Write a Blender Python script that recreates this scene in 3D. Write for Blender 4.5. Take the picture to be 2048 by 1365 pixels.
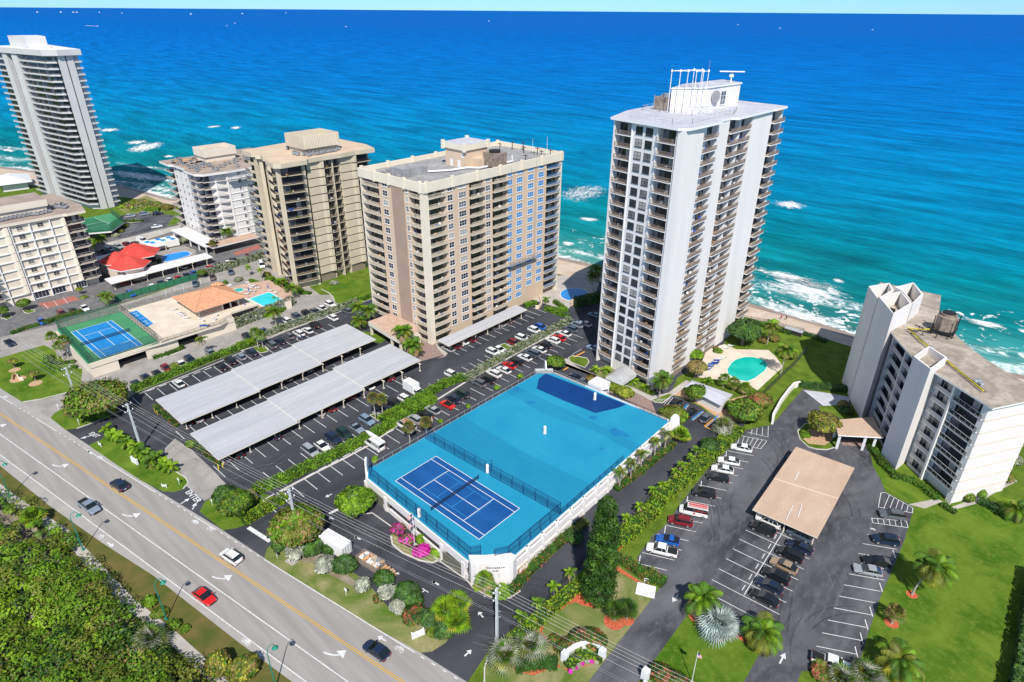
import bpy, bmesh, math, random
import numpy as np
from mathutils import Vector, Matrix
from mathutils.geometry import tessellate_polygon
R = math.radians
random.seed(7); rng = np.random.default_rng(11)
for o in list(bpy.data.objects): bpy.data.objects.remove(o)
sc = bpy.context.scene
# ------------------------------------------------------------------ camera
F, PITCH, ROLL, CH, YAW = 1280., R(27.3), R(.42), 88.5, R(42.0)
cp, sp = math.cos(PITCH), math.sin(PITCH)
cr, sr = math.cos(ROLL), math.sin(ROLL)
Zr = Matrix.Rotation(YAW, 3, 'Z')
_fw = Vector((0, cp, -sp)); _up = Vector((0, sp, cp)); _rt = Vector((1, 0, 0))
FW = Zr @ _fw; RT = Zr @ (cr*_rt + sr*_up); UP = Zr @ (-sr*_rt + cr*_up)
cam = bpy.data.cameras.new('camera'); co = bpy.data.objects.new('camera', cam); sc.collection.objects.link(co)
co.matrix_world = Matrix(((RT.x, UP.x, -FW.x, 0), (RT.y, UP.y, -FW.y, 0), (RT.z, UP.z, -FW.z, CH), (0, 0, 0, 1)))
cam.sensor_width = 36; cam.lens = F*36/2048; cam.clip_start = 1; cam.clip_end = 400000
sc.camera = co
sc.render.resolution_x = 1024; sc.render.resolution_y = 682
# ------------------------------------------------------------------ world, sun, exposure
SUN_AZ, SUN_EL = 133.0, 49.0
w = bpy.data.worlds.new('World'); sc.world = w; w.use_nodes = True
nt = w.node_tree; bg = nt.nodes['Background']
sky = nt.nodes.new('ShaderNodeTexSky'); sky.sky_type = 'NISHITA'; sky.sun_disc = False
sky.sun_elevation = R(SUN_EL); sky.sun_rotation = R(SUN_AZ); sky.air_density = 1.0; sky.dust_density = 0.0; sky.ozone_density = 2.5
tc = nt.nodes.new('ShaderNodeTexCoord'); sx = nt.nodes.new('ShaderNodeSeparateXYZ'); nt.links.new(tc.outputs['Generated'], sx.inputs[0])
rp_ = nt.nodes.new('ShaderNodeValToRGB'); nt.links.new(sx.outputs[2], rp_.inputs[0]); rp_.color_ramp.elements[0].color = (.33, .68, 1.75, 1); rp_.color_ramp.elements[0].position = .02; rp_.color_ramp.elements[1].color = (1.12, 1.0, .84, 1); rp_.color_ramp.elements[1].position = .30
tint = nt.nodes.new('ShaderNodeMixRGB'); tint.blend_type = 'MULTIPLY'; tint.inputs[0].default_value = 1
nt.links.new(rp_.outputs[0], tint.inputs[2]); nt.links.new(sky.outputs[0], tint.inputs[1]); nt.links.new(tint.outputs[0], bg.inputs[0]); bg.inputs[1].default_value = 0.095
sl = bpy.data.lights.new('sun', 'SUN'); sl.energy = 4.0; sl.angle = R(.5); sl.color = (1, .955, .89)
so = bpy.data.objects.new('sun', sl); sc.collection.objects.link(so)
e = R(SUN_EL); az = R(SUN_AZ)
so.rotation_euler = Vector((-math.sin(az)*math.cos(e), -math.cos(az)*math.cos(e), -math.sin(e))).to_track_quat('-Z', 'Y').to_euler()
sc.view_settings.view_transform = 'Standard'; sc.view_settings.look = 'None'; sc.view_settings.exposure = .45; sc.view_settings.gamma = 1
sc.render.engine = 'CYCLES'
sc.cycles.max_bounces = 4; sc.cycles.diffuse_bounces = 2; sc.cycles.glossy_bounces = 2; sc.cycles.transparent_max_bounces = 6
# ------------------------------------------------------------------ pixel -> point on the ground
VW = {'a1':(0,0,3.413),'a2':(300,200,3.413),'a3':(700,200,2.73),'a4':(1150,100,3.412),'a5':(1150,450,3.412),'a6':(1648,500,2.4825),'a7':(0,350,2.73),'a8':(250,550,3.413),
'b1':(700,600,2.926),'b2':(1300,700,3.033),'b3':(1250,1000,2.566),'b4':(700,900,2.935),'b5':(0,900,2.936),'b6':(350,800,3.033),'b7':(0,700,3.9),'b8':(0,340,4.549),
'c1':(480,560,6.827),'c2':(260,660,6.827),'c3':(580,740,6.827),'c4':(880,620,6.203),'c5':(300,480,6.827),'c6':(0,520,6.827),'c7':(180,400,6.827),'c8':(330,740,5.535),
'd1':(520,300,8.533),'d2':(490,1150,6.827),'d3':(500,1000,8.533),'d4':(1000,1000,6.827),'d5':(940,1180,5.689),'d6':(1300,1140,6.067),'f':(0,0,1.)}
def G(v, x, y, z=0.):
    ox, oy, s = VW[v]; x = ox+x/s; y = oy+y/s
    d = FW*F + RT*(x-1024) + UP*(682.5-y); t = (z-CH)/d.z
    return Vector((d.x*t, d.y*t, z))
def GP(v, pts, z=0.): return [G(v, a, b, z) for a, b in pts]
# ------------------------------------------------------------------ materials
M = {}
def mat(name, c1, c2=None, scale=1., rough=.7, metal=0., spec=.3, bump=0., bscale=None, detail=4., c3=None, contrast=(.35, .65), alpha=1., emis=None, warp=0., coord='w', stretch=None, coat=0.):
    m = bpy.data.materials.new(name); m.use_nodes = True; n = m.node_tree.nodes; l = m.node_tree.links
    b = n['Principled BSDF']
    b.inputs['Roughness'].default_value = rough; b.inputs['Metallic'].default_value = metal
    b.inputs['Specular IOR Level'].default_value = spec; b.inputs['Alpha'].default_value = alpha
    if coat: b.inputs['Coat Weight'].default_value = coat; b.inputs['Coat Roughness'].default_value = .05
    b.inputs['Base Color'].default_value = (*c1, 1)
    if coord == 'w': g = n.new('ShaderNodeNewGeometry').outputs['Position']
    else: g = n.new('ShaderNodeTexCoord').outputs['Object']
    if stretch:
        mp = n.new('ShaderNodeMapping'); mp.inputs['Scale'].default_value = stretch[:3]
        if len(stretch) > 3: mp.inputs['Rotation'].default_value = (0, 0, stretch[3])
        l.new(g, mp.inputs[0]); g = mp.outputs[0]
    if c2:
        t = n.new('ShaderNodeTexNoise'); t.inputs['Scale'].default_value = scale; t.inputs['Detail'].default_value = detail; t.inputs['Distortion'].default_value = warp
        l.new(g, t.inputs['Vector'])
        r = n.new('ShaderNodeValToRGB'); r.color_ramp.elements[0].position = contrast[0]; r.color_ramp.elements[1].position = contrast[1]
        r.color_ramp.elements[0].color = (*c1, 1); r.color_ramp.elements[1].color = (*c2, 1)
        l.new(t.outputs['Fac'], r.inputs[0]); src = r.outputs[0]
        if c3:
            t2 = n.new('ShaderNodeTexNoise'); t2.inputs['Scale'].default_value = scale*7.3; t2.inputs['Detail'].default_value = 8; t2.inputs['Roughness'].default_value = .7
            l.new(g, t2.inputs['Vector'])
            r2 = n.new('ShaderNodeValToRGB'); r2.color_ramp.elements[0].position = .48; r2.color_ramp.elements[1].position = .72
            l.new(t2.outputs['Fac'], r2.inputs[0])
            mx = n.new('ShaderNodeMixRGB'); mx.inputs[2].default_value = (*c3, 1); l.new(r2.outputs[0], mx.inputs[0]); l.new(src, mx.inputs[1]); src = mx.outputs[0]
        l.new(src, b.inputs['Base Color'])
    if bump:
        t3 = n.new('ShaderNodeTexNoise'); t3.inputs['Scale'].default_value = bscale or scale*4; t3.inputs['Detail'].default_value = 3; l.new(g, t3.inputs['Vector'])
        bp = n.new('ShaderNodeBump'); bp.inputs['Strength'].default_value = bump; bp.inputs['Distance'].default_value = .1
        l.new(t3.outputs['Fac'], bp.inputs['Height']); l.new(bp.outputs[0], b.inputs['Normal'])
    M[name] = m; return m
# ground
mat('grass', (.060, .115, .008), (.125, .195, .018), .35, .9, spec=.1, bump=.7, bscale=3., c3=(.17, .205, .045))
mat('grass_rich', (.050, .122, .007), (.135, .205, .022), .14, .9, spec=.1, bump=.7, bscale=3., c3=(.145, .205, .03), warp=1.)
mat('grass_dry', (.085, .150, .018), (.30, .265, .13), .16, .9, spec=.1, bump=.7, bscale=3., c3=(.17, .20, .06), warp=1.)
mat('verge', (.075, .10, .018), (.16, .125, .045), .3, .9, spec=.1, bump=.7, bscale=3., c3=(.11, .10, .035))
mat('dirt', (.20, .16, .11), (.33, .28, .21), .5, .9, c3=(.12, .14, .05))
mat('asphalt', (.036, .038, .047), (.080, .082, .097), .10, .85, spec=.2, c3=(.056, .058, .070), contrast=(.36, .74), warp=1., detail=9, stretch=(1.2, .5, 1, R(5)))
mat('asphalt_new', (.045, .046, .056), (.145, .145, .160), .075, .8, spec=.2, c3=(.135, .136, .155), contrast=(.38, .70), warp=1.2, detail=9, stretch=(1.3, .55, 1, R(18)))
mat('asphalt_old', (.13, .125, .13), (.20, .195, .195), .2, .85, spec=.2, c3=(.09, .09, .10), warp=2.)
mat('road', (.275, .258, .243), (.345, .325, .307), .5, .85, spec=.2, c3=(.295, .278, .262), stretch=(.12, 1.6, 1, R(-9.6)), contrast=(.36, .66), detail=8)
mat('shoulder', (.335, .317, .30), (.39, .37, .35), .4, .85, spec=.2, c3=(.33, .32, .31))
mat('concrete', (.40, .37, .33), (.50, .465, .42), .3, .85, spec=.2, c3=(.36, .33, .30))
mat('drive_concrete', (.27, .25, .235), (.37, .345, .32), .25, .85, spec=.2, c3=(.31, .29, .27), warp=1.)
mat('paver_pink', (.26, .185, .165), (.33, .24, .21), 1.2, .85, spec=.2, c3=(.22, .15, .14))
mat('paver_red', (.32, .10, .08), (.42, .17, .14), 1., .85, spec=.2, c3=(.3, .14, .12))
mat('pool_deck', (.60, .51, .41), (.70, .61, .50), .3, .85, spec=.2)
mat('deck_brown', (.45, .30, .22), (.56, .40, .31), .5, .85, spec=.2)
mat('sand', (.50, .385, .30), (.62, .50, .40), .12, .95, spec=.1, c3=(.44, .335, .26), warp=1.)
mat('wet_sand', (.27, .21, .17), (.36, .28, .23), .1, .6, spec=.3)
mat('mulch', (.42, .085, .04), (.60, .16, .085), 2.5, .95, spec=.05, bump=.5, bscale=9)
mat('mulch_tan', (.42, .26, .15), (.55, .38, .24), 2., .95, spec=.05)
mat('paint_white', (.72, .72, .72), (.56, .56, .57), 1.6, .7, spec=.2)
mat('paint_yellow', (.62, .35, .035), (.52, .32, .08), 1.2, .7, spec=.2)
mat('paint_orange', (.65, .30, .04), None, rough=.7)
mat('paint_blue', (.03, .25, .60), None, rough=.7)
mat('kerb', (.62, .58, .54), (.50, .47, .44), .6, .8, spec=.2)
mat('skid', (.025, .025, .028), rough=.8, alpha=.22); mat('scuff', (.30, .30, .32), rough=.8, alpha=.16); mat('glass_blind', (.42, .40, .37), (.30, .29, .27), .9, .5)
# courts
mat('deck_blue', (.013, .245, .415), (.020, .285, .455), .07, .6, spec=.2, warp=1.5, detail=7, c3=(.015, .255, .425))
mat('deck_tone', (.012, .215, .385), (.016, .24, .41), .3, .6, spec=.2, alpha=.14, detail=7); mat('deck_shadow', (.002, .040, .175), (.003, .048, .195), .2, .6, spec=.2)
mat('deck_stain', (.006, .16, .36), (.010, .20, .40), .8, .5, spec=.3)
mat('court_blue', (.008, .075, .26), (.012, .095, .30), .3, .55, spec=.25)
mat('court_green', (.060, .24, .115), (.075, .285, .135), .2, .7, spec=.2)
mat('court_green_dark', (.03, .15, .085), (.035, .19, .10), .2, .7, spec=.2)
mat('court_sky', (.015, .20, .52), (.02, .23, .56), .3, .6, spec=.2)
mat('line', (.78, .78, .78)); mat('line_cyan', (.05, .40, .68)); mat('navy', (.008, .035, .12), rough=.5)
mat('mesh_navy', (.01, .07, .20), rough=.8, alpha=.28); mat('mesh_green', (.015, .10, .06), rough=.9, alpha=.55); mat('mesh_dark', (.05, .06, .06), rough=.9, alpha=.3)
mat('net', (.012, .04, .10), rough=.9, alpha=.65)
# buildings
mat('white_wall', (.79, .755, .725), (.69, .655, .63), .22, .8, spec=.2, detail=8, c3=(.75, .715, .685), stretch=(1.6, 1.6, .12), contrast=(.4, .85))
mat('white_trim', (.82, .81, .80), rough=.6); mat('cream_wall', (.74, .62, .47), (.68, .57, .43), .15, .85, spec=.2)
mat('peach_wall', (.66, .505, .365), (.61, .465, .335), .15, .85, spec=.2, c3=(.63, .49, .37), stretch=(1, 1, .3)); mat('cream_trim', (.78, .70, .56), (.72, .64, .51), .3, .8)
mat('brown_panel', (.40, .29, .225), (.36, .26, .20), .3, .85, c3=(.38, .26, .20)); mat('olive_wall', (.61, .535, .40), (.54, .475, .355), .2, .85, spec=.2)
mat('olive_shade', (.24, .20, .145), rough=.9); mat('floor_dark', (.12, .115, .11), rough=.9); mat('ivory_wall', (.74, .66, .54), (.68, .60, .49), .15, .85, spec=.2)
mat('offwhite', (.76, .73, .69), (.70, .675, .64), .2, .8, spec=.2, c3=(.72, .69, .655)); mat('tower_grey', (.60, .585, .57), (.55, .54, .53), .15, .8, spec=.2)
mat('glass', (.012, .018, .028), rough=.12, spec=.6, c2=(.03, .04, .055), scale=.35); mat('glass_green', (.020, .045, .032), rough=.15, spec=.6, c2=(.035, .075, .045), scale=.4)
mat('glass_curtain', (.20, .21, .22), rough=.25, spec=.5, c2=(.08, .09, .10), scale=.8)
mat('film_blue', (.02, .19, .46), (.05, .26, .55), .5, .4, spec=.4); mat('tarp', (.008, .20, .66), (.02, .30, .78), .4, .5, spec=.4, bump=.6, bscale=1.5)
mat('dark_frame', (.035, .033, .035), rough=.5); mat('rail_brown', (.24, .19, .165), rough=.6); mat('rail_white', (.70, .69, .67), rough=.5); mat('rail_grey', (.42, .43, .45), rough=.5)
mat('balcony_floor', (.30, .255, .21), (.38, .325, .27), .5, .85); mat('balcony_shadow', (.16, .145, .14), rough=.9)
mat('roof_grey', (.27, .265, .27), (.40, .395, .40), .18, .9, spec=.15, c3=(.22, .215, .22), warp=2.); mat('roof_lilac', (.46, .46, .52), (.56, .56, .61), .10, .7, spec=.3, c3=(.42, .42, .47), warp=2.5)
mat('roof_gravel', (.30, .26, .22), (.47, .41, .35), .14, .95, spec=.1, c3=(.24, .20, .165), warp=2.); mat('roof_sand', (.54, .41, .29), (.62, .49, .36), .2, .9)
mat('roof_brown', (.32, .255, .215), (.42, .345, .29), .2, .95, c3=(.25, .20, .17)); mat('roof_white', (.74, .74, .75), (.66, .66, .67), .2, .7)
mat('metal_roof', (.43, .435, .46), (.50, .505, .53), .3, .55, spec=.3, stretch=(2.5, .12, 1), c3=(.36, .365, .385)); mat('tan_roof', (.50, .355, .26), (.57, .42, .315), .3, .7, stretch=(1.2, .5, 1), c3=(.46, .325, .24))
mat('red_roof', (.56, .055, .04), (.64, .085, .065), .3, .6, c3=(.52, .05, .04)); mat('steel', (.42, .43, .44), rough=.4, metal=.5); mat('galv', (.33, .35, .37), rough=.45, metal=.4, c2=(.45, .46, .48), scale=1.)
mat('rust_steel', (.18, .14, .11), (.33, .27, .22), 1., .8); mat('dark', (.02, .02, .022), rough=.7); mat('wood', (.55, .30, .13), (.62, .38, .2), 2, .7)
mat('olive_metal', (.16, .16, .12), rough=.6); mat('sign_grey', (.045, .05, .06), rough=.6)
# water, plants, vehicles
mat('pool_teal', (.0, .40, .32), (.02, .50, .42), .2, .12, spec=.5, bump=.15, bscale=1.5); mat('pool_cyan', (.02, .56, .62), (.04, .66, .72), .3, .12, spec=.5, bump=.15, bscale=1.5); mat('pool_blue', (.02, .19, .55), (.03, .24, .62), .3, .12, spec=.5, bump=.1, bscale=1.5)
mat('bark', (.19, .16, .13), (.27, .235, .20), 3, .9, c3=(.14, .12, .10)); mat('bark_pale', (.36, .32, .27), (.44, .40, .35), 3, .9, c3=(.28, .25, .22)); mat('pole_concrete', (.56, .58, .58), (.48, .50, .51), 1.2, .8, c3=(.60, .62, .62)); mat('pole_green', (.02, .22, .15), rough=.4)
def leafmat(name, c, v=.35, rough=.55):
    m = mat(name, tuple(x*(1-v) for x in c), tuple(min(1, x*(1+v)) for x in c), .55, rough, spec=.25, detail=2.)
    b = m.node_tree.nodes['Principled BSDF']
    return m
for nm, c in dict(leaf_mid=(.060, .135, .012), leaf_dark=(.026, .070, .010), leaf_bright=(.115, .22, .010), leaf_lime=(.175, .29, .012), leaf_olive=(.13, .15, .018), leaf_yellow=(.30, .29, .03), leaf_brown=(.20, .14, .05),
    leaf_grey=(.36, .37, .29), leaf_sage=(.20, .225, .155), leaf_silver=(.42, .48, .45), leaf_silver2=(.26, .34, .32), leaf_blue=(.06, .12, .04), leaf_tan=(.34, .235, .11), leaf_red=(.30, .09, .05), leaf_pink=(.62, .035, .38), leaf_magenta=(.36, .015, .16), leaf_gold=(.50, .42, .03)).items(): leafmat(nm, c)
mat('tyre', (.015, .015, .016), rough=.8); mat('rim', (.45, .46, .48), rough=.35, metal=.6); mat('car_glass', (.010, .014, .018), rough=.06, spec=.8); mat('lamp_white', (.75, .78, .80), rough=.15); mat('lamp_red', (.42, .01, .01), rough=.3); mat('trim_black', (.02, .02, .02), rough=.5)
CARCOL = dict(white=(.80, .80, .79), black=(.012, .013, .016), navy=(.012, .022, .055), grey=(.16, .18, .20), silver=(.46, .48, .50), red=(.62, .012, .015), maroon=(.20, .010, .018), blue=(.012, .10, .42), slate=(.07, .10, .14), beige=(.48, .34, .22), green=(.012, .035, .03), lightblue=(.28, .38, .50), silverblue=(.30, .36, .44), brown=(.10, .065, .055))
for k, c in CARCOL.items(): mat('car_'+k, c, rough=.3, metal=.35 if k in ('silver', 'grey', 'silverblue', 'lightblue', 'beige') else 0., spec=.5, coat=.6)
mat('cushion_blue', (.03, .10, .42), rough=.8); mat('plastic_white', (.78, .78, .78), rough=.5); mat('cardboard', (.46, .33, .21), rough=.9, c2=(.55, .41, .28), scale=2)
# ------------------------------------------------------------------ mesh builder
class MB:
    def __init__(s): s.v = []; s.f = []; s.m = []; s.names = []
    def mi(s, n):
        if n not in s.names: s.names.append(n)
        return s.names.index(n)
    def add(s, vs, fs, m):
        b = len(s.v); s.v.extend(tuple(v) for v in vs); k = s.mi(m)
        for f in fs: s.f.append(tuple(b+i for i in f)); s.m.append(k)
    def box(s, x0, x1, y0, y1, z0, z1, m, top=None):
        vs = [(x0,y0,z0),(x1,y0,z0),(x1,y1,z0),(x0,y1,z0),(x0,y0,z1),(x1,y0,z1),(x1,y1,z1),(x0,y1,z1)]
        s.add(vs, [(0,3,2,1),(0,1,5,4),(1,2,6,5),(2,3,7,6),(3,0,4,7)]+([] if top else [(4,5,6,7)]), m)
        if top: s.add(vs, [(4,5,6,7)], top)
        return s
    def obox(s, p, th, x0, x1, y0, y1, z0, z1, m, top=None):   # box in a frame at p turned by th
        t = MB().box(x0, x1, y0, y1, z0, z1, m, top); s.merge(t, Matrix.Translation(Vector((p[0], p[1], 0))) @ Matrix.Rotation(th, 4, 'Z')); return s
    def prism(s, poly, z0, z1, m, top=None, bottom=False):
        n = len(poly); A = sum(poly[i][0]*poly[(i+1) % n][1]-poly[(i+1) % n][0]*poly[i][1] for i in range(n))
        P = list(poly) if A > 0 else list(poly)[::-1]
        vs = [(p[0], p[1], z0) for p in P]+[(p[0], p[1], z1) for p in P]
        s.add(vs, [(i, (i+1) % n, n+(i+1) % n, n+i) for i in range(n)], m)
        tri = tessellate_polygon([[Vector((p[0], p[1], 0)) for p in P]])
        tt = []
        for a, b, c in tri:
            cr_ = (P[b][0]-P[a][0])*(P[c][1]-P[a][1])-(P[b][1]-P[a][1])*(P[c][0]-P[a][0])
            tt.append((a, b, c) if cr_ > 0 else (a, c, b))
        s.add([(p[0], p[1], z1) for p in P], tt, top or m)
        if bottom: s.add([(p[0], p[1], z0) for p in P], [t[::-1] for t in tt], m)
        return s
    def flat(s, poly, z, m):
        P = list(poly); tri = tessellate_polygon([[Vector((p[0], p[1], 0)) for p in P]]); tt = []
        for a, b, c in tri:
            cr_ = (P[b][0]-P[a][0])*(P[c][1]-P[a][1])-(P[b][1]-P[a][1])*(P[c][0]-P[a][0])
            tt.append((a, b, c) if cr_ > 0 else (a, c, b))
        s.add([(p[0], p[1], z) for p in P], tt, m); return s
    def tube(s, p0, p1, r0, r1=None, m='steel', n=6, cap=True):
        p0 = Vector(p0); p1 = Vector(p1); r1 = r0 if r1 is None else r1; d = (p1-p0).normalized()
        a = d.orthogonal().normalized(); b = d.cross(a); vs = []
        for p, r in ((p0, r0), (p1, r1)):
            for i in range(n): t = 2*math.pi*i/n; vs.append(p+a*(math.cos(t)*r)+b*(math.sin(t)*r))
        fs = [(i, (i+1) % n, n+(i+1) % n, n+i) for i in range(n)]
        if cap: fs += [tuple(range(n))[::-1], tuple(range(n, 2*n))]
        s.add(vs, fs, m); return s
    def path(s, pts, rs, m, n=6):
        pts = [Vector(p) for p in pts]; vs = []; a = None
        for i, p in enumerate(pts):
            d = (pts[min(i+1, len(pts)-1)]-pts[max(i-1, 0)]).normalized()
            a = d.orthogonal().normalized() if a is None else (a-d*a.dot(d)).normalized()
            b = d.cross(a); r = rs[i] if isinstance(rs, (list, tuple)) else rs
            for k in range(n): t = 2*math.pi*k/n; vs.append(p+a*(math.cos(t)*r)+b*(math.sin(t)*r))
        fs = [(i*n+k, i*n+(k+1) % n, (i+1)*n+(k+1) % n, (i+1)*n+k) for i in range(len(pts)-1) for k in range(n)]
        fs += [tuple(range(n))[::-1], tuple(range((len(pts)-1)*n, len(pts)*n))]
        s.add(vs, fs, m); return s
    def lathe(s, prof, m, n=12, c=(0, 0)):
        vs = []
        for r, z in prof:
            for k in range(n): t = 2*math.pi*k/n; vs.append((c[0]+r*math.cos(t), c[1]+r*math.sin(t), z))
        fs = [(i*n+k, i*n+(k+1) % n, (i+1)*n+(k+1) % n, (i+1)*n+k) for i in range(len(prof)-1) for k in range(n)]
        fs += [tuple(range(n))[::-1], tuple(range((len(prof)-1)*n, len(prof)*n))]
        s.add(vs, fs, m); return s
    def merge(s, o, mtx=None):
        b = len(s.v); mp = [s.mi(n) for n in o.names]
        if mtx is None: s.v.extend(o.v)
        else:
            A = np.array(mtx); V = np.array(o.v)
            if len(V): s.v.extend(map(tuple, V @ A[:3, :3].T + A[:3, 3]))
        s.f.extend(tuple(b+i for i in f) for f in o.f); s.m.extend(mp[k] for k in o.m); return s
    def mesh(s, name, smooth=False):
        me = bpy.data.meshes.new(name); me.from_pydata(s.v, [], s.f)
        for n in s.names: me.materials.append(M[n])
        me.polygons.foreach_set('material_index', s.m)
        if smooth: me.polygons.foreach_set('use_smooth', [True]*len(s.f))
        me.update(); return me
LK = sc.collection.objects.link
def tag(o, label=None, cat=None, group=None, kind=None):
    if label: o['label'] = label
    if cat: o['category'] = cat
    if group: o['group'] = group
    if kind: o['kind'] = kind
    return o
def empty(name, loc, rz=0): o = bpy.data.objects.new(name, None); o.location = loc; o.rotation_euler = (0, 0, rz); o.empty_display_size = .5; LK(o); return o
def obj(name, mb, parent=None, loc=None, smooth=False, rz=0, me=None, off=None):
    if me is None:
        if off is not None: t = MB(); t.merge(mb, Matrix.Translation(-Vector(off))); mb = t
        me = mb.mesh(name, smooth)
    o = bpy.data.objects.new(name, me); LK(o)
    if parent is not None: o.parent = parent
    if loc is not None: o.location = loc
    if rz: o.rotation_euler = (0, 0, rz)
    return o
def struct(name, mb): return tag(obj(name, mb), kind='structure')
def single(name, mb, loc, label, cat, group=None, smooth=False):        # one-mesh thing, mesh given in world coordinates
    return tag(obj(name, mb, loc=loc, off=loc, smooth=smooth), label, cat, group)
CAMP = Vector((0, 0, CH))
def many(root, name, mb, places, childs=(), limit=100, smooth=False):
    """places: (point, angle); nearest `limit` as parts, the rest as one stuff part"""
    off = root.location; places = sorted(places, key=lambda q: (Vector(q[0])-CAMP).length)
    me = mb.mesh(name, smooth); cms = [(cn, cm.mesh(cn)) for cn, cm in childs]; out = []
    for p, a in places[:limit]:
        o = obj(name, None, root, Vector(p)-off, rz=a, me=me); out.append(o)
        for cn, cme in cms: obj(cn, None, o, me=cme)
    rest = places[limit:]
    if rest:
        big = MB()
        for p, a in rest:
            X = Matrix.Translation(Vector(p)-off) @ Matrix.Rotation(a, 4, 'Z'); big.merge(mb, X)
            for cn, cm in childs: big.merge(cm, X)
        tag(obj(name, big, root), kind='stuff')
    return out
# ------------------------------------------------------------------ the setting: sea, beach, ground
def PP(*segs, z=0.): return [(p.x, p.y) for v, pts in segs for p in GP(v, pts, z)]
WLm = [G('f', *p) for p in [(150, 352), (246, 371), (293, 384), (335, 396)]]
WLr = [G('f', *p) for p in [(1114, 513), (1150, 521), (1195, 530)]]+[G('f', *p) for p in [(1495, 605), (1560, 622), (1630, 642), (1704, 669), (1850, 702), (2000, 738), (2048, 756)]]
WL = [(-1500, -240), (-900, -45), (-560, 66)]+[(p.x, p.y) for p in WLm]+[(-300, 148), (-225, 174)]+[(p.x, p.y) for p in WLr]+[(60, 236), (400, 380)]
INr = [G('f', *p) for p in [(1110, 548), (1195, 563)]]+[G('f', *p) for p in [(1490, 634), (1551, 651), (1648, 676), (1702, 694), (1760, 718), (2048, 800)]]
IN = [(-1500, -262), (-900, -66), (-560, 45)]+[(p.x, p.y) for p in GP('f', [(150, 385), (257, 396), (350, 413)])]+[(-300, 136), (-225, 160)]+[(p.x, p.y) for p in INr]+[(60, 214), (400, 358)]
g = MB(); g.flat([(-1500, -400), (400, -400)]+IN[::-1], 0, 'grass'); struct('ground', g)
# beach: slopes from the land down under the water
b = MB()
def strip(A, B, za, zb, m, mb, N=60):
    def res(L):
        L = [Vector((p[0], p[1])) for p in L]; d = [0]
        for i in range(1, len(L)): d.append(d[-1]+(L[i]-L[i-1]).length)
        out = []
        for k in range(N+1):
            t = d[-1]*k/N; i = min(max(1, next((j for j in range(len(d)) if d[j] >= t-1e-6), len(d)-1)), len(d)-1)
            u = (t-d[i-1])/(d[i]-d[i-1]); out.append(L[i-1].lerp(L[i], u))
        return out
    a = [min(range(len(A)), key=lambda i: 0)]
    X = [A[i] for i in range(len(A))]
    a = res(A)
    bb = []
    for p in a:   # nearest point of B
        best = None
        for i in range(len(B)-1):
            q0 = Vector(B[i][:2]); q1 = Vector(B[i+1][:2]); dd = q1-q0; t = max(0, min(1, (p-q0).dot(dd)/dd.dot(dd))); q = q0+dd*t
            if best is None or (q-p).length < best[0]: best = ((q-p).length, q)
        bb.append(best[1])
    vs = [(p.x, p.y, za) for p in a]+[(p.x, p.y, zb) for p in bb]; n = len(a)
    mb.add(vs, [(i, i+1, n+i+1, n+i) for i in range(n-1)], m)
WL8 = [(p[0]-.9, p[1]+2.6) for p in WL]; WLd = [(p[0]-6, p[1]+18) for p in WL]; WLi = [(p[0]+1, p[1]-3) for p in WL]
strip(WLi, IN, -.15, .05, 'sand', b, 160); strip(WLi, WL8, -.15, -.36, 'wet_sand', b, 160); strip(WL8, WLd, -.36, -1.4, 'wet_sand', b, 160)
# skirt under the land edge
struct('beach', b)
# sea
m = bpy.data.materials.new('sea_water'); m.use_nodes = True; n = m.node_tree.nodes; l = m.node_tree.links; M['sea'] = m
bs = n['Principled BSDF']; bs.inputs['Roughness'].default_value = .22; bs.inputs['Specular IOR Level'].default_value = .015
geo = n.new('ShaderNodeNewGeometry'); sep = n.new('ShaderNodeSeparateXYZ'); l.new(geo.outputs['Position'], sep.inputs[0])
def mth(op, a, b_=None, c=None, clamp=False):
    q = n.new('ShaderNodeMath'); q.operation = op; q.use_clamp = clamp
    for i, x in enumerate((a, b_, c)):
        if x is None: continue
        if isinstance(x, (int, float)): q.inputs[i].default_value = x
        else: l.new(x, q.inputs[i])
    return q.outputs[0]
def mrange(x, a, b_, c, d):
    q = n.new('ShaderNodeMapRange'); l.new(x, q.inputs[0]); q.clamp = True
    for i, v in enumerate((a, b_, c, d)): q.inputs[i+1].default_value = v
    return q.outputs[0]
def noise(sc_, det=3, dist=0., vec=None, out='Fac'):
    q = n.new('ShaderNodeTexNoise'); q.inputs['Scale'].default_value = sc_; q.inputs['Detail'].default_value = det; q.inputs['Distortion'].default_value = dist
    l.new(vec or geo.outputs['Position'], q.inputs['Vector']); return q.outputs[out]
ys1 = mrange(sep.outputs[0], -3000, -150, -730, 197); ys2 = mrange(sep.outputs[0], -40, 400, 0, 178); ysh = mth('ADD', ys1, ys2)
d0 = mth('MULTIPLY', mth('SUBTRACT', sep.outputs[1], ysh), .965)
wn = mth('MULTIPLY', mth('SUBTRACT', noise(.006, 4), .5), 130); wn2 = mth('MULTIPLY', mth('SUBTRACT', noise(.03, 3), .5), 34)
dn = mth('ADD', mth('ADD', d0, mth('MULTIPLY', wn, mrange(d0, 20, 250, .15, 1))), mth('MULTIPLY', wn2, mrange(d0, 5, 80, .2, 1)))
t = mth('POWER', mth('DIVIDE', mth('MAXIMUM', dn, 0), 4000), .5, clamp=True)
ramp = n.new('ShaderNodeValToRGB'); l.new(t, ramp.inputs[0]); cr_ = ramp.color_ramp
stops = [(0, (.14, .33, .30)), (.05, (.04, .25, .24)), (.09, (.004, .20, .215)), (.14, (.0, .195, .25)), (.20, (.0, .198, .355)), (.28, (.0, .185, .42)), (.36, (.0, .155, .44)), (.52, (.0, .138, .46)), (.75, (.0, .118, .43)), (1, (.003, .112, .42))]
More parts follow.
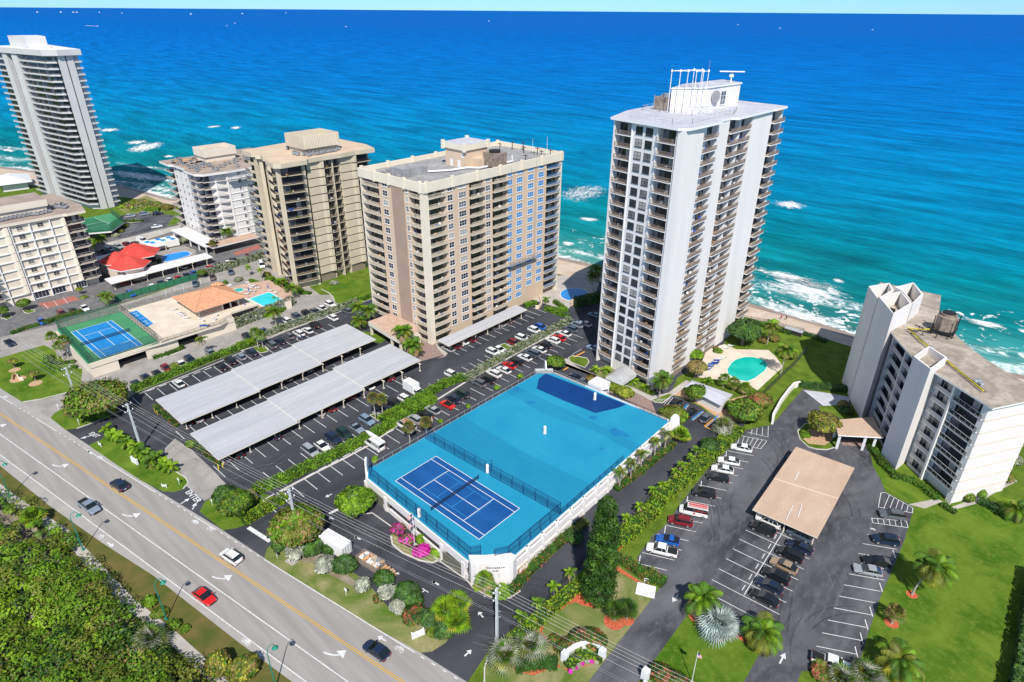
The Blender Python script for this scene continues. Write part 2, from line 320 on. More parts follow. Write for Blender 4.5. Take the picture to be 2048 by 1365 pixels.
cr_.elements[0].position = 0; cr_.elements[0].color = (*stops[0][1], 1); cr_.elements[1].position = 1; cr_.elements[1].color = (*stops[-1][1], 1)
for p_, c_ in stops[1:-1]: q = cr_.elements.new(p_); q.color = (*c_, 1)
# ripple streaks, dark reef patches
mp = n.new('ShaderNodeMapping'); mp.inputs['Rotation'].default_value = (0, 0, R(-14)); mp.inputs['Rotation'].default_value = (0, 0, R(-32)); mp.inputs['Scale'].default_value = (.3, 1.7, 1); l.new(geo.outputs['Position'], mp.inputs[0])
st = noise(.05, 7, .6, mp.outputs[0]); st2 = noise(.45, 3, .3, mp.outputs[0]); reef = noise(.014, 5, 1.2)
v1 = mth('MULTIPLY', mrange(st, .34, .66, .68, 1.22), mrange(st2, .34, .66, .80, 1.18)); v1 = mth('MULTIPLY', v1, mrange(mth('MULTIPLY', reef, mrange(d0, 60, 260, 1., .72)), .52, .68, 1, .74))
hs = n.new('ShaderNodeHueSaturation'); l.new(ramp.outputs[0], hs.inputs['Color']); l.new(v1, hs.inputs['Value'])
# foam near the shore: bands broken by noise
fn = noise(.22, 8, 1.6); fb = noise(.028, 4, .8)
band = mth('MULTIPLY', mrange(d0, 0, 4, 1, .55), mrange(d0, 5, 58, 1, 0)); fm = mrange(mth('ADD', mth('MULTIPLY', fn, .62), mth('ADD', mth('MULTIPLY', fb, .5), mth('MULTIPLY', band, .24))), .735, .80, 0, 1)
fm = mth('MULTIPLY', fm, mrange(d0, 40, 75, 1, 0)); edge = mrange(mth('ADD', d0, mth('MULTIPLY', fn, 6)), 3.5, 5.5, .85, 0); fm = mth('MAXIMUM', fm, mth('MULTIPLY', edge, mrange(noise(.5, 4), .40, .58, .25, 1)))
crn = mth('MULTIPLY', mth('SUBTRACT', noise(.02, 4, .5), .5), 26); fine = mrange(noise(.35, 8, 1.2), .40, .62, 0, 1); gate = noise(.012, 3)
for kk, ww, lo in ((9, 1.6, .42), (25, 2.2, .50), (44, 1.5, .56)):
    dist_ = mth('ABSOLUTE', mth('SUBTRACT', mth('ADD', d0, crn), kk)); fm = mth('MAXIMUM', fm, mth('MULTIPLY', mth('MULTIPLY', mrange(dist_, ww*.4, ww*2.2, 1, 0), fine), mrange(gate, lo, lo+.06, 0, 1)))
mx = n.new('ShaderNodeMixRGB'); mx.inputs[2].default_value = (.74, .80, .80, 1); l.new(fm, mx.inputs[0]); l.new(hs.outputs[0], mx.inputs[1]); l.new(mx.outputs[0], bs.inputs['Base Color'])
l.new(mth('ADD', mth('MULTIPLY', fm, .6), .22), bs.inputs['Roughness'])
bp = n.new('ShaderNodeBump'); bp.inputs['Strength'].default_value = .55; bp.inputs['Distance'].default_value = .5
df = n.new('ShaderNodeBsdfDiffuse'); gl_ = n.new('ShaderNodeBsdfGlossy'); gl_.inputs['Roughness'].default_value = .25; ms = n.new('ShaderNodeMixShader'); ms.inputs[0].default_value = .022
l.new(mx.outputs[0], df.inputs['Color']); l.new(bp.outputs[0], df.inputs['Normal']); l.new(bp.outputs[0], gl_.inputs['Normal']); l.new(df.outputs[0], ms.inputs[1]); l.new(gl_.outputs[0], ms.inputs[2]); l.new(ms.outputs[0], n['Material Output'].inputs['Surface'])
h = mth('ADD', mth('MULTIPLY', noise(.11, 5, .8, mp.outputs[0]), 1.6), mth('MULTIPLY', noise(.7, 3, .4, mp.outputs[0]), .35)); l.new(h, bp.inputs['Height']); l.new(bp.outputs[0], bs.inputs['Normal'])
s = MB(); s.flat([(-4000, -900), (-1500, -280)]+[(p[0]+2, p[1]-5) for p in WL[1:-1]]+[(800, 520), (60000, 20000), (300000, 300000), (-300000, 300000), (-300000, -60000), (-60000, -20000)], -.28, 'sea'); struct('sea', s)
# whitecaps: broken foam on breaking waves, each a low ragged sheet riding on the water
def foam(poly, dens=1.):
    P = [Vector(p[:2]) for p in poly]; c = sum(P, Vector((0, 0)))/len(P); A = np.array([[q.x-c.x, q.y-c.y] for q in P]); ev, V = np.linalg.eigh(A.T @ A); ax = V[:, 1]; th = math.atan2(ax[1], ax[0])
    u = A @ ax; v_ = A @ np.array([-ax[1], ax[0]]); hx = (u.max()-u.min())*.62; hy = max(1.2, (v_.max()-v_.min())*.62); mb = MB(); n_ = 12
    mb.add([((2*i/n_-1)*hx, (j*2-1)*hy+.18*hy*math.sin(i*.9), 0) for i in range(n_+1) for j in (0, 1)], [(2*i, 2*i+2, 2*i+3, 2*i+1) for i in range(n_)], 'foam_soft' if dens > .2 else 'foam_thin')
    return obj('surf_foam', mb, loc=(c.x, c.y, -.235), rz=th)
def foammat(nm_, lo, hi):
    m = mat(nm_, (.80, .83, .83), rough=.9, spec=.05); n = m.node_tree.nodes; l = m.node_tree.links; tc = n.new('ShaderNodeTexCoord'); g = n.new('ShaderNodeNewGeometry')
    def M_(op, a, b=None):
        q = n.new('ShaderNodeMath'); q.operation = op
        for i, x in enumerate((a, b)):
            if x is None: continue
            if isinstance(x, (int, float)): q.inputs[i].default_value = x
            else: l.new(x, q.inputs[i])
        return q.outputs[0]
    sp_ = n.new('ShaderNodeSeparateXYZ'); l.new(tc.outputs['Generated'], sp_.inputs[0]); cx = M_('MULTIPLY', M_('SUBTRACT', sp_.outputs[0], .5), 2.); cy = M_('MULTIPLY', M_('SUBTRACT', sp_.outputs[1], .5), 2.)
    r = M_('ADD', M_('POWER', M_('ABSOLUTE', cx), 2.4), M_('POWER', M_('ABSOLUTE', cy), 2.)); mp = n.new('ShaderNodeMapping'); mp.inputs['Scale'].default_value = (.16, .55, 1); l.new(tc.outputs['Object'], mp.inputs[0])
    t1 = n.new('ShaderNodeTexNoise'); t1.inputs['Scale'].default_value = 1.; t1.inputs['Detail'].default_value = 10; t1.inputs['Roughness'].default_value = .68; t1.inputs['Distortion'].default_value = 1.2; l.new(mp.outputs[0], t1.inputs['Vector'])
    v = M_('SUBTRACT', M_('ADD', t1.outputs['Fac'], .22), M_('MULTIPLY', r, .42)); q = n.new('ShaderNodeMapRange'); l.new(v, q.inputs[0]); q.inputs[1].default_value = lo; q.inputs[2].default_value = hi; l.new(q.outputs[0], n['Principled BSDF'].inputs['Alpha'])
foammat('foam_soft', .555, .72); foammat('foam_thin', .60, .85)
mat('foam', (.80, .83, .83), rough=.9, spec=.1)
for pts, dn_, lab in [
    (('f', [(1543, 401), (1575, 400), (1617, 412), (1600, 417), (1560, 414)]), 1.2, 'bright crest'), (('f', [(1530, 560), (1575, 548), (1650, 560), (1700, 590), (1690, 608), (1620, 600), (1550, 578)]), .35, 'surf'),
    (('f', [(1500, 536), (1560, 540), (1640, 562), (1630, 570), (1540, 552)]), .5, 'x'), (('f', [(1515, 610), (1600, 618), (1700, 650), (1700, 662), (1610, 640), (1500, 606)]), .5, 'x'),
    (('f', [(250, 300), (300, 282), (338, 283), (300, 303), (262, 303)]), .25, 'x'), (('f', [(253, 283), (292, 279), (290, 288), (256, 287)]), .4, 'x'), (('f', [(205, 256), (242, 259), (205, 264)]), .4, 'x'),
    (('f', [(417, 252), (447, 251), (420, 256)]), .4, 'x'), (('f', [(461, 253), (483, 253), (470, 259)]), .3, 'x'), (('f', [(328, 310), (352, 312), (330, 315)]), .4, 'x'),
    (('f', [(230, 340), (300, 350), (335, 356), (320, 362), (240, 356)]), .35, 'x'), (('f', [(0, 296), (30, 300), (28, 304), (0, 300)]), .4, 'x'), (('f', [(1155, 433), (1200, 436), (1190, 443), (1160, 440)]), .6, 'x'),
    (('f', [(1120, 384), (1150, 370), (1215, 368), (1218, 388), (1160, 402), (1130, 400)]), .10, 'x'), (('f', [(1920, 634), (1990, 644), (2012, 656), (1960, 652)]), .8, 'x'), (('f', [(2030, 655), (2060, 662), (2055, 668)]), .8, 'x'),
    (('f', [(1118, 484), (1150, 484), (1140, 492)]), .5, 'x'), (('f', [(1660, 555), (1690, 562), (1680, 566)]), .8, 'x')]:
    P = [(p.x, p.y) for p in GP(*pts)]; tag(foam(P, dn_), kind='stuff')
# ------------------------------------------------------------------ flat ground sheets
SHN = [0]
def sheet(name, poly, z, m): SHN[0] += 1; mb = MB(); mb.flat(poly, z+SHN[0]*.00012, m); return struct(name, mb)
def kerb(pts, w=.22, h=.13, m='kerb', closed=False, z=0.):
    P = [Vector((p[0], p[1])) for p in pts]; P = P+[P[0]] if closed else P; mb = MB()
    L = []; Rr = []
    for i, p in enumerate(P):
        if closed and i in (0, len(P)-1): d = (P[1]-P[0]).normalized()+(P[-1]-P[-2]).normalized()
        else: d = (P[min(i+1, len(P)-1)]-P[max(i-1, 0)])
        d.normalize(); nn = Vector((-d.y, d.x))*w/2; L.append(p+nn); Rr.append(p-nn)
    n_ = len(P); vs = [(q.x, q.y, z) for q in L]+[(q.x, q.y, z+h) for q in L]+[(q.x, q.y, z+h) for q in Rr]+[(q.x, q.y, z) for q in Rr]
    for k in range(3): mb.add(vs, [(k*n_+i, k*n_+i+1, (k+1)*n_+i+1, (k+1)*n_+i) for i in range(n_-1)], m)
    mb.add(vs, [(0, n_, 2*n_, 3*n_), (n_-1, 4*n_-1, 3*n_-1, 2*n_-1)], m)
    return struct('kerb', mb)
def extend(p, q, x):   # the point on line pq at world x
    t = (x-p.x)/(q.x-p.x); return Vector((x, p.y+(q.y-p.y)*t, 0))
e0, e1 = G('f', 0, 777), G('f', 841, 1306); w0, w1 = G('f', 0, 932), G('f', 477, 1285)
EW = [extend(e0, e1, -600)]+GP('f', [(0, 777), (46, 805), (100, 836), (131, 860), (177, 891), (318, 983), (444, 1060), (528, 1116), (578, 1150), (732, 1240), (790, 1275), (841, 1306)])+[extend(e0, e1, 60)]
WW = [extend(w0, w1, -600)]+GP('f', [(0, 932), (99, 1012), (204, 1086), (307, 1152), (385, 1213), (477, 1285)])+[extend(w0, w1, 60)]
XY = lambda L: [(p.x, p.y) for p in L]
sheet('road_shoulder', XY(WW)+XY(EW)[::-1], .010, 'shoulder')
a0, a1 = G('f', 0, 793), G('f', 739, 1250); c0, c1 = G('f', 0, 910), G('f', 500, 1281); y0, y1 = G('f', 0, 828), G('f', 806, 1365); t0, t1 = G('f', 0, 869), G('f', 500, 1225)
sheet('road', [tuple(extend(c0, c1, -600)[:2]), tuple(extend(c0, c1, 60)[:2]), tuple(extend(a0, a1, 60)[:2]), tuple(extend(a0, a1, -600)[:2])], .014, 'road')
sheet('parking_lot', PP(('f', [(131, 860), (190, 835), (275, 786), (500, 694), (735, 596), (765, 632), (1110, 572), (1200, 560), (1480, 655), (1430, 740), (1470, 800), (1490, 850), (1465, 880), (1330, 985), (1280, 1035), (1100, 1200), (985, 1290), (935, 1365), (841, 1306), (732, 1240), (578, 1150), (528, 1116), (444, 1060), (318, 983), (177, 891)])), .006, 'asphalt')
sheet('parking_lot', PP(('b2', [(560, 490), (740, 455), (930, 235), (1010, 255), (1210, 290), (1230, 450), (1300, 560), (1325, 590), (1340, 650), (1400, 790), (1430, 865), (1570, 935), (1605, 965)]), ('b3', [(1440, 190), (1385, 330), (1310, 500), (1240, 710), (1190, 885), (1100, 935), (960, 880), (905, 880)]), ('f', [(1590, 1380), (1480, 1380)]), ('d6', [(1330, 1010), (1230, 920), (470, 520), (0, 1170)]), ('f', [(1265, 1380), (1165, 1380)]), ('d5', [(2048, 130)]), ('b3', [(165, 470), (195, 410), (85, 355), (60, 300)]), ('b2', [(0, 1140), (90, 1060), (180, 930), (290, 790), (400, 640)])), .006, 'asphalt_new')
sheet('driveway', PP(('f', [(0, 675), (110, 650), (300, 590), (394, 556), (540, 512), (600, 560), (640, 590), (752, 592), (735, 598), (500, 694), (275, 784), (190, 835), (101, 838), (46, 807), (0, 777)])), .010, 'drive_concrete')
sheet('parking_lot', PP(('f', [(0, 675), (110, 650), (300, 588), (394, 553), (545, 508), (520, 450), (330, 430), (200, 440), (180, 560), (0, 600)])), .0065, 'asphalt_old')
sheet('parking_lot', PP(('c7', [(380, 530), (500, 330), (440, 280), (400, 215), (620, 190), (960, 185), (1140, 215), (1040, 365), (560, 500)])), .013, 'asphalt_new')
sheet('path', PP(('c7', [(190, 640), (210, 590), (1230, 345), (1250, 395), (780, 540), (700, 600), (330, 690)])), .016, 'concrete')
sheet('pool_terrace', PP(('c7', [(850, 760), (1000, 660), (1240, 610), (1450, 690), (1440, 780), (900, 900), (820, 860)])), .016, 'drive_concrete')
sheet('driveway', PP(('c8', [(0, 870), (110, 760), (300, 890), (520, 1100), (670, 1260), (650, 1330)]), ('b5', [(1310, 250), (1200, 300), (1090, 210), (960, 180)])), .012, 'drive_concrete')
sheet('driveway', PP(('c4', [(0, 470), (95, 550), (60, 585), (-40, 610)]), ('b1', [(560, 320), (400, 365), (380, 330), (420, 220), (440, 210)])), .016, 'paver_pink')
sheet('path', PP(('c4', [(0, 470), (95, 540), (60, 575), (-30, 480), (-60, 400)])), .020, 'concrete')
# paths and drive by the white tower
sheet('path', PP(('c4', [(1495, 640), (1530, 610), (1580, 605), (1640, 660), (1760, 740), (2047, 850), (2047, 885), (1880, 830), (1700, 765), (1560, 710), (1510, 680)]), ('a5', [(395, 1110), (525, 1170), (640, 1145), (680, 1160), (600, 1195), (520, 1200), (380, 1135), (330, 1100)])), .016, 'concrete')
sheet('driveway', PP(('a5', [(160, 1045), (250, 1080), (390, 1130), (520, 1200), (560, 1300), (430, 1240), (300, 1170), (130, 1100)])), .014, 'paver_pink')
sheet('pool_terrace', PP(('a5', [(880, 900), (900, 850), (1020, 815), (1100, 850), (1320, 855), (1370, 900), (1420, 970), (1245, 1130), (1180, 1090), (1000, 1060), (830, 1040)])), .020, 'pool_deck')
sheet('lawn', PP(('a5', [(1020, 815), (1040, 640), (1180, 640), (1470, 740), (1640, 760), (1600, 800), (1530, 930), (1260, 1150), (1245, 1130), (1420, 970), (1370, 900), (1320, 855), (1100, 850)])), .012, 'grass')
sheet('terrace', PP(('a3', [(1130, 960), (1270, 950), (1360, 1000), (1340, 1060), (1200, 1130), (1190, 1150), (1050, 1110), (960, 1080), (1040, 1000)])), .012, 'concrete')
# lawns
sheet('lawn', PP(('a5', [(650, 1165), (700, 1040), (790, 1000), (830, 1040), (1000, 1060), (1245, 1140), (1330, 1230), (1180, 1365), (960, 1320), (850, 1240), (720, 1175)])), .017, 'grass')
sheet('mulch_bed', PP(('a5', [(660, 1160), (720, 1170), (860, 1235), (980, 1320), (1160, 1350), (1280, 1240), (1230, 1150), (1100, 1180), (930, 1230), (800, 1150), (740, 1120)])), .022, 'mulch_tan')
sheet('path', PP(('a5', [(640, 1145), (700, 1100), (760, 1060), (790, 1075), (720, 1130), (680, 1165)])), .024, 'concrete')
sheet('mulch_bed', PP(('a5', [(90, 985), (230, 960), (390, 1020), (520, 1120), (560, 1150), (525, 1168), (395, 1108), (160, 1030)])), .017, 'grass_dry')
sheet('lawn', PP(('a7', [(0, 1000), (240, 930), (300, 960), (380, 1050), (450, 1060), (440, 1150), (385, 1185), (250, 1225), (125, 1243), (0, 1165)])), .016, 'grass_rich')
sheet('lawn', PP(('b7', [(395, 530), (430, 490), (560, 420), (740, 460), (960, 470), (760, 560), (620, 610), (510, 625)])), .016, 'grass_rich')
sheet('lawn', PP(('b7', [(690, 745), (790, 700), (850, 650), (960, 690), (1100, 760), (1390, 940), (1460, 1010), (1470, 1040), (1440, 1085), (1360, 1110), (1270, 1105), (1100, 1020), (900, 890)])), .016, 'grass_rich')
sheet('lawn', PP(('b6', [(150, 680), (180, 620), (290, 560), (500, 560), (640, 600), (440, 755), (370, 780), (290, 790)])), .016, 'grass_rich')
sheet('lawn', PP(('b6', [(540, 960), (560, 900), (620, 850), (900, 940), (1150, 1090), (1330, 1300)]), ('b4', [(300, 880), (600, 1080), (560, 1135), (480, 1185), (415, 1192), (0, 965)])), .016, 'grass_dry')
sheet('lawn', PP(('b4', [(235, 500), (260, 490), (340, 570), (560, 620), (545, 650), (480, 665), (400, 650), (280, 590), (240, 530)])), .016, 'grass_dry')
sheet('lawn', PP(('b4', [(690, 770), (740, 770), (830, 840), (980, 800), (1000, 830), (940, 870), (860, 880), (790, 850), (720, 810)])), .016, 'grass_dry')
sheet('lawn', PP(('c1', [(1100, 135), (1400, 0), (1850, 0), (1870, 240), (1370, 350), (1290, 290), (1270, 240), (1200, 170)])), .016, 'grass_rich')
sheet('lawn', PP(('c1', [(1670, 700), (1880, 740), (2010, 800), (1920, 870), (1780, 840)])), .016, 'grass_rich')
for s_ in ([('c1', [(160, 930), (300, 880), (390, 950), (380, 980), (280, 1005)])], [('c1', [(370, 680), (520, 610), (620, 620), (430, 710)])], [('c3', [(1090, 620), (1190, 590), (1330, 640), (1200, 700)])], [('c4', [(740, 440), (800, 420), (860, 440), (960, 490), (840, 510)])],
           [('a5', [(525, 1195), (640, 1150), (665, 1165), (600, 1215), (540, 1212)])], [('c6', [(20, 770), (130, 745), (160, 785), (100, 820), (20, 800)])], [('c6', [(310, 690), (480, 680), (480, 705), (400, 735), (340, 725)])], [('c4', [(1590, 600), (1640, 570), (1820, 600), (1850, 650), (1800, 720), (1620, 650)])]):
    P = PP(*s_); sheet('lawn', P, .018, 'grass'); kerb(P, closed=True)
P = PP(('c7', [(440, 290), (640, 265), (740, 290), (560, 320)])); sheet('lawn', P, .018, 'grass'); kerb(P, closed=True)
sheet('lawn', PP(('c7', [(1050, 355), (1150, 235), (1260, 250), (1240, 330)])), .018, 'grass'); sheet('dune_vegetation', PP(('c7', [(390, 130), (400, 60), (640, 0), (760, -60), (1000, 40), (1170, 95), (1180, 160), (960, 190), (500, 190)])), .012, 'grass_dry')
# right lot surroundings
sheet('lawn', PP(('b2', [(570, 480), (680, 270), (900, 0), (960, 0), (1200, 0), (1210, 260), (930, 235), (740, 455)])), .012, 'grass')
sheet('lawn', PP(('b2', [(0, 1140), (0, 1060), (180, 860), (400, 640), (560, 490), (400, 660), (290, 800), (180, 940), (90, 1070)])), .016, 'grass')
sheet('driveway', PP(('b2', [(930, 245), (1030, 255), (1210, 285), (1200, 350), (1050, 340)])), .014, 'roof_lilac')
P = PP(('b2', [(1020, 345), (1190, 330), (1230, 430), (1190, 435), (1130, 400), (1040, 375)])); sheet('lawn', P, .016, 'grass')
IS = PP(('b2', [(895, 495), (910, 545), (960, 590), (1010, 604), (1075, 607), (1130, 590), (1155, 555), (1120, 470), (1050, 440), (940, 450)])); sheet('lawn', IS, .016, 'grass'); kerb(IS, closed=True)
sheet('mulch_bed', PP(('b2', [(930, 540), (960, 570), (1060, 580), (1110, 545), (1100, 500), (960, 480)])), .022, 'mulch_tan')
sheet('driveway', PP(('b2', [(1150, 545), (1290, 560), (1320, 590), (1170, 580)])), .014, 'paver_pink')
sheet('lawn', PP(('b2', [(1340, 600), (1380, 580), (1500, 730), (1640, 830), (1740, 900), (1660, 925), (1600, 935), (1430, 865), (1400, 790), (1350, 700)])), .016, 'grass_rich')
sheet('lawn', PP(('b3', [(1480, 50), (1600, 20), (1900, 20), (2100, 60), (2100, 960), (1190, 960), (1190, 885), (1240, 710), (1310, 500), (1385, 330), (1440, 190)])), .016, 'grass_rich')
P = PP(('b2', [(1600, 940), (1640, 960), (1800, 910), (1750, 905)]), ('a6', [(430, 1270), (560, 1240), (680, 1290), (860, 1200), (840, 1180), (660, 1260), (600, 1265), (500, 1285)])); sheet('path', PP(('a6', [(420, 1265), (500, 1285), (590, 1250), (620, 1260), (650, 1290), (760, 1260), (860, 1200), (960, 1150), (940, 1130), (840, 1180), (740, 1240), (640, 1275), (560, 1235), (430, 1262)])), .020, 'concrete')
sheet('lawn', PP(('d6', [(470, 525), (1230, 925), (1330, 1015), (1100, 1400), (-60, 1400), (0, 1175)])), .016, 'grass_rich')
sheet('lawn', PP(('b3', [(905, 885), (950, 880), (1100, 937), (1180, 960), (880, 960)])), .016, 'grass')
sheet('lawn', PP(('d4', [(1500, 830), (2047, 1180)]), ('d5', [(2048, 60), (2040, 140), (1340, 1052), (170, 1052), (170, 850), (230, 740), (500, 500), (740, 430), (1050, 230), (1200, 30)])), .016, 'grass_dry')
sheet('lawn', PP(('d4', [(1530, 700), (2047, 120), (2200, 100), (2048, 560), (1810, 820), (1640, 720)])), .016, 'grass')
# mulch beds
for s_ in ([('d5', [(1170, 30), (1250, 10), (1330, 120), (1420, 140), (1480, 180), (1400, 205), (1280, 180), (1200, 140), (1100, 180), (1010, 250), (1060, 180)])], [('d5', [(740, 430), (840, 405), (820, 480), (900, 595), (730, 490)])],
           [('d5', [(600, 760), (800, 705), (900, 745), (990, 830), (1030, 880), (900, 905), (720, 975), (500, 920), (490, 880)])], [('d4', [(1500, 860), (1560, 880), (1960, 1150), (1930, 1160), (1530, 930)])], [('d4', [(1590, 700), (1650, 650), (1700, 620), (1620, 715)])],
           [('d6', [(520, 560), (650, 600), (600, 640), (530, 600)])], [('d6', [(930, 720), (1000, 740), (1370, 950), (1330, 1010), (1230, 920), (1000, 800)])], [('d5', [(1040, 860), (1100, 920), (1480, 830), (1520, 770), (1530, 740), (1470, 830), (1100, 900)])]):
    sheet('mulch_bed', PP(*s_), .024, 'mulch')
def disc(c, r, m='mulch', z=.024): sheet('mulch_bed', [(c.x+r*math.cos(i*.45), c.y+r*math.sin(i*.45)) for i in range(14)], z, m)
for v, x, y, r in [('d5', 1640, 360, 1.7), ('d5', 1780, 335, 1.3), ('d6', 812, 790, 1.3), ('b3', 1472, 487, .9), ('b3', 1367, 632, 1.1), ('d6', 560, 560, 1.3)]: disc(G(v, x, y), r)
for v, x, y, r in [('b7', 115, 158, 1.4), ('b7', 278, 262, 1.6), ('b7', 140, 230, 1.9)]: disc(G(v, x, y), r, 'mulch_tan')
sheet('mulch_bed', PP(('d3', [(380, 690), (560, 680), (620, 860), (900, 1060), (1100, 1080), (1300, 1250), (1600, 1400), (1900, 1560), (1800, 1400), (1500, 1100), (1200, 900), (900, 700), (600, 560)])), .022, 'dirt')
sheet('mulch_bed', PP(('c7', [(400, 1120), (600, 1060), (660, 1110), (560, 1170), (430, 1180)])), .022, 'paver_red'); sheet('driveway', PP(('c6', [(510, 600), (740, 560), (1000, 490), (1090, 545), (850, 610), (640, 665)])), .014, 'paver_red')
sheet('driveway', PP(('c5', [(1130, 180), (1480, 60), (1540, 110), (1180, 215)])), .014, 'paver_red')
# preserve side: verge, footpath
sheet('verge', XY([extend(w0, w1, -600)+Vector((0, -14, 0))])+XY([extend(w0, w1, 60)+Vector((0, -14, 0))])+XY(WW)[::-1], .005, 'verge')
FPc = GP('f', [(-60, 935), (40, 1010), (130, 1068), (215, 1160), (262, 1210), (310, 1247), (345, 1275), (405, 1330), (480, 1400)]); FPd = Vector((-.55, .83, 0))
sheet('path', XY([p+FPd*1.0 for p in FPc])+XY([p-FPd*1.0 for p in FPc])[::-1], .012, 'concrete')
sheet('thicket_floor', XY([p-FPd*2 for p in FPc])+[(-40, -20), (-200, -60), (-300, -30)], .008, 'dirt')
# ------------------------------------------------------------------ road markings
mk = MB(); Z1 = .040
def pline(p, q, w, m='paint_white', z=Z1, mb=None):
    z += random.uniform(0, .003); mb = mb or mk; p = Vector(p[:2]); q = Vector(q[:2]); d = (q-p).normalized(); nn = Vector((-d.y, d.x))*w/2
    mb.add([(*(p-nn), z), (*(q-nn), z), (*(q+nn), z), (*(p+nn), z)], [(0, 1, 2, 3)], m)
X1 = 50
pline(extend(c0, c1, -500), extend(c0, c1, X1), .17); pline(extend(t0, t1, -500), extend(t0, t1, X1), .17)
nrm = Vector((-(y1-y0).y, (y1-y0).x, 0)).normalized()
for s_ in (-.16, .16): pline(extend(y0, y1, -500)+nrm*s_, extend(y0, y1, X1)+nrm*s_, .15, 'paint_yellow')
ed = (a1-a0).normalized()
def onl(px_, py_): p = G('f', px_, py_); return a0+ed*((p-a0).dot(ed))
for a, b_ in [((-200, 660), (26, 809)), ((73, 841), (110, 865)), ((164, 902), (300, 992)), ((375, 1042), (419, 1070)), ((520, 1135), (739, 1250)), ((739, 1250), (817, 1321))]: pline(onl(*a), onl(*b_), .17)
for a, b_ in [((26, 809), (73, 841)), ((110, 865), (164, 902)), ((300, 992), (375, 1042)), ((419, 1070), (520, 1135)), ((817, 1321), (930, 1390))]:
    p, q = onl(*a), onl(*b_); L = (q-p).length; k = 1.2
    while k < L-.8: pline(p+ed*k, p+ed*(k+.7), .17); k += 2.1
rd = (c1-c0).normalized(); rn = Vector((-rd.y, rd.x, 0))
def turn_arrow(p, s=1.):
    P = []; n_ = 8
    for i in range(n_+1): t = i/n_; P.append(p+rd*(s*(2.6*t-1.3))+rn*(s*(1.0*t*t-.5)))
    for i in range(n_): pline(P[i], P[i+1], .28*s)
    tip = P[-1]+rd*.3*s+rn*1.25*s; mk.add([tuple(tip+Vector((0, 0, Z1+.002))), tuple(P[-1]+rd*1.0*s-rn*.15*s+Vector((0, 0, Z1+.002))), tuple(P[-1]-rd*.95*s+rn*.25*s+Vector((0, 0, Z1+.002)))], [(0, 2, 1)], 'paint_white')
for v, x, y in [('b7', 450, 903), ('b7', 1000, 1290), ('b5', 1285, 750), ('d2', 1180, 1075), ('b7', -30, 590)]: turn_arrow(G(v, x, y), .95)
def arrow(p, q, w=.18, hw=.42, z=Z1):
    p = Vector(p[:2]); q = Vector(q[:2]); d = (q-p).normalized(); nn = Vector((-d.y, d.x)); L = (q-p).length; h = p+d*(L*.55)
    pline(p, h, w, z=z); mk.add([(*(h+nn*hw), z+.001), (*(h-nn*hw), z+.001), (*q, z+.001)], [(0, 1, 2)], 'paint_white')
for v, a, b_ in [('d2', (1925, 905), (1810, 840)), ('d2', (170, 1060), (245, 1110)), ('b7', (715, 810), (680, 792)), ('b5', (630, 545), (668, 570)), ('b5', (540, 25), (515, 8)), ('b5', (1165, 432), (1135, 415)), ('b7', (60, 375), (30, 362)), ('b5', (1062, 318), (1115, 285)), ('b5', (1130, 352), (1150, 312)), ('b7', (720, 668), (625, 695)),
                 ('b4', (522, 795), (480, 770)), ('b4', (62, 528), (25, 508)), ('b4', (782, 985), (752, 950)), ('b4', (672, 1212), (714, 1175)), ('b6', (600, 768), (560, 788)), ('b6', (952, 572), (912, 592)), ('b6', (1125, 848), (1090, 828)), ('b6', (1600, 1122), (1560, 1100)), ('b6', (962, 725), (930, 715)), ('d6', (340, 300), (270, 395)), ('d6', (1572, 1140), (1640, 1010))]:
    arrow(G(v, *a), G(v, *b_), .26, .5)
def bicycle(p, s=1.):
    def ring(c, r): 
        for i in range(10): a, b_ = i*math.pi/5, (i+1)*math.pi/5; pline(c+(rd*math.cos(a)+rn*math.sin(a))*r, c+(rd*math.cos(b_)+rn*math.sin(b_))*r, .11)
    ring(p-rd*.55*s, .36*s); ring(p+rd*.55*s, .36*s)
    for a, b_ in [((-.55, 0), (-.1, .5)), ((-.1, .5), (.4, .5)), ((.4, .5), (.55, 0)), ((-.1, .5), (.05, 0)), ((.05, 0), (.4, .5)), ((-.2, .62), (.0, .62)), ((.35, .65), (.55, .65))]: pline(p+(rd*a[0]+rn*a[1])*s, p+(rd*b_[0]+rn*b_[1])*s, .11)
for v, x, y in [('b5', 590, 510), ('d2', 20, 925), ('b7', 775, 845), ('b7', 1520, 1345), ('b6', 215, 785), ('b4', 290, 1172), ('b5', 585, 48), ('b5', 1440, 1125)]: bicycle(G(v, x, y), .85)
for v, (a, b_) in [('c4', ((1345, 550), (1490, 620))), ('b6', ((645, 555), (700, 540))), ('b4', ((245, 745), (285, 722)))]: pline(G(v, *a), G(v, *b_), .3)
pline(G('b6', 445, 775), G('b6', 578, 860), .8, 'paint_white'); pline(G('b6', 935, 692), G('b6', 998, 660), .6)
for a, b_ in [((400, 855), (440, 825)), ((440, 825), (460, 838)), ((440, 825), (425, 815)), ((250, 745), (275, 722)), ((260, 718), (290, 732))]: pline(G('b4', *a), G('b4', *b_), .16)
for v, a, b_ in [('c4', (1660, 590), (1795, 520)), ('c4', (1530, 750), (1590, 715))]: pline(G(v, *a), G(v, *b_), .5, 'paint_orange')
pline(G('c4', 1640, 555), G('c4', 1760, 490), .14)
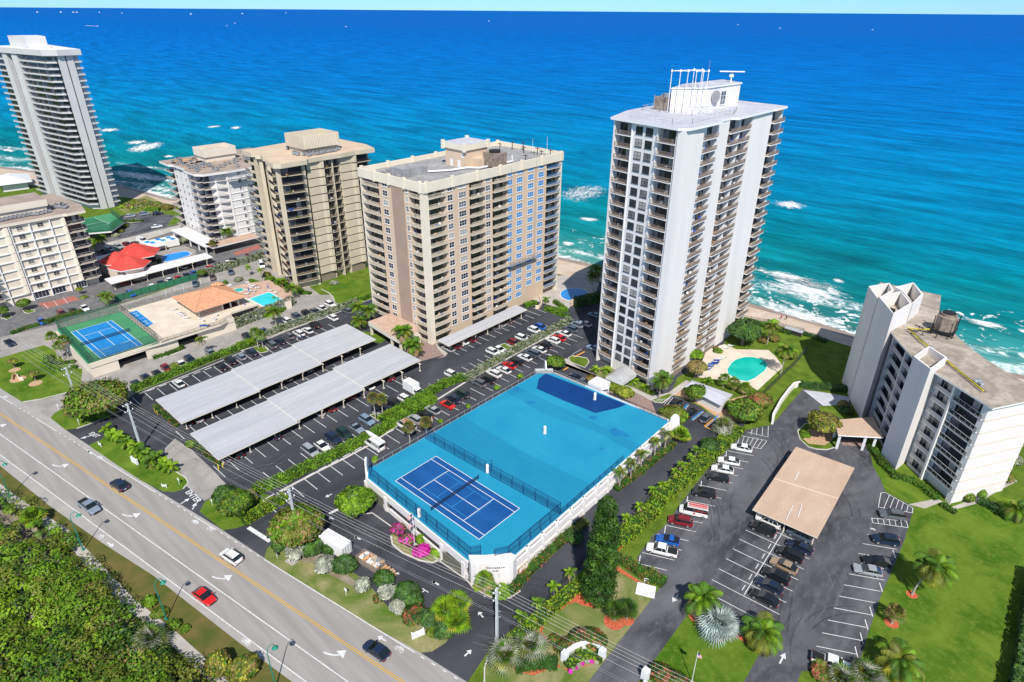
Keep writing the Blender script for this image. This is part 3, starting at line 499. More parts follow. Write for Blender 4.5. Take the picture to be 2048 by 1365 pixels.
# parking bays: (start y, pitch, count, x0, x1) rows square to the coast
for y_, st_, n_, x0, x1 in [(38, 3.06, 6, -164.7, -159.6), (56.3, 3.08, 14, -164.9, -159.9), (45.4, 3.02, 9, -112.6, -108), (72.5, 3.05, 24, -114.3, -109.3), (40.9, 3.1, 24, -104.5, -99.2), (115.6, 3.1, 10, -105.2, -100), (39.2, 3.1, 18, -141.5, -136.9), (39.2, 3.1, 18, -122.5, -117), (110.5, 3.05, 14, -126, -120)]:
    for i in range(n_): pline((x0, y_+i*st_), (x1, y_+i*st_), .15)
def bays(o, u, vv, n_, pitch, L, w=.13):
    for i in range(n_): p = o+u*pitch*i; pline(p, p+vv*L, w)
oC = G('b2', 465, 612); vC = (G('b2', 640, 645)-oC).normalized(); uC = (G('b2', 90, 1065)-oC).normalized(); bays(oC, uC, vC, 15, 3.05, 5.8)
oM = G('b3', 582, 198); vM = Vector((7.9, .55, 0)).normalized(); uM = (G('b3', 440, 405)-oM).normalized(); mid = G('b3', 610, 490)
bays(G('b3', 650, 110), uM, (G('b3', 800, 300)-oM).normalized(), 8, 3.13, 11.8); pline(G('b3', 820, 150), mid, .14)
oR = G('b3', 1220, 225); vR = (G('b3', 1400, 255)-oR).normalized(); uR = (G('b3', 975, 765)-oR).normalized(); bays(oR-uR*3.1, uR, vR, 12, 3.15, 5.8)
for i in range(9): q = mid-(mid-G('b3', 820, 150)).normalized()*(1.8+3.13*i)+vC*-.7; pline(q-uM*.75, q+uM*.75, .14)
for s_ in ([(1400, 870), (1425, 865), (1595, 960), (1590, 990), (1385, 955)], [(1345, 1022), (1555, 1040), (1565, 1080), (1350, 1050)]):
    P = GP('b2', s_)
    for i in range(len(P)): pline(P[i], P[(i+1) % len(P)], .13)
    for k in range(1, 6): t = k/6; pline(P[0].lerp(P[1], t) if len(P) == 4 else P[1].lerp(P[2], t), P[3].lerp(P[2], t) if len(P) == 4 else P[4].lerp(P[3], t), .11)
P = GP('b2', [(545, 520), (710, 552), (670, 602), (530, 575)])
for i in range(4): pline(P[i], P[(i+1) % 4], .13)
for k in range(1, 6): pline(P[0].lerp(P[1], k/6), P[3].lerp(P[2], k/6), .11)
for a, b_ in [((590, 500), (715, 530)), ((620, 485), (612, 515)), ((650, 475), (645, 518)), ((683, 470), (680, 520)), ((718, 462), (715, 530))]: pline(G('b2', *a), G('b2', *b_), .12)
bicycle(G('b3', 1272, 152), .5)
for a, b_ in [((190, 380), (228, 330)), ((250, 425), (318, 372)), ((330, 465), (415, 398))]: pline(G('b2', *a), G('b2', *b_), .3, 'paint_blue'); pline(G('b2', a[0]+8, a[1]+4), G('b2', b_[0]+8, b_[1]+4), .13)
pline(G('b2', 330, 465), G('b2', 385, 420), .3, 'paint_orange'); pline(G('b2', 330, 465), G('b2', 365, 482), .3, 'paint_orange')
for k in range(7): pline(G('b2', 12+k*18, 312+k*5), G('b2', 60+k*16, 300-k*2), .12)
for k in range(7): pline(G('c5', 920-k*118, 475+k*35), G('c5', 935-k*118, 560+k*38), .12)
for k in range(10): pline(G('c7', 400+k*17, 505-k*19), G('c7', 520+k*16, 495-k*16), .12)
for k in range(6): pline(G('c7', 400+k*92, 235-k*6), G('c7', 440+k*92, 205-k*6), .12)
for k in range(9): pline(G('c7', 560+k*115, 1120-k*40), G('c7', 610+k*115, 1170-k*38), .12)
for k in range(6): pline(G('c6', 770+k*150, 890-k*50), G('c6', 870+k*150, 880-k*50), .18, 'paint_yellow')
for k in range(3): pline(G('c6', 600+k*130, 605-k*45), G('c6', 660+k*135, 670-k*35), .13)
struct('painted_markings', mk)
tm = MB()      # tyre marks and scuffs worn into the asphalt
def curve(p, h, L, k, w_, m_, off=0.):
    q = Vector(p[:2]); n_ = 10; a = h
    for i in range(n_):
        d = Vector((math.cos(a), math.sin(a))); e_ = q+d*L/n_; o_ = Vector((-d.y, d.x))*off; pline(q+o_, e_+o_, w_, m_, .05+.004*random.random(), tm); q = e_; a += k*L/n_
for i in range(46):
    v, x, y, h0, s_ = random.choice([('b3', random.uniform(780, 1150), random.uniform(120, 850), 1.9, .8), ('b3', random.uniform(300, 560), random.uniform(60, 420), 1.8, .7), ('b2', random.uniform(640, 860), random.uniform(420, 900), 1.6, .8), ('b2', random.uniform(1180, 1360), random.uniform(620, 1200), 2.2, .9), ('c8', random.uniform(700, 1500), random.uniform(760, 1250), 1.57, .4), ('b4', random.uniform(500, 800), random.uniform(820, 1150), .9, 1.), ('b6', random.uniform(900, 1200), random.uniform(600, 900), .2, .8)])
    p = G(v, x, y); h = h0+random.uniform(-s_, s_)*.6; k = random.uniform(-.12, .12); L = random.uniform(5, 13); m_ = random.choice(['skid', 'scuff', 'scuff', 'skid'])
    for off in (-.75, .75): curve(p, h, L, k, random.uniform(.14, .3), m_, off)
struct('tyre_marks', tm)
def words(txt, p, rz, size, m, z=Z1, ext=0.002):
    cu = bpy.data.curves.new('t', 'FONT'); cu.body = txt; cu.size = size; cu.align_x = 'CENTER'; cu.align_y = 'CENTER'; cu.extrude = ext; cu.offset = size*.02
    o = bpy.data.objects.new('t', cu); LK(o); bpy.context.view_layer.update()
    me = bpy.data.meshes.new_from_object(o.evaluated_get(bpy.context.evaluated_depsgraph_get())); bpy.data.objects.remove(o)
    me.materials.clear(); me.materials.append(M[m]); o = bpy.data.objects.new('lettering', me); LK(o); o.location = (p[0], p[1], z); o.rotation_euler = (0, 0, rz); return o
o = words('ENTER', G('b5', 1135, 275), math.atan2(*(G('b5', 1170, 310)-G('b5', 1100, 245)).yx), 1.7, 'paint_white'); o.name = 'painted_word'; tag(o, kind='structure')
o = words('EXIT', G('b7', 735, 665), math.atan2(*(G('b7', 700, 655)-G('b7', 770, 690)).yx)+math.pi, 1.5, 'paint_white'); o.name = 'painted_word'; tag(o, kind='structure')
# kerbs
kerb(PP(('c2', [(120, 880), (330, 790), (560, 705), (800, 610), (1110, 485), (1290, 410), (1560, 295)]), ('c1', [(10, 970), (160, 930)])))
kerb(PP(('c1', [(420, 790), (560, 720), (1130, 530), (1380, 430), (1700, 300), (1880, 230)])))
kerb(PP(('b6', [(640, 555), (830, 455), (1040, 350), (1180, 275), (1330, 170), (1560, 20)]), ('b1', [(0, 880), (200, 760), (470, 610), (680, 480), (1020, 290), (1190, 200), (1290, 120)])), w=.5, h=.1)
kerb(PP(('b7', [(600, 615), (700, 580), (850, 520), (950, 475)])), w=.25); kerb(PP(('b7', [(180, 408), (330, 385), (540, 330)])), w=.25)
kerb(PP(('b7', [(1370, 950), (1450, 1000), (1470, 1040), (1430, 1085)])), w=.25); kerb(PP(('b4', [(0, 390), (130, 372)]), ('b4', [(690, 770), (720, 810), (790, 850), (860, 880), (940, 870), (1000, 830)])), w=.2)
kerb(PP(('b6', [(1310, 830), (1320, 880), (1380, 930), (1480, 975), (1560, 990), (1640, 960)])), w=.3); kerb(PP(('c1', [(1110, 130), (1210, 180), (1270, 235), (1290, 290)])), w=.3)
kerb(PP(('c2', [(330, 410), (480, 370), (640, 320), (750, 275)])), w=.3); kerb(PP(('c1', [(800, 150), (900, 210), (990, 210)])), w=.3)
kerb(PP(('d5', [(165, 1052), (165, 900), (200, 780)])), w=.2)
# ------------------------------------------------------------------ building kit
def win_mb(w, h, frame='white_trim', nx=2, ny=2, t=.08):
    m = MB()
    for x0, x1, z0, z1 in ((-w/2, w/2, 0, t), (-w/2, w/2, h-t, h), (-w/2, -w/2+t, t, h-t), (w/2-t, w/2, t, h-t)): m.box(x0, x1, -.06, 0, z0, z1, frame)
    for i in range(1, nx): x = -w/2+w*i/nx; m.box(x-.03, x+.03, -.05, 0, t, h-t, frame)
    for i in range(1, ny): z = h*i/ny; m.box(-w/2+t, w/2-t, -.045, 0, z-.03, z+.03, frame)
    m.box(-w/2-.08, w/2+.08, -.16, 0, -.09, 0, frame); return m
def pane_mb(w, h, g='glass', t=.08): m = MB(); m.box(-w/2+t, w/2-t, -.025, .0, t, h-t, g); return m
def rail_mb(w, y, h=1.02, style='picket', m='rail_brown', ret=None):
    r = MB()
    def run(x0, y0, x1, y1):
        L = math.hypot(x1-x0, y1-y0); th = math.atan2(y1-y0, x1-x0)
        if style == 'solid': r.obox((x0, y0), th, 0, L, 0, .14, -.28, .72, m); return
        if style == 'band': r.obox((x0, y0), th, 0, L, 0, .14, -.32, .45, m); r.obox((x0, y0), th, 0, L, .03, .07, .82, .88, 'rail_grey'); return
        r.obox((x0, y0), th, 0, L, -.03, .03, h-.05, h+.01, m); r.obox((x0, y0), th, 0, L, -.02, .02, .1, .14, m)
        if style == 'glass': r.obox((x0, y0), th, .04, L-.04, -.01, .01, .16, h-.07, 'mesh_dark')
        k = int(L/(.17 if style == 'picket' else 1.2)); k = max(k, 1)
        for i in range(k+1): x = L*i/k; r.obox((x0, y0), th, x-.02, x+.02, -.02, .02, .14, h-.05, m)
        if style == 'cream':
            for i in range(int(L/.42)+1): x = min(L, i*.42); r.obox((x0, y0), th, x-.035, x+.035, -.03, .03, .14, h-.05, m)
    run(-w/2, y, w/2, y)
    if ret: run(-w/2, y, -w/2, ret); run(w/2, y, w/2, ret)
    return r
def balcony_mb(w, y0, y1, edge='white_trim', floor='balcony_floor', t=.2):
    m = MB(); m.box(-w/2, w/2, y0, y1, -t, 0, edge, floor); return m
def door_mb(w, h, g='glass', frame='dark_frame', n=3, depth=.05, alt=0):
    m = MB(); m.box(-w/2, w/2, -depth, 0, 0, h, frame)
    for i in range(n): a = -w/2+.06+i*(w-.06)/n; m.box(a, a+(w-.06)/n-.06, -depth-.012, -depth, .06, h-.06, g if (i+alt) % 3 != 1 or alt == 0 else ('glass_blind' if alt == 2 else 'glass_curtain') if g != 'film_blue' else g)
    return m
def seat_mb(c='plastic_white'):
    m = MB(); m.box(-.3, .3, -.3, .3, .36, .42, c); m.box(-.3, .3, .24, .3, .42, .9, c)
    for a in (-.27, .27):
        for b_ in (-.27, .27): m.box(a-.025, a+.025, b_-.025, b_+.025, 0, .36, c)
    return m
class Bld:
    def __init__(s, name, loc, label, cat='building'):
        s.r = tag(empty(name, loc), label, cat); s.o = Vector(loc); s.walls = MB(); s.q = {}
    def part(s, name, mb, smooth=False): return obj(name, mb, s.r, off=s.o, smooth=smooth)
    def put(s, key, mk_, p, a):
        if key not in s.q: s.q[key] = (mk_(), [])
        s.q[key][1].append((p, a))
    def done(s):
        s.part('wall', s.walls); used = {}
        byname = {}
        for k, v in s.q.items(): byname.setdefault(k[0], []).append(v)
        for name, vs in byname.items():      # 100 nearest of one kind over all its variants
            allp = sorted(((Vector(p)-CAMP).length, i, j) for i, (mm, pl) in enumerate(vs) for j, (p, a) in enumerate(pl))
            near = set((i, j) for _, i, j in allp[:100]); rest = MB(); nr = 0
            for i, (mm, pl) in enumerate(vs):
                me = mm[0].mesh(name); cms = [(cn, cm.mesh(cn), cm) for cn, cm in (mm[1] if len(mm) > 1 else ())]
                for j, (p, a) in enumerate(pl):
                    if (i, j) in near:
                        o = obj(name, None, s.r, Vector(p)-s.o, rz=a, me=me)
                        for cn, cme, _ in cms: obj(cn, None, o, me=cme)
                    else:
                        X = Matrix.Translation(Vector(p)-s.o) @ Matrix.Rotation(a, 4, 'Z'); rest.merge(mm[0], X); nr += 1
                        for _, _, cm in cms: rest.merge(cm, X)
            if nr: tag(obj(name, rest, s.r), kind='stuff')
    def facade(s, p0, p1, bays, nf, fh, z0=0, ztop=None, inset=1.6, wall='white_wall', slab='white_trim', floor='balcony_floor', rail=('picket', 'rail_brown'), glass='glass', frame='white_trim', first=0, soff='balcony_shadow'):
        """bays: ('wall',a,b) full height pier | ('win',c,w,h,sill[,glass]) | ('balc',a,b,proj) recessed balcony column; a,b metres along p0->p1"""
        p0 = Vector(p0[:2]); p1 = Vector(p1[:2]); d = (p1-p0).normalized(); th = math.atan2(d.y, d.x); nout = Vector((d.y, -d.x)); ztop = ztop or z0+nf*fh
        pt = lambda x, y, z: Vector((*(p0+d*x-nout*y), z))
        for b_ in bays:
            k = b_[0]
            if k == 'wall': s.walls.obox(p0, th, b_[1], b_[2], b_[4] if len(b_) > 4 else 0, inset, z0, ztop, b_[3] if len(b_) > 3 and b_[3] else wall)
            elif k == 'win':
                _, c, w_, h_, sill = b_[:5]; gl = b_[5] if len(b_) > 5 else glass; fr = b_[6] if len(b_) > 6 else frame; f0 = b_[7] if len(b_) > 7 else first
                for f in range(f0, nf):
                    g2 = gl if gl != 'glass' else random.choice(['glass', 'glass', 'glass_curtain', 'glass_blind', 'glass'])
                    s.put(('window', w_, h_, g2, fr), lambda: (win_mb(w_, h_, fr, 2 if w_ < 2.4 else 3), (('pane', pane_mb(w_, h_, g2)),)), pt(c, -.003, z0+f*fh+sill), th)
            elif k == 'balc':
                a, c2 = b_[1], b_[2]; pr = b_[3] if len(b_) > 3 else 0; f0 = b_[4] if len(b_) > 4 else first; rl = b_[5] if len(b_) > 5 and b_[5] else rail; gl = b_[6] if len(b_) > 6 else glass
                w_ = c2-a; c = (a+c2)/2
                for f in range(f0, nf):
                    z = z0+f*fh
                    s.put(('balcony', w_, pr, rl), lambda: (balcony_mb(w_-.02, -pr, inset-.01, slab, floor), (('railing', rail_mb(w_-.06, -pr+.06, style=rl[0], m=rl[1], ret=.0 if pr > .3 else None)),)), pt(c, 0, z+.02), th)
                    vv_ = random.randrange(3); s.put(('sliding_door', w_, gl, vv_), lambda: (door_mb(w_*.92, fh-.38, gl, n=2+vv_, alt=vv_), ()), pt(c, inset-.004, z+.04), th)
        return pt, th
def ac_unit(c, s_=1.): m = MB(); m.box(-.5*s_, .5*s_, -.5*s_, .5*s_, .25, 1.15*s_, 'galv'); m.lathe([(.38*s_, 1.15*s_), (.38*s_, 1.22*s_), (.12*s_, 1.24*s_)], 'dark', 8); [m.box(a*s_-.05, a*s_+.05, b_*s_-.05, b_*s_+.05, 0, .25, 'dark') for a in (-.4, .4) for b_ in (-.4, .4)]; return m
def roofkit(b, z, name='air_conditioner', pts=()):
    mb = ac_unit(0); me = mb.mesh(name)
    for x, y in pts: obj(name, None, b.r, Vector((x, y, z))-b.o, rz=random.uniform(0, .3), me=me)
# ------------------------------------------------------------------ WHITE TOWER
b = Bld('apartment_tower', (-79, 158, 0), 'tall white tower with brown balconies and white roof masts, beside the green pool')
NF, FH, ZT = 23, 2.84, 65.6
fp0, fp1 = Vector((-89.2, 134.9)), Vector((-70.3, 131.9)); LF = (fp1-fp0).length
core = [(-88.9, 136.6), (-70.2, 133.7), (-69.9, 186.5), (-86, 188), (-93, 168), (-92.6, 148)]
b.walls.prism(core, 0, ZT, 'white_wall')
b.facade(fp0, fp1, [('wall', 0, .5), ('balc', .5, 5.6, .0, 1), ('wall', 5.6, 13.6, None, .25), ('balc', 13.6, 18.6, .5, 1), ('wall', 18.6, LF)], NF, FH, ztop=ZT, inset=1.7)
b.facade(fp0-Vector((-.04, -.25)), fp1-Vector((-.04, -.25)), [('win', 7.9, 2.1, 1.75, .75, 'glass', 'dark_frame', 1), ('win', 10.9, 2.1, 1.75, .75, 'glass', 'dark_frame', 1)], NF, FH, inset=.1)
for x in (5.75, 13.3): b.walls.obox(fp0, math.atan2((fp1-fp0).y, (fp1-fp0).x), x-.12, x+.12, .02, .25, 0, ZT, 'white_trim')
q0, q1 = Vector((-68.6, 131.6)), Vector((-68.2, 187))
b.facade(q0, q1, [('wall', 0, 9), ('balc', 9, 16.3, .15), ('wall', 16.3, 22.6, None, .5), ('balc', 22.6, 33.8, .2), ('wall', 33.8, 46, None, -.25), ('balc', 46, 52.6, 1.3), ('wall', 52.6, 53.6)], NF, FH, ztop=ZT, inset=1.65)
b.walls.obox(q0, math.pi/2, 28, 28.5, .1, 1.6, 0, ZT, 'white_trim'); b.walls.obox(q0, math.pi/2, 9.05, 12.2, .9, 1.6, 0, ZT, 'white_wall')
b.facade((-92.5, 168), (-92.2, 148), [], NF, FH)
roof = [(-89.9, 134.4), (-77.3, 132.3), (-70, 131.0), (-68, 132.4), (-67.6, 141), (-67.6, 147.5), (-68.8, 148.5), (-68.8, 154.5), (-67.3, 155.5), (-67.4, 165.3), (-67.4, 176), (-67.0, 177.5), (-67.2, 185), (-86, 188.2), (-94, 168), (-93.5, 147)]
m = MB(); m.prism(roof, ZT, ZT+.55, 'white_trim', 'roof_lilac', True); b.part('roof', m)
m = MB(); m.prism([(-86.5, 162), (-84, 151.5), (-79.5, 156.8), (-78.6, 160), (-77.8, 177), (-85, 181)], ZT+.56, ZT+6.0, 'white_wall', 'roof_lilac'); m.prism([(-86.7, 162), (-84, 151.2), (-79.3, 156.6), (-78.3, 160), (-77.5, 177.2), (-85.2, 181.3)], ZT+6.0, ZT+6.3, 'white_trim', 'roof_lilac', True); m.box(-80, -76.5, 153, 160, ZT+.56, ZT+1.9, 'white_wall', 'roof_lilac'); b.part('penthouse', m)
for y_ in (168.2, 171.8):
    m = win_mb(2.6, 3.4, 'white_trim', 2, 3); o = obj('window', m, b.r, Vector((-78.15, y_, ZT+1.4))-b.o, rz=math.pi/2*1.0-.05); obj('pane', pane_mb(2.6, 3.4, 'glass_curtain'), o)
m = MB(); m.lathe([(.1, 0), (1.4, .3), (1.5, .45), (0.05, .5)], 'roof_grey', 16); o = obj('satellite_dish', m, b.r, Vector((-78.2, 163.4, ZT+3.8))-b.o); o.rotation_euler = (0, R(90), R(-20))
m = MB(); m.box(-2.6, 2.6, -1.8, 1.8, 0, 3.2, 'rust_steel'); m.lathe([(1.3, 3.2), (1.3, 4.0), (1.0, 4.0)], 'galv', 14); [m.tube((x, y, -.0), (x, y, 3.6), .1, m='galv') for x in (-2.7, 2.7) for y in (-1.9, 1.9)]; obj('cooling_tower', m, b.r, Vector((-86.6, 154.6, ZT+.56))-b.o)
mast = [(-83.9, 150.4), (-82.2, 151.6), (-80.9, 153.0), (-81.7, 157.4), (-79.9, 158.2), (-79.3, 154.2), (-77.9, 155.0), (-77.4, 156.6)]
me = MB().tube((0, 0, 0), (0, 0, 9.9), .11, .08, 'white_trim', 8).lathe([(.22, 9.4), (.22, 9.8), (.1, 10.0)], 'white_trim', 8).mesh('mast')
for x, y in mast: obj('mast', None, b.r, Vector((x, y, ZT+.56))-b.o, me=me)
m = MB()
for i, j in ((0, 1), (1, 2), (2, 4), (3, 4), (4, 5), (5, 6), (6, 7), (0, 3)): m.tube((*mast[i], ZT+10.2), (*mast[j], ZT+10.2), .07, m='white_trim')
m.tube((mast[7][0], mast[7][1], ZT+10.2), (mast[7][0], mast[7][1], ZT+12.6), .04, m='steel', n=4); b.part('mast_frame', m)
m = MB(); c = Vector((-79.8, 175, ZT+6.3)); m.tube(c, c+Vector((0, 0, 1.3)), .22, .16, 'white_trim', 8); m.box(c.x-.45, c.x+.45, c.y-.3, c.y+.3, c.z+1.3, c.z+2.0, 'white_trim'); m.tube(c+Vector((0, 0, 2.0)), c+Vector((0, 0, 2.5)), .14, m='steel')
d = Vector((.95, .62, 0)).normalized()*3.2; m.tube(c-d+Vector((0, 0, 2.65)), c+d+Vector((0, 0, 2.65)), .15, m='white_trim', n=6); b.part('radar', m)
m = MB()
rp = [(-86, 137), (-74, 135.4), (-71, 139), (-70.8, 160), (-73, 166), (-77, 150), (-86, 150), (-91, 150), (-92, 166)]
for i in range(len(rp)-1):
    a, c = Vector((*rp[i], ZT+.56)), Vector((*rp[i+1], ZT+.56)); n_ = max(1, int((c-a).length/2.4))
    for k in range(n_+1): q = a.lerp(c, k/n_); m.tube(q, q+Vector((0, 0, 1.1)), .045, m='rail_grey', n=4, cap=False)
    for h_ in (.55, 1.1): m.tube(a+Vector((0, 0, h_)), c+Vector((0, 0, h_)), .04, m='rail_grey', n=4, cap=False)
b.part('roof_railing', m)
m = MB(); n_ = 8; cx, cy = -76.6, 128.4      # barrel awning
for i in range(n_):
    a0_, a1_ = math.pi*i/n_, math.pi*(i+1)/n_
    f = lambda a, y: (cx-math.cos(a)*2.7, y, 2.5+math.sin(a)*1.25)
    m.add([f(a0_, cy-3.2), f(a1_, cy-3.2), f(a1_, cy+3.4), f(a0_, cy+3.4)], [(0, 1, 2, 3), (3, 2, 1, 0)], 'roof_white')
m.add([(cx-math.cos(math.pi*i/n_)*2.7, cy-3.2, 2.5+math.sin(math.pi*i/n_)*1.25) for i in range(n_+1)], [tuple(range(n_+1))], 'roof_white')
for x in (-2.6, 2.6): m.box(cx+x-.06, cx+x+.06, cy-3.2, cy-3.08, 0, 2.5, 'white_trim'); m.box(cx+x-.03, cx+x+.03, cy-3.2, cy+3.4, 2.05, 2.5, 'roof_white')
m.box(cx-2.7, cx+2.7, cy-3.22, cy-3.16, 2.05, 2.5, 'roof_white'); b.part('awning', m)
m = MB()
for x, y, z in [(x, y, z) for z in range(1, NF) for x, y in ((random.uniform(-88, -85), 135.9), (random.uniform(-74.5, -71), 133.1), (-69.3, random.uniform(142, 147)), (-69.4, random.uniform(155, 158)), (-69.4, random.uniform(160, 164)))]:
    if random.random() < .75:
        X = Matrix.Translation((x, y, z*FH+.03)) @ Matrix.Rotation(random.uniform(0, 6), 4, 'Z'); m.merge(seat_mb(random.choice(['plastic_white', 'plastic_white', 'deck_brown', 'wood', 'cushion_blue'])), X)
tag(obj('balcony_furniture', m, b.r, off=b.o), kind='stuff'); b.done()
def clutter(b, cols, nf, fh, p=.6):
    m = MB()
    for z in range(1, nf):
        for x0, x1, y0_, y1_ in cols:
            for _ in range(2):
                if random.random() < p: m.merge(seat_mb(random.choice(['plastic_white', 'deck_brown', 'wood', 'cushion_blue', 'leaf_mid', 'offwhite'])), Matrix.Translation((random.uniform(x0, x1), random.uniform(y0_, y1_), z*fh+.03)) @ Matrix.Rotation(random.uniform(0, 6), 4, 'Z'))
    tag(obj('balcony_furniture', m, b.r, off=b.o), kind='stuff')
# ------------------------------------------------------------------ BEIGE SLAB BLOCK
b = Bld('apartment_block', (-145, 140, 0), 'peach slab block with cream balconies and blue sheeted windows, left of the white tower')
NF, FH, ZT = 17, 2.72, 46.4
b.walls.prism([(-157.2, 111.1), (-132.1, 111.1), (-132.1, 168.6), (-157.2, 168.6)], 0, ZT, 'peach_wall', 'roof_grey')
cr2 = ('cream', 'cream_trim')
b.facade((-158.7, 109.5), (-130.5, 109.5), [('wall', 0, .9, 'cream_trim', -.15), ('balc', .9, 8.6, .5, 1, cr2), ('wall', 8.6, 14.6), ('wall', 14.6, 19.8, 'brown_panel', -.25), ('wall', 19.8, 22.2), ('balc', 22.2, 26.9, .3, 0, cr2), ('win', 11.4, 2.2, 1.7, .75), ('win', 21.0, 1.1, 1.7, .75)], NF, FH, ztop=ZT, inset=1.6, wall='peach_wall', slab='cream_trim')
b.walls.obox((-131.4, 109.3), 0, -.75, .95, 0, 1.7, 0, ZT, 'cream_trim')
b.facade((-130.5, 110.9), (-130.5, 168.6), [('balc', 0, 6.0, .5, 0, cr2, 'glass_green'), ('wall', 6.0, 15.4), ('balc', 15.4, 21.1, .9, 1, cr2, 'glass_green'), ('wall', 21.1, 24.9), ('balc', 24.9, 31.2, .9, 1, cr2, 'glass_green'), ('wall', 31.2, 50),
   ('balc', 50, 56.5, .6, 1, ('cream', 'film_blue')), ('wall', 56.5, 57.7, 'cream_trim', -.15),
   ('win', 7.9, 2.0, 1.75, .7), ('win', 12.6, 2.9, 1.75, .7), ('win', 23.0, 2.0, 1.75, .7), ('win', 32.6, 2.0, 1.75, .7, 'film_blue'), ('win', 37.0, 2.7, 1.75, .7, 'film_blue'), ('win', 42.2, 2.7, 1.75, .7, 'film_blue', 'white_trim', 2), ('win', 47.2, 2.7, 1.75, .7, 'film_blue', 'white_trim', 2)], NF, FH, ztop=ZT, inset=1.6, wall='peach_wall', slab='cream_trim', first=1)
m = MB(); PB = [(-158.95, 109.1), (-130.1, 109.1), (-130.1, 169), (-158.95, 169)]     # parapet ring
for (x0, x1, y0_, y1_) in ((-158.95, -130.1, 109.1, 109.6), (-130.6, -130.1, 109.6, 168.5), (-158.95, -130.1, 168.5, 169), (-158.95, -158.45, 109.6, 168.5)): m.box(x0, x1, y0_, y1_, ZT-1.1, ZT+1.5, 'cream_trim')
for k in range(7): m.box(-159.15, -158.25, 110+k*9.6, 110.8+k*9.6, ZT-1.1, ZT+1.9, 'cream_trim'); m.box(-130.8, -129.9, 110+k*9.6, 110.8+k*9.6, ZT-1.1, ZT+1.9, 'cream_trim')
for k in range(4): m.box(-152+k*6.6, -151.2+k*6.6, 108.95, 109.8, ZT-1.3, ZT+1.9, 'cream_trim')
m.box(-158.4, -130.65, 109.65, 168.45, ZT+.003, ZT+.12, 'roof_grey'); b.part('roof', m)
m = MB(); m.box(-160+11.6, -148.4+8.4, 134, 143.5, ZT+.13, ZT+6.6, 'peach_wall', 'roof_lilac'); m.box(-148.9, -139.5, 133.5, 144, ZT+5.3, ZT+7.0, 'cream_trim', 'roof_lilac')
for x in (-149, -139.9):
    for y in (133.4, 143.5): m.box(x-.3, x+.6, y-.3, y+.6, ZT+5.0, ZT+7.5, 'cream_trim')
m.box(-139.99, -137.2, 137, 142.5, ZT+.13, ZT+2.9, 'peach_wall'); b.part('penthouse', m)
for i, (x, y, w_, h_) in enumerate([(-142.5, 133.96, 1.1, 2.1), (-145.8, 133.96, 1.1, 2.1), (-140.8, 133.96, .9, 1.2)]): obj('door', MB().box(-w_/2, w_/2, -.05, 0, 0, h_, 'white_trim'), b.r, Vector((x, y, ZT+.15+(3 if i == 2 else 0)))-b.o)
m = MB(); m.box(-2.6, 2.6, -2.2, 2.2, .5, 4.4, 'rust_steel'); [m.box(x-.1, x+.1, y-.1, y+.1, 0, 4.6, 'rust_steel') for x in (-2.6, 0, 2.6) for y in (-2.25, 2.25)]; m.lathe([(1.7, 4.4), (1.7, 5.1), (1.4, 5.1)], 'dark', 14); obj('cooling_tower', m, b.r, Vector((-134.9, 141.5, ZT+.13))-b.o)
m = MB(); m.add([(-154, 113, ZT+.13), (-143, 113, ZT+.13), (-143, 122, ZT+.13), (-154, 122, ZT+.13), (-148, 113, ZT+2.6), (-143, 113, ZT+2.6), (-143, 122, ZT+2.6), (-148, 122, ZT+2.6)], [(0, 1, 5, 4), (1, 2, 6, 5), (2, 3, 7, 6), (3, 0, 4, 7), (4, 5, 6, 7)], 'roof_grey'); m.path([(-145, 120, ZT+.6), (-140, 128, ZT+.6), (-139, 134, ZT+.6), (-136, 136, ZT+.6), (-135.5, 150, ZT+.6), (-141, 156, ZT+.6)], .3, 'roof_white'); b.part('roof_ductwork', m)
m = MB()
for x, y, h_ in [(-134, 158, 1.5), (-133, 161, 1.6), (-138, 165, 1.4), (-146, 167, 1.8), (-143, 164, 1.2), (-150, 166, 1.6), (-152, 162, 1.4), (-132.5, 165, 1.5), (-133.5, 154, 1.2)]: m.tube((x, y, ZT+.13), (x, y, ZT+h_+1.2), .12, m='dark_frame'); m.tube((x-.9, y, ZT+h_+.8), (x+.9, y, ZT+h_+.8), .12, m='dark_frame')
for x, y in ((-132, 155.5), (-131.5, 162)): m.tube((x, y, ZT+.13), (x, y, ZT+7), .07, .03, 'white_trim', 5)
b.part('antenna', m)
clutter(b, [(-131.6, -130.4, 111.5, 116.5), (-131.6, -130, 126.8, 131.5), (-131.6, -130, 136.3, 141.6), (-157.5, -150.5, 109.4, 110.8), (-136.2, -132, 109.5, 110.8)], NF, FH)
m = MB(); m.box(-130.0, -128.9, 142, 155.5, 15.9, 16.1, 'galv')
for h_ in (.55, 1.1): m.box(-128.95, -128.85, 142, 155.5, 16.1+h_-.04, 16.1+h_, 'galv'); m.box(-130.0, -129.9, 142, 155.5, 16.1+h_-.04, 16.1+h_, 'galv')
for k in range(10): m.box(-128.95, -128.85, 142+k*1.5, 142.08+k*1.5, 16.1, 17.2, 'galv')
for y in (143, 154.5): m.tube((-129.4, y, 16.1), (-129.4, y, ZT+1.4), .03, m='steel', n=4)
b.done()
single('swing_stage', m, (-129.4, 148.7, 15.9), 'grey suspended work platform hanging on the blue sheeted side of the peach block', 'work platform')
m = MB(); P = [(-149.5, 100.8), (-137, 99.6), (-132.9, 99.5), (-132.9, 106.5), (-137, 109.2), (-149.3, 109.2)]
m.prism(P, 3.2, 4.5, 'cream_trim', 'deck_brown', True)
for p_ in P[:4]: m.box(p_[0]-.3+(.5 if p_[0] < -140 else -.5), p_[0]+.3+(.5 if p_[0] < -140 else -.5), p_[1]+.3, p_[1]+.9, 0, 3.2, 'cream_trim')
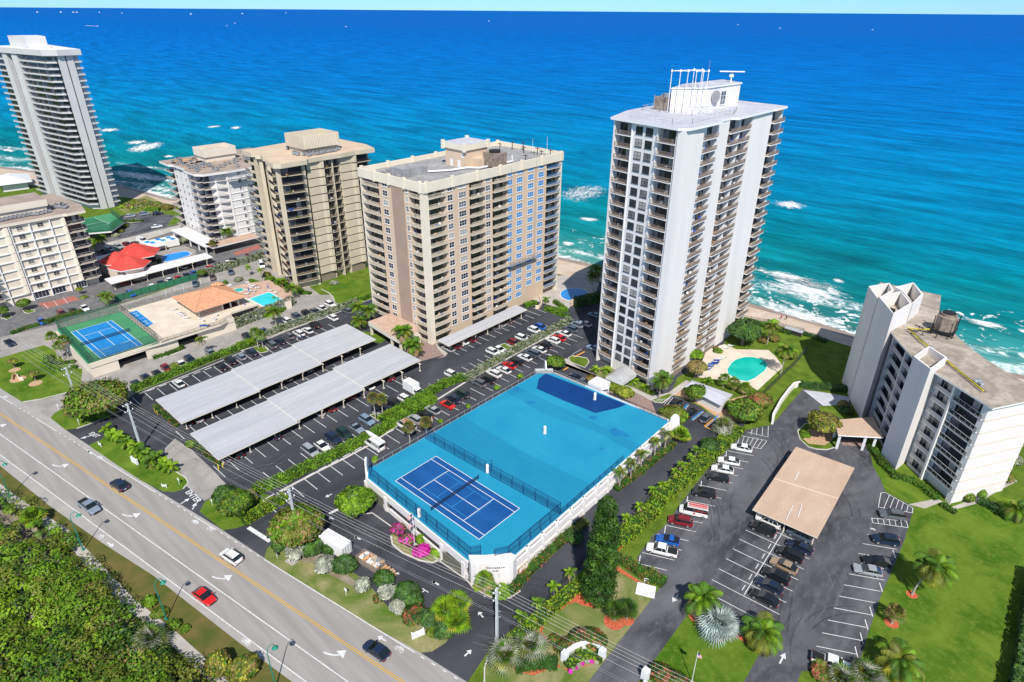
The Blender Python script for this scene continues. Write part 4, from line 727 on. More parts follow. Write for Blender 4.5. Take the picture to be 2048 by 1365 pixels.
single('entrance_canopy', m, (-141, 104, 0), 'flat brown topped entrance canopy with scalloped cream edge before the peach block', 'canopy')
# ------------------------------------------------------------------ OLIVE BLOCK
b = Bld('apartment_block', (-211, 125, 0), 'khaki zigzag apartment block with dark corner balconies and a ribbed roof box')
NF, FH, ZT = 15, 2.86, 42.9
b.walls.prism([(-225, 109.8), (-211, 109.8), (-204.4, 108.2), (-204.3, 107.2), (-198.6, 107.2), (-198.6, 141.4), (-226, 141.4), (-226, 127)], 0, ZT, 'olive_wall', 'roof_sand')
sol = ('solid', 'olive_wall'); dk = ('picket', 'dark_frame')
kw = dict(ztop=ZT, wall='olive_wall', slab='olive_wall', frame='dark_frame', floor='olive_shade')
b.facade((-225.2, 108), (-218.4, 108), [('balc', 0, 2.6, .6, 1, dk), ('balc', 2.6, 5.8, .3, 1, sol), ('wall', 5.8, 6.8)], NF, FH, inset=1.8, **kw)
b.facade((-218.4, 109.2), (-214.2, 107.4), [('balc', .3, 3.2, .2, 1, sol), ('wall', 3.2, 4.5)], NF, FH, inset=1.2, **kw)
b.facade((-213.6, 109.2), (-209.0, 107.4), [('wall', 0, .8), ('balc', .8, 4.0, .2, 1, sol), ('wall', 4.0, 4.9)], NF, FH, inset=1.2, **kw)
b.facade((-208.8, 109.6), (-203.7, 106.5), [('wall', 0, 1), ('balc', 1, 4.4, .1, 1, sol), ('wall', 4.4, 5.7)], NF, FH, inset=1.2, **kw)
b.facade((-203.4, 105.2), (-196.9, 103.6), [('balc', 0, 5.8, .9, 1, dk), ('wall', 5.8, 6.6, None, .2)], NF, FH, inset=.9, **kw)
b.facade((-196.7, 104.5), (-195.0, 113.6), [('wall', 0, .8, None, .2), ('balc', .8, 8.3, .9, 1, dk), ('wall', 8.3, 9.2, None, .6)], NF, FH, inset=.9, **kw)
b.walls.prism([(-203.2, 106.3), (-197.6, 104.7), (-196.9, 108), (-196.1, 113.6), (-198.7, 113.9), (-203, 107.4)], 0, ZT, 'olive_wall')
b.facade((-197, 114.8), (-197, 141.4), [('wall', 6.4, 6.8), ('balc', 6.8, 9.8, .3, 1, dk), ('wall', 9.8, 10.2, None, -.5), ('balc', 10.2, 12.9, .3, 1, dk), ('wall', 12.9, 13.4), ('balc', 19.6, 26.2, .6, 1, dk)], NF, FH, inset=1.6, **kw)
def bulge(w_):   # faceted solid spandrel panel of one storey with its dark joint
    m = MB(); n_ = 5; h0, h1 = .42, FH-.02
    P = [(-w_/2, 0), (-w_/2, -.5), (w_*.18, -.55), (w_*.34, -1.0), (w_/2, -1.1), (w_/2, 0)]
    m.prism(P, h0, h1, 'olive_wall', 'olive_wall', True); m.box(-w_/2+.05, w_/2-.05, -.3, -.002, -.0, h0-.01, 'olive_shade'); return m
pl = [((-197+.0, 114.8+x, f*FH), math.pi/2) for f in range(1, NF) for x in (3.2, 16.5)]
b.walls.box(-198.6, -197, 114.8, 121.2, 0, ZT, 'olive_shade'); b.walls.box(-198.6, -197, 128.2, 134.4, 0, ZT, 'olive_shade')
many(b.r, 'spandrel', bulge(6.2), pl)
m = MB(); RP = [(-225, 107.2), (-218, 106.9), (-217.6, 108), (-214, 106.2), (-213, 107.6), (-208.6, 106.2), (-208, 107.6), (-203.8, 104.3), (-196.3, 102.8), (-194.4, 104.6), (-194.2, 114.0), (-195.6, 115.2), (-195.8, 121), (-195.3, 128), (-195.8, 134), (-194.8, 141.8), (-203, 144.2), (-227, 143.5), (-227, 127)]
m.prism(RP, ZT, ZT+1.45, 'olive_wall', 'roof_sand', True); b.part('roof', m)
m = MB(); m.box(-212.5, -202.5, 118.5, 131.5, ZT+1.46, ZT+3.2, 'olive_wall'); 
for x0, x1, y0_, y1_ in ((-213.2, -201.8, 117.8, 118.3), (-213.2, -201.8, 131.7, 132.2), (-213.2, -212.7, 118.3, 131.7), (-202.3, -201.8, 118.3, 131.7)): m.box(x0, x1, y0_, y1_, ZT+3.2, ZT+7.4, 'olive_wall')
for k in range(22): m.box(-201.8, -201.6, 118.3+k*.62, 118.55+k*.62, ZT+3.2, ZT+7.3, 'cream_trim')
m.box(-212.7, -202.3, 118.3, 131.7, ZT+5.2, ZT+5.3, 'roof_lilac'); b.part('penthouse', m)
clutter(b, [(-202.8, -198, 103.9, 105), (-195.6, -195, 106, 113), (-197.6, -196.9, 122, 124), (-225, -223.5, 107.6, 109)], NF, FH)
roofkit(b, ZT+1.46, pts=[(-200.5+random.uniform(-.4, .4), 117+i*1.35) for i in range(11)]+[(-199+random.uniform(-.4, .4), 117.5+i*1.5) for i in range(8)]+[(-214.5, 119+i*1.3) for i in range(6)]+[(-205+i*1.3, 115.8) for i in range(3)])
b.done()
# ------------------------------------------------------------------ WHITE BLOCK UNDER REPAIR (scaffold)
b = Bld('apartment_block', (-279, 125, 0), 'white ten storey block under repair with curved balconies and scaffold masts')
NF, FH, ZT = 10, 2.95, 29.3
b.walls.prism([(-297, 109), (-266, 109), (-262.6, 112), (-262.6, 148), (-299, 146)], 0, ZT, 'offwhite', 'roof_brown')
kw = dict(ztop=ZT, wall='offwhite', slab='offwhite'); gr = ('bars', 'rail_grey')
b.facade((-298.5, 107.5), (-290.5, 106.8), [('balc', 0, 8, 1., 1, gr)], NF, FH, inset=1.7, **kw)
b.facade((-290.5, 107.3), (-274.5, 107.3), [('wall', 0, 16), ('win', 2.2, 1.5, 1.5, .8, 'glass', 'white_trim'), ('win', 6.6, 1.5, 1.5, .8, 'glass', 'white_trim'), ('win', 11, 1.5, 1.5, .8, 'glass', 'white_trim'), ('win', 14, 1.2, 1.5, .8, 'glass', 'white_trim')], NF, FH, inset=1.7, first=1, **kw)
b.facade((-274.5, 106.3), (-264.8, 106.3), [('balc', .2, 4.6, .6, 1, gr), ('wall', 4.6, 5.2, None, .3), ('balc', 5.2, 9.7, .6, 1, gr)], NF, FH, inset=2.7, **kw)
b.facade((-263.9, 107.2), (-261.6, 116), [('balc', .2, 4.4, .6, 1, gr), ('wall', 4.4, 5, None, .3), ('balc', 5, 8.8, .6, 1, gr)], NF, FH, inset=1.4, **kw)
b.facade((-261.6, 116), (-261.6, 147), [('wall', 0, 31), ('win', 5.6, 1.6, 1.5, .9), ('win', 11, 1.6, 1.5, .9), ('win', 17, 1.6, 1.5, .9), ('win', 23, 1.6, 1.5, .9)], NF, FH, inset=1.1, first=1, **kw)
for k in range(6): b.walls.box(-261.6, -261.35, 116.4+k*5.6, 116.65+k*5.6, 0, ZT, 'offwhite')
for f in range(1, NF): b.walls.box(-261.6, -261.36, 116.7, 147, f*FH-.1, f*FH+.08, 'white_trim')
m = MB(); m.prism([(-299.5, 105.5), (-290, 105.2), (-288, 106.4), (-276, 106.4), (-274.5, 104.9), (-264.5, 104.9), (-261.5, 107), (-260.3, 116.4), (-260.9, 148.5), (-300, 147)], ZT, ZT+.9, 'offwhite', 'roof_brown', True); b.part('roof', m)
m = MB(); m.box(-291, -282, 118, 131, ZT+.91, ZT+3, 'ivory_wall')
for x0, x1, y0_, y1_ in ((-291.6, -281.4, 117.4, 117.8), (-291.6, -281.4, 131.2, 131.6), (-291.6, -291.2, 117.8, 131.2), (-281.8, -281.4, 117.8, 131.2)): m.box(x0, x1, y0_, y1_, ZT+3, ZT+6.3, 'ivory_wall')
m.box(-291.2, -281.8, 117.8, 131.2, ZT+4.6, ZT+4.7, 'roof_brown'); b.part('penthouse', m)
roofkit(b, ZT+.91, pts=[(random.uniform(-298, -264), random.uniform(107.5, 115)) for _ in range(26)]+[(random.uniform(-280, -264), random.uniform(115, 140)) for _ in range(24)])
m = MB()
for i in range(60): x, y = random.uniform(-298, -264), random.uniform(107, 140); l_ = random.uniform(1, 3); m.obox((x, y), random.uniform(0, 3), 0, l_, 0, .25, ZT+1, ZT+1+random.uniform(.2, .8), random.choice(['rust_steel', 'galv', 'dark', 'wood']))
tag(obj('roof_debris', m, b.r, off=b.o), kind='stuff')
m = MB()
def lattice(m, x, y, z0, z1, s_=.7, mm='galv', r=.07):
    for a in (-s_, s_):
        for c in (-s_, s_): m.tube((x+a, y+c, z0), (x+a, y+c, z1), r, m=mm, n=4, cap=False)
    k = z0
    while k < z1-1.4:
        for (a, c), (e_, f_) in (((-s_, -s_), (s_, -s_)), ((s_, -s_), (s_, s_)), ((s_, s_), (-s_, s_)), ((-s_, s_), (-s_, -s_))): m.tube((x+a, y+c, k), (x+e_, y+f_, k+1.4), r*.7, m=mm, n=4, cap=False); m.tube((x+a, y+c, k), (x+e_, y+f_, k), r*.7, m=mm, n=4, cap=False)
        k += 1.4
lattice(m, -260, 124.5, 0, 28.5)
for y in (117, 121, 126, 130): m.tube((-260.1, y, ZT-2.6), (-260.1, y, ZT+.4), .05, m='galv', n=4)
m.box(-260.9, -259, 116, 134, ZT-2.8, ZT-2.6, 'galv'); m.box(-259.1, -259, 116, 134, ZT-1.7, ZT-1.6, 'galv')
for k in range(13): m.tube((-259.05, 116+k*1.5, ZT-2.6), (-259.05, 117.5+k*1.5, ZT-1.65), .05, m='galv', n=4); m.tube((-259.05, 116+k*1.5, ZT-2.6), (-259.05, 116+k*1.5, ZT-1.65), .05, m='galv', n=4)
b.part('scaffold', m); b.done()
m = MB(); m.box(-288, -256, 99.5, 106, 3.0, 3.5, 'offwhite', 'roof_white'); m.box(-259.5, -252.5, 101, 121, 3.0, 3.5, 'offwhite', 'deck_brown')
for x in (-287, -279, -271, -263, -256.4): m.box(x-.2, x+.2, 99.8, 100.2, 0, 3, 'offwhite')
single('terrace_canopy', m, (-272, 103, 0), 'white flat terrace roof round the foot of the scaffolded block', 'canopy')
# ------------------------------------------------------------------ CREAM BLOCK, FAR LEFT
b = Bld('apartment_block', (-268, 42, 0), 'cream ribbed block at the left edge with small square windows')
NF, FH, ZT = 9, 2.86, 25.9
b.walls.prism([(-282, 22), (-255.2, 22), (-255.2, 60), (-286, 60)], 0, ZT, 'ivory_wall', 'roof_brown')
kw = dict(ztop=ZT, wall='ivory_wall', slab='ivory_wall')
b.facade((-254, 22), (-254, 60), [('balc', 1, 9.5, 2.2, 1, gr), ('wall', 9.5, 33.2), ('balc', 33.2, 38, .9, 1, gr), ('win', 20.2, 1.8, 1.4, .9, 'glass', 'ivory_wall'), ('win', 26, 1.8, 1.4, .9, 'glass', 'ivory_wall')], NF, FH, inset=1.2, first=1, **kw)
b.facade((-254.4, 60.2), (-262, 61.8), [('balc', 0, 7, .8, 1, gr)], NF, FH, inset=1.4, **kw)
for x in (33.3, 39.3, 44.9, 50.7): b.walls.box(-254, -253.4, x-.14, x+.14, 0, ZT, 'white_trim')
for f in range(1, NF): b.walls.box(-254, -253.45, 31.5, 55.2, f*FH-.14, f*FH+.1, 'white_trim'); 
def bulge2(w_): m = MB(); m.prism([(-w_/2, 0), (-w_/2, -.12), (w_*.2, -.2), (w_*.36, -.75), (w_/2, -.9), (w_/2, 0)], .12, FH-.18, 'ivory_wall', None, True); return m
many(b.r, 'spandrel', bulge2(3.9), [((-254+.002, 53.1, f*FH), math.pi/2) for f in range(1, NF)]); many(b.r, 'spandrel', bulge2(5.2), [((-254+.002, 36.3, f*FH), math.pi/2) for f in range(1, NF)])
for i, y in enumerate((41.0, 46.0, 53.)): obj('window', win_mb(4.2 if i < 2 else 3.4, 2.3, 'white_trim', 4, 1), b.r, Vector((-253.99, y+1, .3))-b.o, rz=math.pi/2); obj('pane', pane_mb(4.2 if i < 2 else 3.4, 2.3), b.r, Vector((-253.99, y+1, .3))-b.o, rz=math.pi/2)
m = MB(); m.prism([(-282.5, 21.5), (-253.2, 21.5), (-253.2, 54.8), (-252.6, 56), (-252.8, 61.6), (-262, 63.2), (-286.5, 61)], ZT, ZT+.9, 'ivory_wall', 'roof_brown', True); b.part('roof', m)
m = MB(); m.box(-272, -260, 28, 52.5, ZT+.91, ZT+4.4, 'ivory_wall', 'roof_brown'); m.box(-272.6, -259.4, 27.4, 53, ZT+3.0, ZT+5.2, 'ivory_wall', 'roof_brown'); b.part('penthouse', m)
roofkit(b, ZT+.91, pts=[(-257.6+random.uniform(-.6, .6), 37.5+i*1.25) for i in range(13)]+[(-262+random.uniform(-3, 3), 54.5+random.uniform(0, 4)) for i in range(10)])
b.done()
# ------------------------------------------------------------------ GREY-WHITE TOWER, TOP LEFT
b = Bld('apartment_tower', (-380, 95, 0), 'tall pale tower in the top left corner with long banded balconies')
NF, FH, ZT = 26, 2.66, 69.4
th = R(9); dx = Vector((math.cos(th), math.sin(th))); dn = Vector((math.sin(th), -math.cos(th))); L0 = Vector((-358.5, 91.0))
pt2 = lambda a, c: tuple(L0-dx*a-dn*c)     # a metres left of the corner, c metres behind the front
b.walls.prism([pt2(56, 1.4), pt2(3.3, 1.4), pt2(.6, 4.1), pt2(.2, 12.5), pt2(52, 22)], 0, ZT, 'tower_grey', 'roof_white')
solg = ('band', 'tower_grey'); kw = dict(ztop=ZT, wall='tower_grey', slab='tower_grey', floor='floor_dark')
b.facade(pt2(62, 0), pt2(3, 0), [('balc', 6, 17.8, .5, 1, solg), ('wall', 18, 22.4, None, -.6), ('wall', 27.4, 33, None, -.6), ('balc', 33.2, 46, .4, 1, solg), ('balc', 46, 59, .4, 1, solg)], NF, FH, inset=1.4, **kw)
b.walls.obox(pt2(62, 0), th, 22.4, 27.4, 1.2, 1.4, 0, ZT-2, 'dark_frame')
pl = [((*(L0-dx*37.1-dn*1.18), f*FH+.4), th) for f in range(0, NF)]; many(b.r, 'window', win_mb(4.8, 2.0, 'rail_grey', 3, 1), pl, (('pane', pane_mb(4.8, 2.0, 'glass')),))
b.facade(pt2(3, 0), pt2(-.3, 3.0), [('balc', 0, 4.4, .4, 1, solg)], NF, FH, inset=1.2, **kw)
b.facade(pt2(-.8, 3.6), pt2(-1.8, 13.6), [('wall', 0, 2.7), ('wall', 2.7, 3.3, 'olive_metal', .6), ('wall', 3.3, 6.0), ('balc', 6.0, 8.8, 1.2, 1, solg)], NF, FH, inset=2.4, **kw)
m = MB(); m.prism([pt2(57, -1.2), pt2(2.4, -1.2), pt2(-2.2, 3.2), pt2(-2.6, 9), pt2(-3.2, 12.8), pt2(53, 24)], ZT, ZT+2.4, 'tower_grey', 'roof_white', True); b.part('roof', m)
m = MB(); m.prism([pt2(41, 3), pt2(24, 3), pt2(20, 10), pt2(37, 14)], ZT+2.41, ZT+7.2, 'tower_grey', 'roof_white'); m.prism([pt2(44, 5), pt2(19, 1.5), pt2(15, 9), pt2(38, 16)], ZT+2.41, ZT+3.4, 'tower_grey', 'roof_white'); b.part('penthouse', m)
b.done()
# ------------------------------------------------------------------ WHITE FINNED BLOCK, RIGHT
b = Bld('apartment_block', (-12, 150, 0), 'low white block at the right with tall blank fin towers and a gravel roof')
NF, FH, ZT = 8, 2.9, 23.4
b.walls.prism([(-1.5, 135.8), (4.6, 146.9), (1.2, 149.3), (-5.3, 155.2), (-14, 167), (-18.5, 177.6), (-20.3, 187), (-33.5, 186), (-32, 172), (-22.2, 157.3), (-15.2, 145.4), (-10.6, 143.3)], 0, ZT, 'white_wall', 'roof_gravel')
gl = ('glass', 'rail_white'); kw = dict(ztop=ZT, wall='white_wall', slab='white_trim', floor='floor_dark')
b.facade((-23, 156.6), (-16, 144.6), [('wall', 0, 1), ('balc', 1, 8.3, .0, 0, ('solid', 'rail_grey')), ('wall', 8.3, 8.8), ('balc', 8.8, 13.8, 0, 0, ('solid', 'rail_grey'))], NF, FH, inset=.9, **kw)
b.facade((-11.3, 142.8), (-1.3, 134.5), [('balc', .3, 5.0, 0, 0, ('solid', 'rail_grey')), ('wall', 5.0, 5.5, None, -.5), ('balc', 5.5, 12.7, .2, 1, gl)], NF, FH, inset=.9, **kw)
b.facade((-1.1, 134.6), (6.1, 146.6), [('wall', 0, 14)], NF, FH, inset=1.2, **kw)
for f in range(1, NF+1):
    b.walls.obox((-1.1, 134.6), math.atan2(12, 7.2), 0, 14, -.16, 0, f*FH-.14, f*FH-.04, 'peach_wall'); b.walls.obox((-1.1, 134.6), math.atan2(12, 7.2), 0.1, 14, -.05, 0, f*FH-.04, f*FH+.3, 'offwhite')
RF = [(-.6, 133.6), (7.0, 146.4), (2.2, 149.2), (-5.0, 155.2), (-9.5, 160.2), (-13.9, 166.8), (-16.6, 172), (-18.2, 177.6), (-19.9, 188), (-34.2, 187), (-32.6, 172), (-21.6, 152.6), (-16.4, 145.2), (-10.2, 140.4)]
m = MB(); m.prism(RF, ZT, ZT+.35, 'white_trim', 'roof_gravel', True); b.part('roof', m)
def hollow(m, P, z0, z1, zf, t=.35, mm='white_wall'):   # open-topped blank shaft with sloping inner slabs
    P = [Vector(p) for p in P]; A = sum(P[i].x*P[(i+1) % len(P)].y-P[(i+1) % len(P)].x*P[i].y for i in range(len(P)))
    if A < 0: P = P[::-1]
    C = sum(P, Vector((0, 0)))/len(P); I = [C+(p-C)*(1-t/((p-C).length)*1.5) for p in P]; n_ = len(P)
    vs = [(*p, z0) for p in P]+[(*p, z1) for p in P]+[(*p, z1) for p in I]+[(*p, zf) for p in I]
    m.add(vs, [(i, (i+1) % n_, n_+(i+1) % n_, n_+i) for i in range(n_)]+[(n_+i, n_+(i+1) % n_, 2*n_+(i+1) % n_, 2*n_+i) for i in range(n_)]+[(2*n_+i, 2*n_+(i+1) % n_, 3*n_+(i+1) % n_, 3*n_+i) for i in range(n_)], mm)
    m.flat([tuple(p) for p in I], zf, 'roof_gravel')
m = MB(); hollow(m, [(-23.9, 154.4), (-22.2, 163.6), (-26.2, 170.2), (-29.2, 162.8)], 0, 28.6, 25.4); m.box(-26.4, -25.2, 161.5, 164, 25.41, 26.2, 'dark'); b.part('fin_tower', m)
m = MB(); hollow(m, [(-22.15, 163.9), (-21.6, 171.6), (-25.4, 178.6), (-28.0, 172.0), (-26.1, 170.6)], 0, 28.6, 25.4); b.part('fin_tower', m)
m = MB(); hollow(m, [(-29.4, 163.4), (-28.0, 171.8), (-30.2, 176.5), (-33.4, 170.4)], 0, 27.8, 24.6); b.part('fin_tower', m)
m = MB(); hollow(m, [(-16.2, 142.0), (-12.3, 138.4), (-10.9, 146.2), (-14.9, 149.4)], 0, 25.6, 23.2, .3); b.part('fin_tower', m)
m = MB(); m.lathe([(2.1, 1.0), (2.1, 4.2), (1.6, 4.4), (1.6, 4.9)], 'rust_steel', 10); m.box(-2.3, 2.3, -2.3, 2.3, .8, 1.1, 'dark'); [m.tube((x, y, 0), (x, y, 4.4), .12, m='dark') for x in (-2.1, 2.1) for y in (-2.1, 2.1)]; m.lathe([(1.3, 4.9), (1.3, 5.2), (.4, 5.25)], 'dark', 10); obj('cooling_tower', m, b.r, Vector((-14.6, 163.2, ZT+.36))-b.o)
m = MB()
m.path([(-20.5, 158.5, ZT+.9), (-17, 153.8, ZT+.9), (-12.5, 149.2, ZT+.9), (-3, 138.6, ZT+.9)], .16, 'leaf_gold'); m.path([(-20.2, 159.1, ZT+.7), (-16.6, 154.3, ZT+.7), (-2.6, 139, ZT+.7)], .12, 'olive_metal'); m.path([(-21, 158.8, ZT+1.1), (-18.5, 160, ZT+1.1), (-16.2, 161.5, ZT+1.4)], .16, 'leaf_gold')
for q in [(-19, 160, 1.3), (-17.8, 158.5, 1.0), (-16.5, 160.6, 1.4), (-15.2, 159, 1.1), (-13.2, 160, .9), (-19.8, 157.6, .9)]: m.tube((q[0], q[1], ZT+.36), (q[0], q[1], ZT+.36+q[2]), .1, m='dark'); m.tube((q[0]-1, q[1]+.3, ZT+.36+q[2]), (q[0]+1.1, q[1]-.3, ZT+.36+q[2]), .11, m='dark')
b.part('roof_pipework', m)
m = MB()
for x, y in [(-14.6, 152), (-11, 148.3), (-4.4, 142.6), (-3.8, 141.4), (-4.8, 141.9)]: m.lathe([(.35, ZT+.36), (.35, ZT+.9), (.5, ZT+.95), (.4, ZT+1.15)], 'galv', 8, (x, y))
b.part('roof_vent', m)
m = MB(); m.prism([(-27.3, 142.8), (-24.6, 137.2), (-19.6, 141.0), (-16.8, 143.2), (-21.0, 150.5)], 3.9, 4.2, 'white_trim', 'tan_roof', True); [m.box(x-.25, x+.25, y-.25, y+.25, 0, 3.9, 'white_trim') for x, y in ((-26.4, 142.4), (-24.4, 138.3), (-19.9, 141.6), (-18.2, 143.4))]; b.done()
single('entrance_canopy', m, (-22, 143, 0), 'tan topped wedge canopy between the tree island and the finned white block', 'canopy')
# ------------------------------------------------------------------ raised blue court deck (parking garage under it)
b = Bld('court_deck', (-74, 86, 0), 'raised bright blue sports deck over a white walled garage, in the middle of the photo', 'sports deck')
DK = [(-92.6, 58.6), (-90.3, 56.8), (-59.6, 55.2), (-56.2, 57.4), (-54.0, 59.6), (-55.2, 116.4), (-89.2, 115.4), (-92.4, 112.8)]
m = MB(); m.prism(DK, 3.5, 4.0, 'white_wall', 'deck_blue', True); b.part('deck', m)
m = MB(); m.flat(PP(('c4', [(1225, 855), (1310, 790), (2047, 1070)]), ('b1', [(1620, 612), (1560, 635), (1435, 663), (1250, 590), (1092, 520)]), z=4.006), 4.006, 'deck_shadow'); b.part('painted_shadow', m)  # building-like shadow on the deck, painted as a flat dark blue sheet
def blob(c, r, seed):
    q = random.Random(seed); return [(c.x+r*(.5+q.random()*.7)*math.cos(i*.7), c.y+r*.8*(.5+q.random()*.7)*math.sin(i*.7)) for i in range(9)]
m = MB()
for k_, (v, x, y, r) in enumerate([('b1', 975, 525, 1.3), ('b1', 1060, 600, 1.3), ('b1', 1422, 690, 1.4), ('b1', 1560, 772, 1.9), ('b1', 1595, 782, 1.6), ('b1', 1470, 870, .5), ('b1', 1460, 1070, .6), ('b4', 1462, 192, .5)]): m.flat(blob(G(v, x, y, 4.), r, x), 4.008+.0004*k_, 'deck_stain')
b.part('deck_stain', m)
m = MB(); m.flat([(-92.2, 74.6), (-54.9, 75.2), (-55.1, 86), (-74, 84.6), (-92.3, 85.4)], 4.0042, 'deck_tone'); m.flat([(-92.2, 100), (-78, 99), (-66, 101.6), (-55.3, 100.6), (-55.2, 104), (-92.3, 104)], 4.0043, 'deck_tone')
for k in range(5): pline((-92, 60+k*11.3), (-54.8, 60.3+k*11.3), .09, 'deck_tone', 4.0045, m)
for k in range(3): pline((-84+k*9.6, 57.5), (-84+k*9.6, 115), .08, 'deck_tone', 4.0046, m)
b.part('deck_wear', m)
CT = [G('f', 869, 911, 4), G('f', 1041, 1021, 4), G('f', 960, 1082, 4), G('f', 792, 959, 4)]; cc = sum(CT, Vector())/4
def court(c, z, l_, mm, surf, root, ang=0., inner=None):
    ux = Vector((math.cos(ang), math.sin(ang), 0)); uy = Vector((-ux.y, ux.x, 0)); P = lambda a, d: c+ux*a+uy*d
    t = MB(); t.flat([tuple(P(a, d)[:2]) for a, d in ((-11.9, -5.5), (11.9, -5.5), (11.9, 5.5), (-11.9, 5.5))], z+.013, surf); obj('court_surface', t, root, off=root.location)
    k = MB(); L = lambda a, d, e_, f, w_=.12, m_=l_, zz=z+.020: pline(P(a, d), P(e_, f), w_, m_, zz, k)
    for d in (-5.48, -4.11, 4.11, 5.48): L(-11.89, d, 11.89, d)
    for a in (-11.89, 11.89): L(a, -5.54, a, 5.54)
    for a in (-6.4, 6.4): L(a, -4.11, a, 4.11)
    L(-6.4, 0, 6.4, 0)
    if inner:
        for d in (-3.05, 3.05): L(-6.7, d, 6.7, d, .06, inner, z+.0165)
        for a in (-6.7, -2.1, 2.1, 6.7): L(a, -3.05, a, 3.05, .06, inner, z+.0165)
        for a in (-1, 1): L(a*2.1, 0, a*6.7, 0, .06, inner, z+.0165)
    obj('court_lines', k, root, off=root.location)
    n_ = MB(); p, q = P(0, -6.4), P(0, 6.4); nn = ux*.02
    n_.add([p+Vector((0, 0, .05))-nn, q+Vector((0, 0, .05))-nn, q+Vector((0, 0, .95))-nn, p+Vector((0, 0, .95))-nn], [(0, 1, 2, 3)], 'net'); n_.tube(p+Vector((0, 0, .97)), q+Vector((0, 0, .97)), .05, m='line' if inner is None else 'navy', n=5)
    for s_ in (p, q): n_.tube(s_, s_+Vector((0, 0, 1.1)), .06, m='navy' if inner else 'court_green_dark')
    return n_
nb = court(cc, 4.0, 'line', None, 'court_blue', b.r, 0., 'line_cyan'); NB = (nb, cc)
# walls: road side with openings, right side with slots
w_ = MB()
def wallrun(p0, p1, z0, z1, t=.35, mm='white_wall'): p0, p1 = Vector(p0), Vector(p1); d = p1-p0; w_.obox(p0, math.atan2(d.y, d.x), 0, d.length, 0, t, z0, z1, mm)
wallrun((-92.7, 58.4), (-90.4, 56.5), 0, 3.5); wallrun((-90.4, 56.3), (-59.4, 54.7), 2.6, 4.25, .3); wallrun((-90.4, 56.3), (-59.4, 54.7), 0, 1.15, .3)
for k in (0, .22, .5, .78, .97): x = -90.4+31*k; w_.box(x-.35, x+.35, 56.1-1.6*k, 56.9-1.6*k, 0, 3.5, 'white_wall')
wallrun((-53.6, 59.4), (-54.9, 116.6), 0, 1.3); wallrun((-53.6, 59.4), (-54.9, 116.6), 1.9, 3.35); wallrun((-53.9, 59.4), (-55.1, 116.6), 3.75, 4.2, .3)
for k in range(14): y = 60+k*4.3; w_.box(-54.15-(y-59)*.02, -53.5-(y-59)*.02, y, y+.4, 0, 4.2, 'white_wall')
w_.box(-92.4, -92.0, 59, 112.6, 0, 3.5, 'concrete'); wallrun((-55.4, 116.7), (-89, 115.7), 0, 4.3)
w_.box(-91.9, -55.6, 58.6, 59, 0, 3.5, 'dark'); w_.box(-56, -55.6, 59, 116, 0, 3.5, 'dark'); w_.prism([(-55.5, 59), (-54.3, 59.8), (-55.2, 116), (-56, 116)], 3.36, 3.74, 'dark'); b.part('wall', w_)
def fin(mb, c, a, ww, h0, h1, m_='white_wall', dep=2.2):   # flared, curved-topped corner wing
    P = []; n_ = 8
    for i in range(n_+1): t = i/n_; P.append((-ww/2+ww*t, h0+(h1-h0)*math.sin(t*math.pi)**.35 if 0 < t < 1 else h0))
    vs = [(x, -.2, 0) for x, z in P]+[(x*.86, 0, z) for x, z in P]+[(x*.86, .35, z) for x, z in P]+[(x, .5, 0) for x, z in P]; n1 = n_+1; k = MB()
    for r_ in range(3): k.add(vs, [(r_*n1+i, r_*n1+i+1, (r_+1)*n1+i+1, (r_+1)*n1+i) for i in range(n_)], m_)
    k.add(vs, [(0, n1, 2*n1, 3*n1), (n_, 3*n1+n_, 2*n1+n_, n1+n_)], m_)
    mb.merge(k, Matrix.Translation((c[0], c[1], 0)) @ Matrix.Rotation(a, 4, 'Z'))
m = MB(); fin(m, (-93.3, 58.6), R(-45), 3.0, 2.5, 6.6); b.part('corner_wing', m)
m = MB(); fin(m, (-92.3, 115.6), R(-45), 4.6, 3.5, 6.4); m.prism([(-94.3, 113.8), (-90.9, 117.2), (-89.3, 115.6), (-92.6, 112.7)], 0, 4.05, 'white_wall', 'pole_concrete'); b.part('corner_wing', m)
m = MB(); fin(m, (-54.6, 117), R(-120), 3.4, 3.0, 6.2); b.part('corner_wing', m)
m = MB(); m.prism([(-59.5, 55.3), (-58.0, 54.3), (-57.0, 54.6), (-56.5, 55.4), (-53.1, 58.8), (-52.8, 59.4), (-53.2, 60.7), (-54.4, 60.6), (-57.4, 57.2)], 0, 5.3, 'white_wall'); m.prism([(-57.6, 56.0), (-57.2, 55.1), (-56.6, 55.4), (-56.5, 56.4)], 5.3, 5.7, 'white_wall'); m.prism([(-54.2, 59.8), (-53.3, 58.8), (-53.0, 59.6), (-53.6, 60.4)], 5.3, 5.7, 'white_wall'); b.part('sign_wall', m)
def sign_text(txt, c, a, size, m_, root, curve=0.):
    x0 = -size*.33*(len(txt)-1)
    for i, ch in enumerate(txt):
        t = x0+i*size*.66; o = words(ch, (0, 0), 0, size, m_, 0, .03); o.parent = root; o.name = 'lettering'
        z = c[2]+curve*(t*t); p = Vector((c[0]+math.cos(a)*t, c[1]+math.sin(a)*t, z))-root.location; o.location = p; o.rotation_euler = (R(90), 0, a)
sign_text('Connemara', (-54.76, 57.04, 4.25), R(45), .54, 'sign_grey', b.r, .05)
sign_text('5420', (-54.76, 57.04, 3.5), R(45), .42, 'sign_grey', b.r)
m = MB()
for k in (-.6, .6): m.tube((-54.74+k*.7, 57.02+k*.7, 1.9), (-54.74+k*.7, 57.02+k*.7, 2.9), .05, m='galv')
b.part('lamp_arm', m)
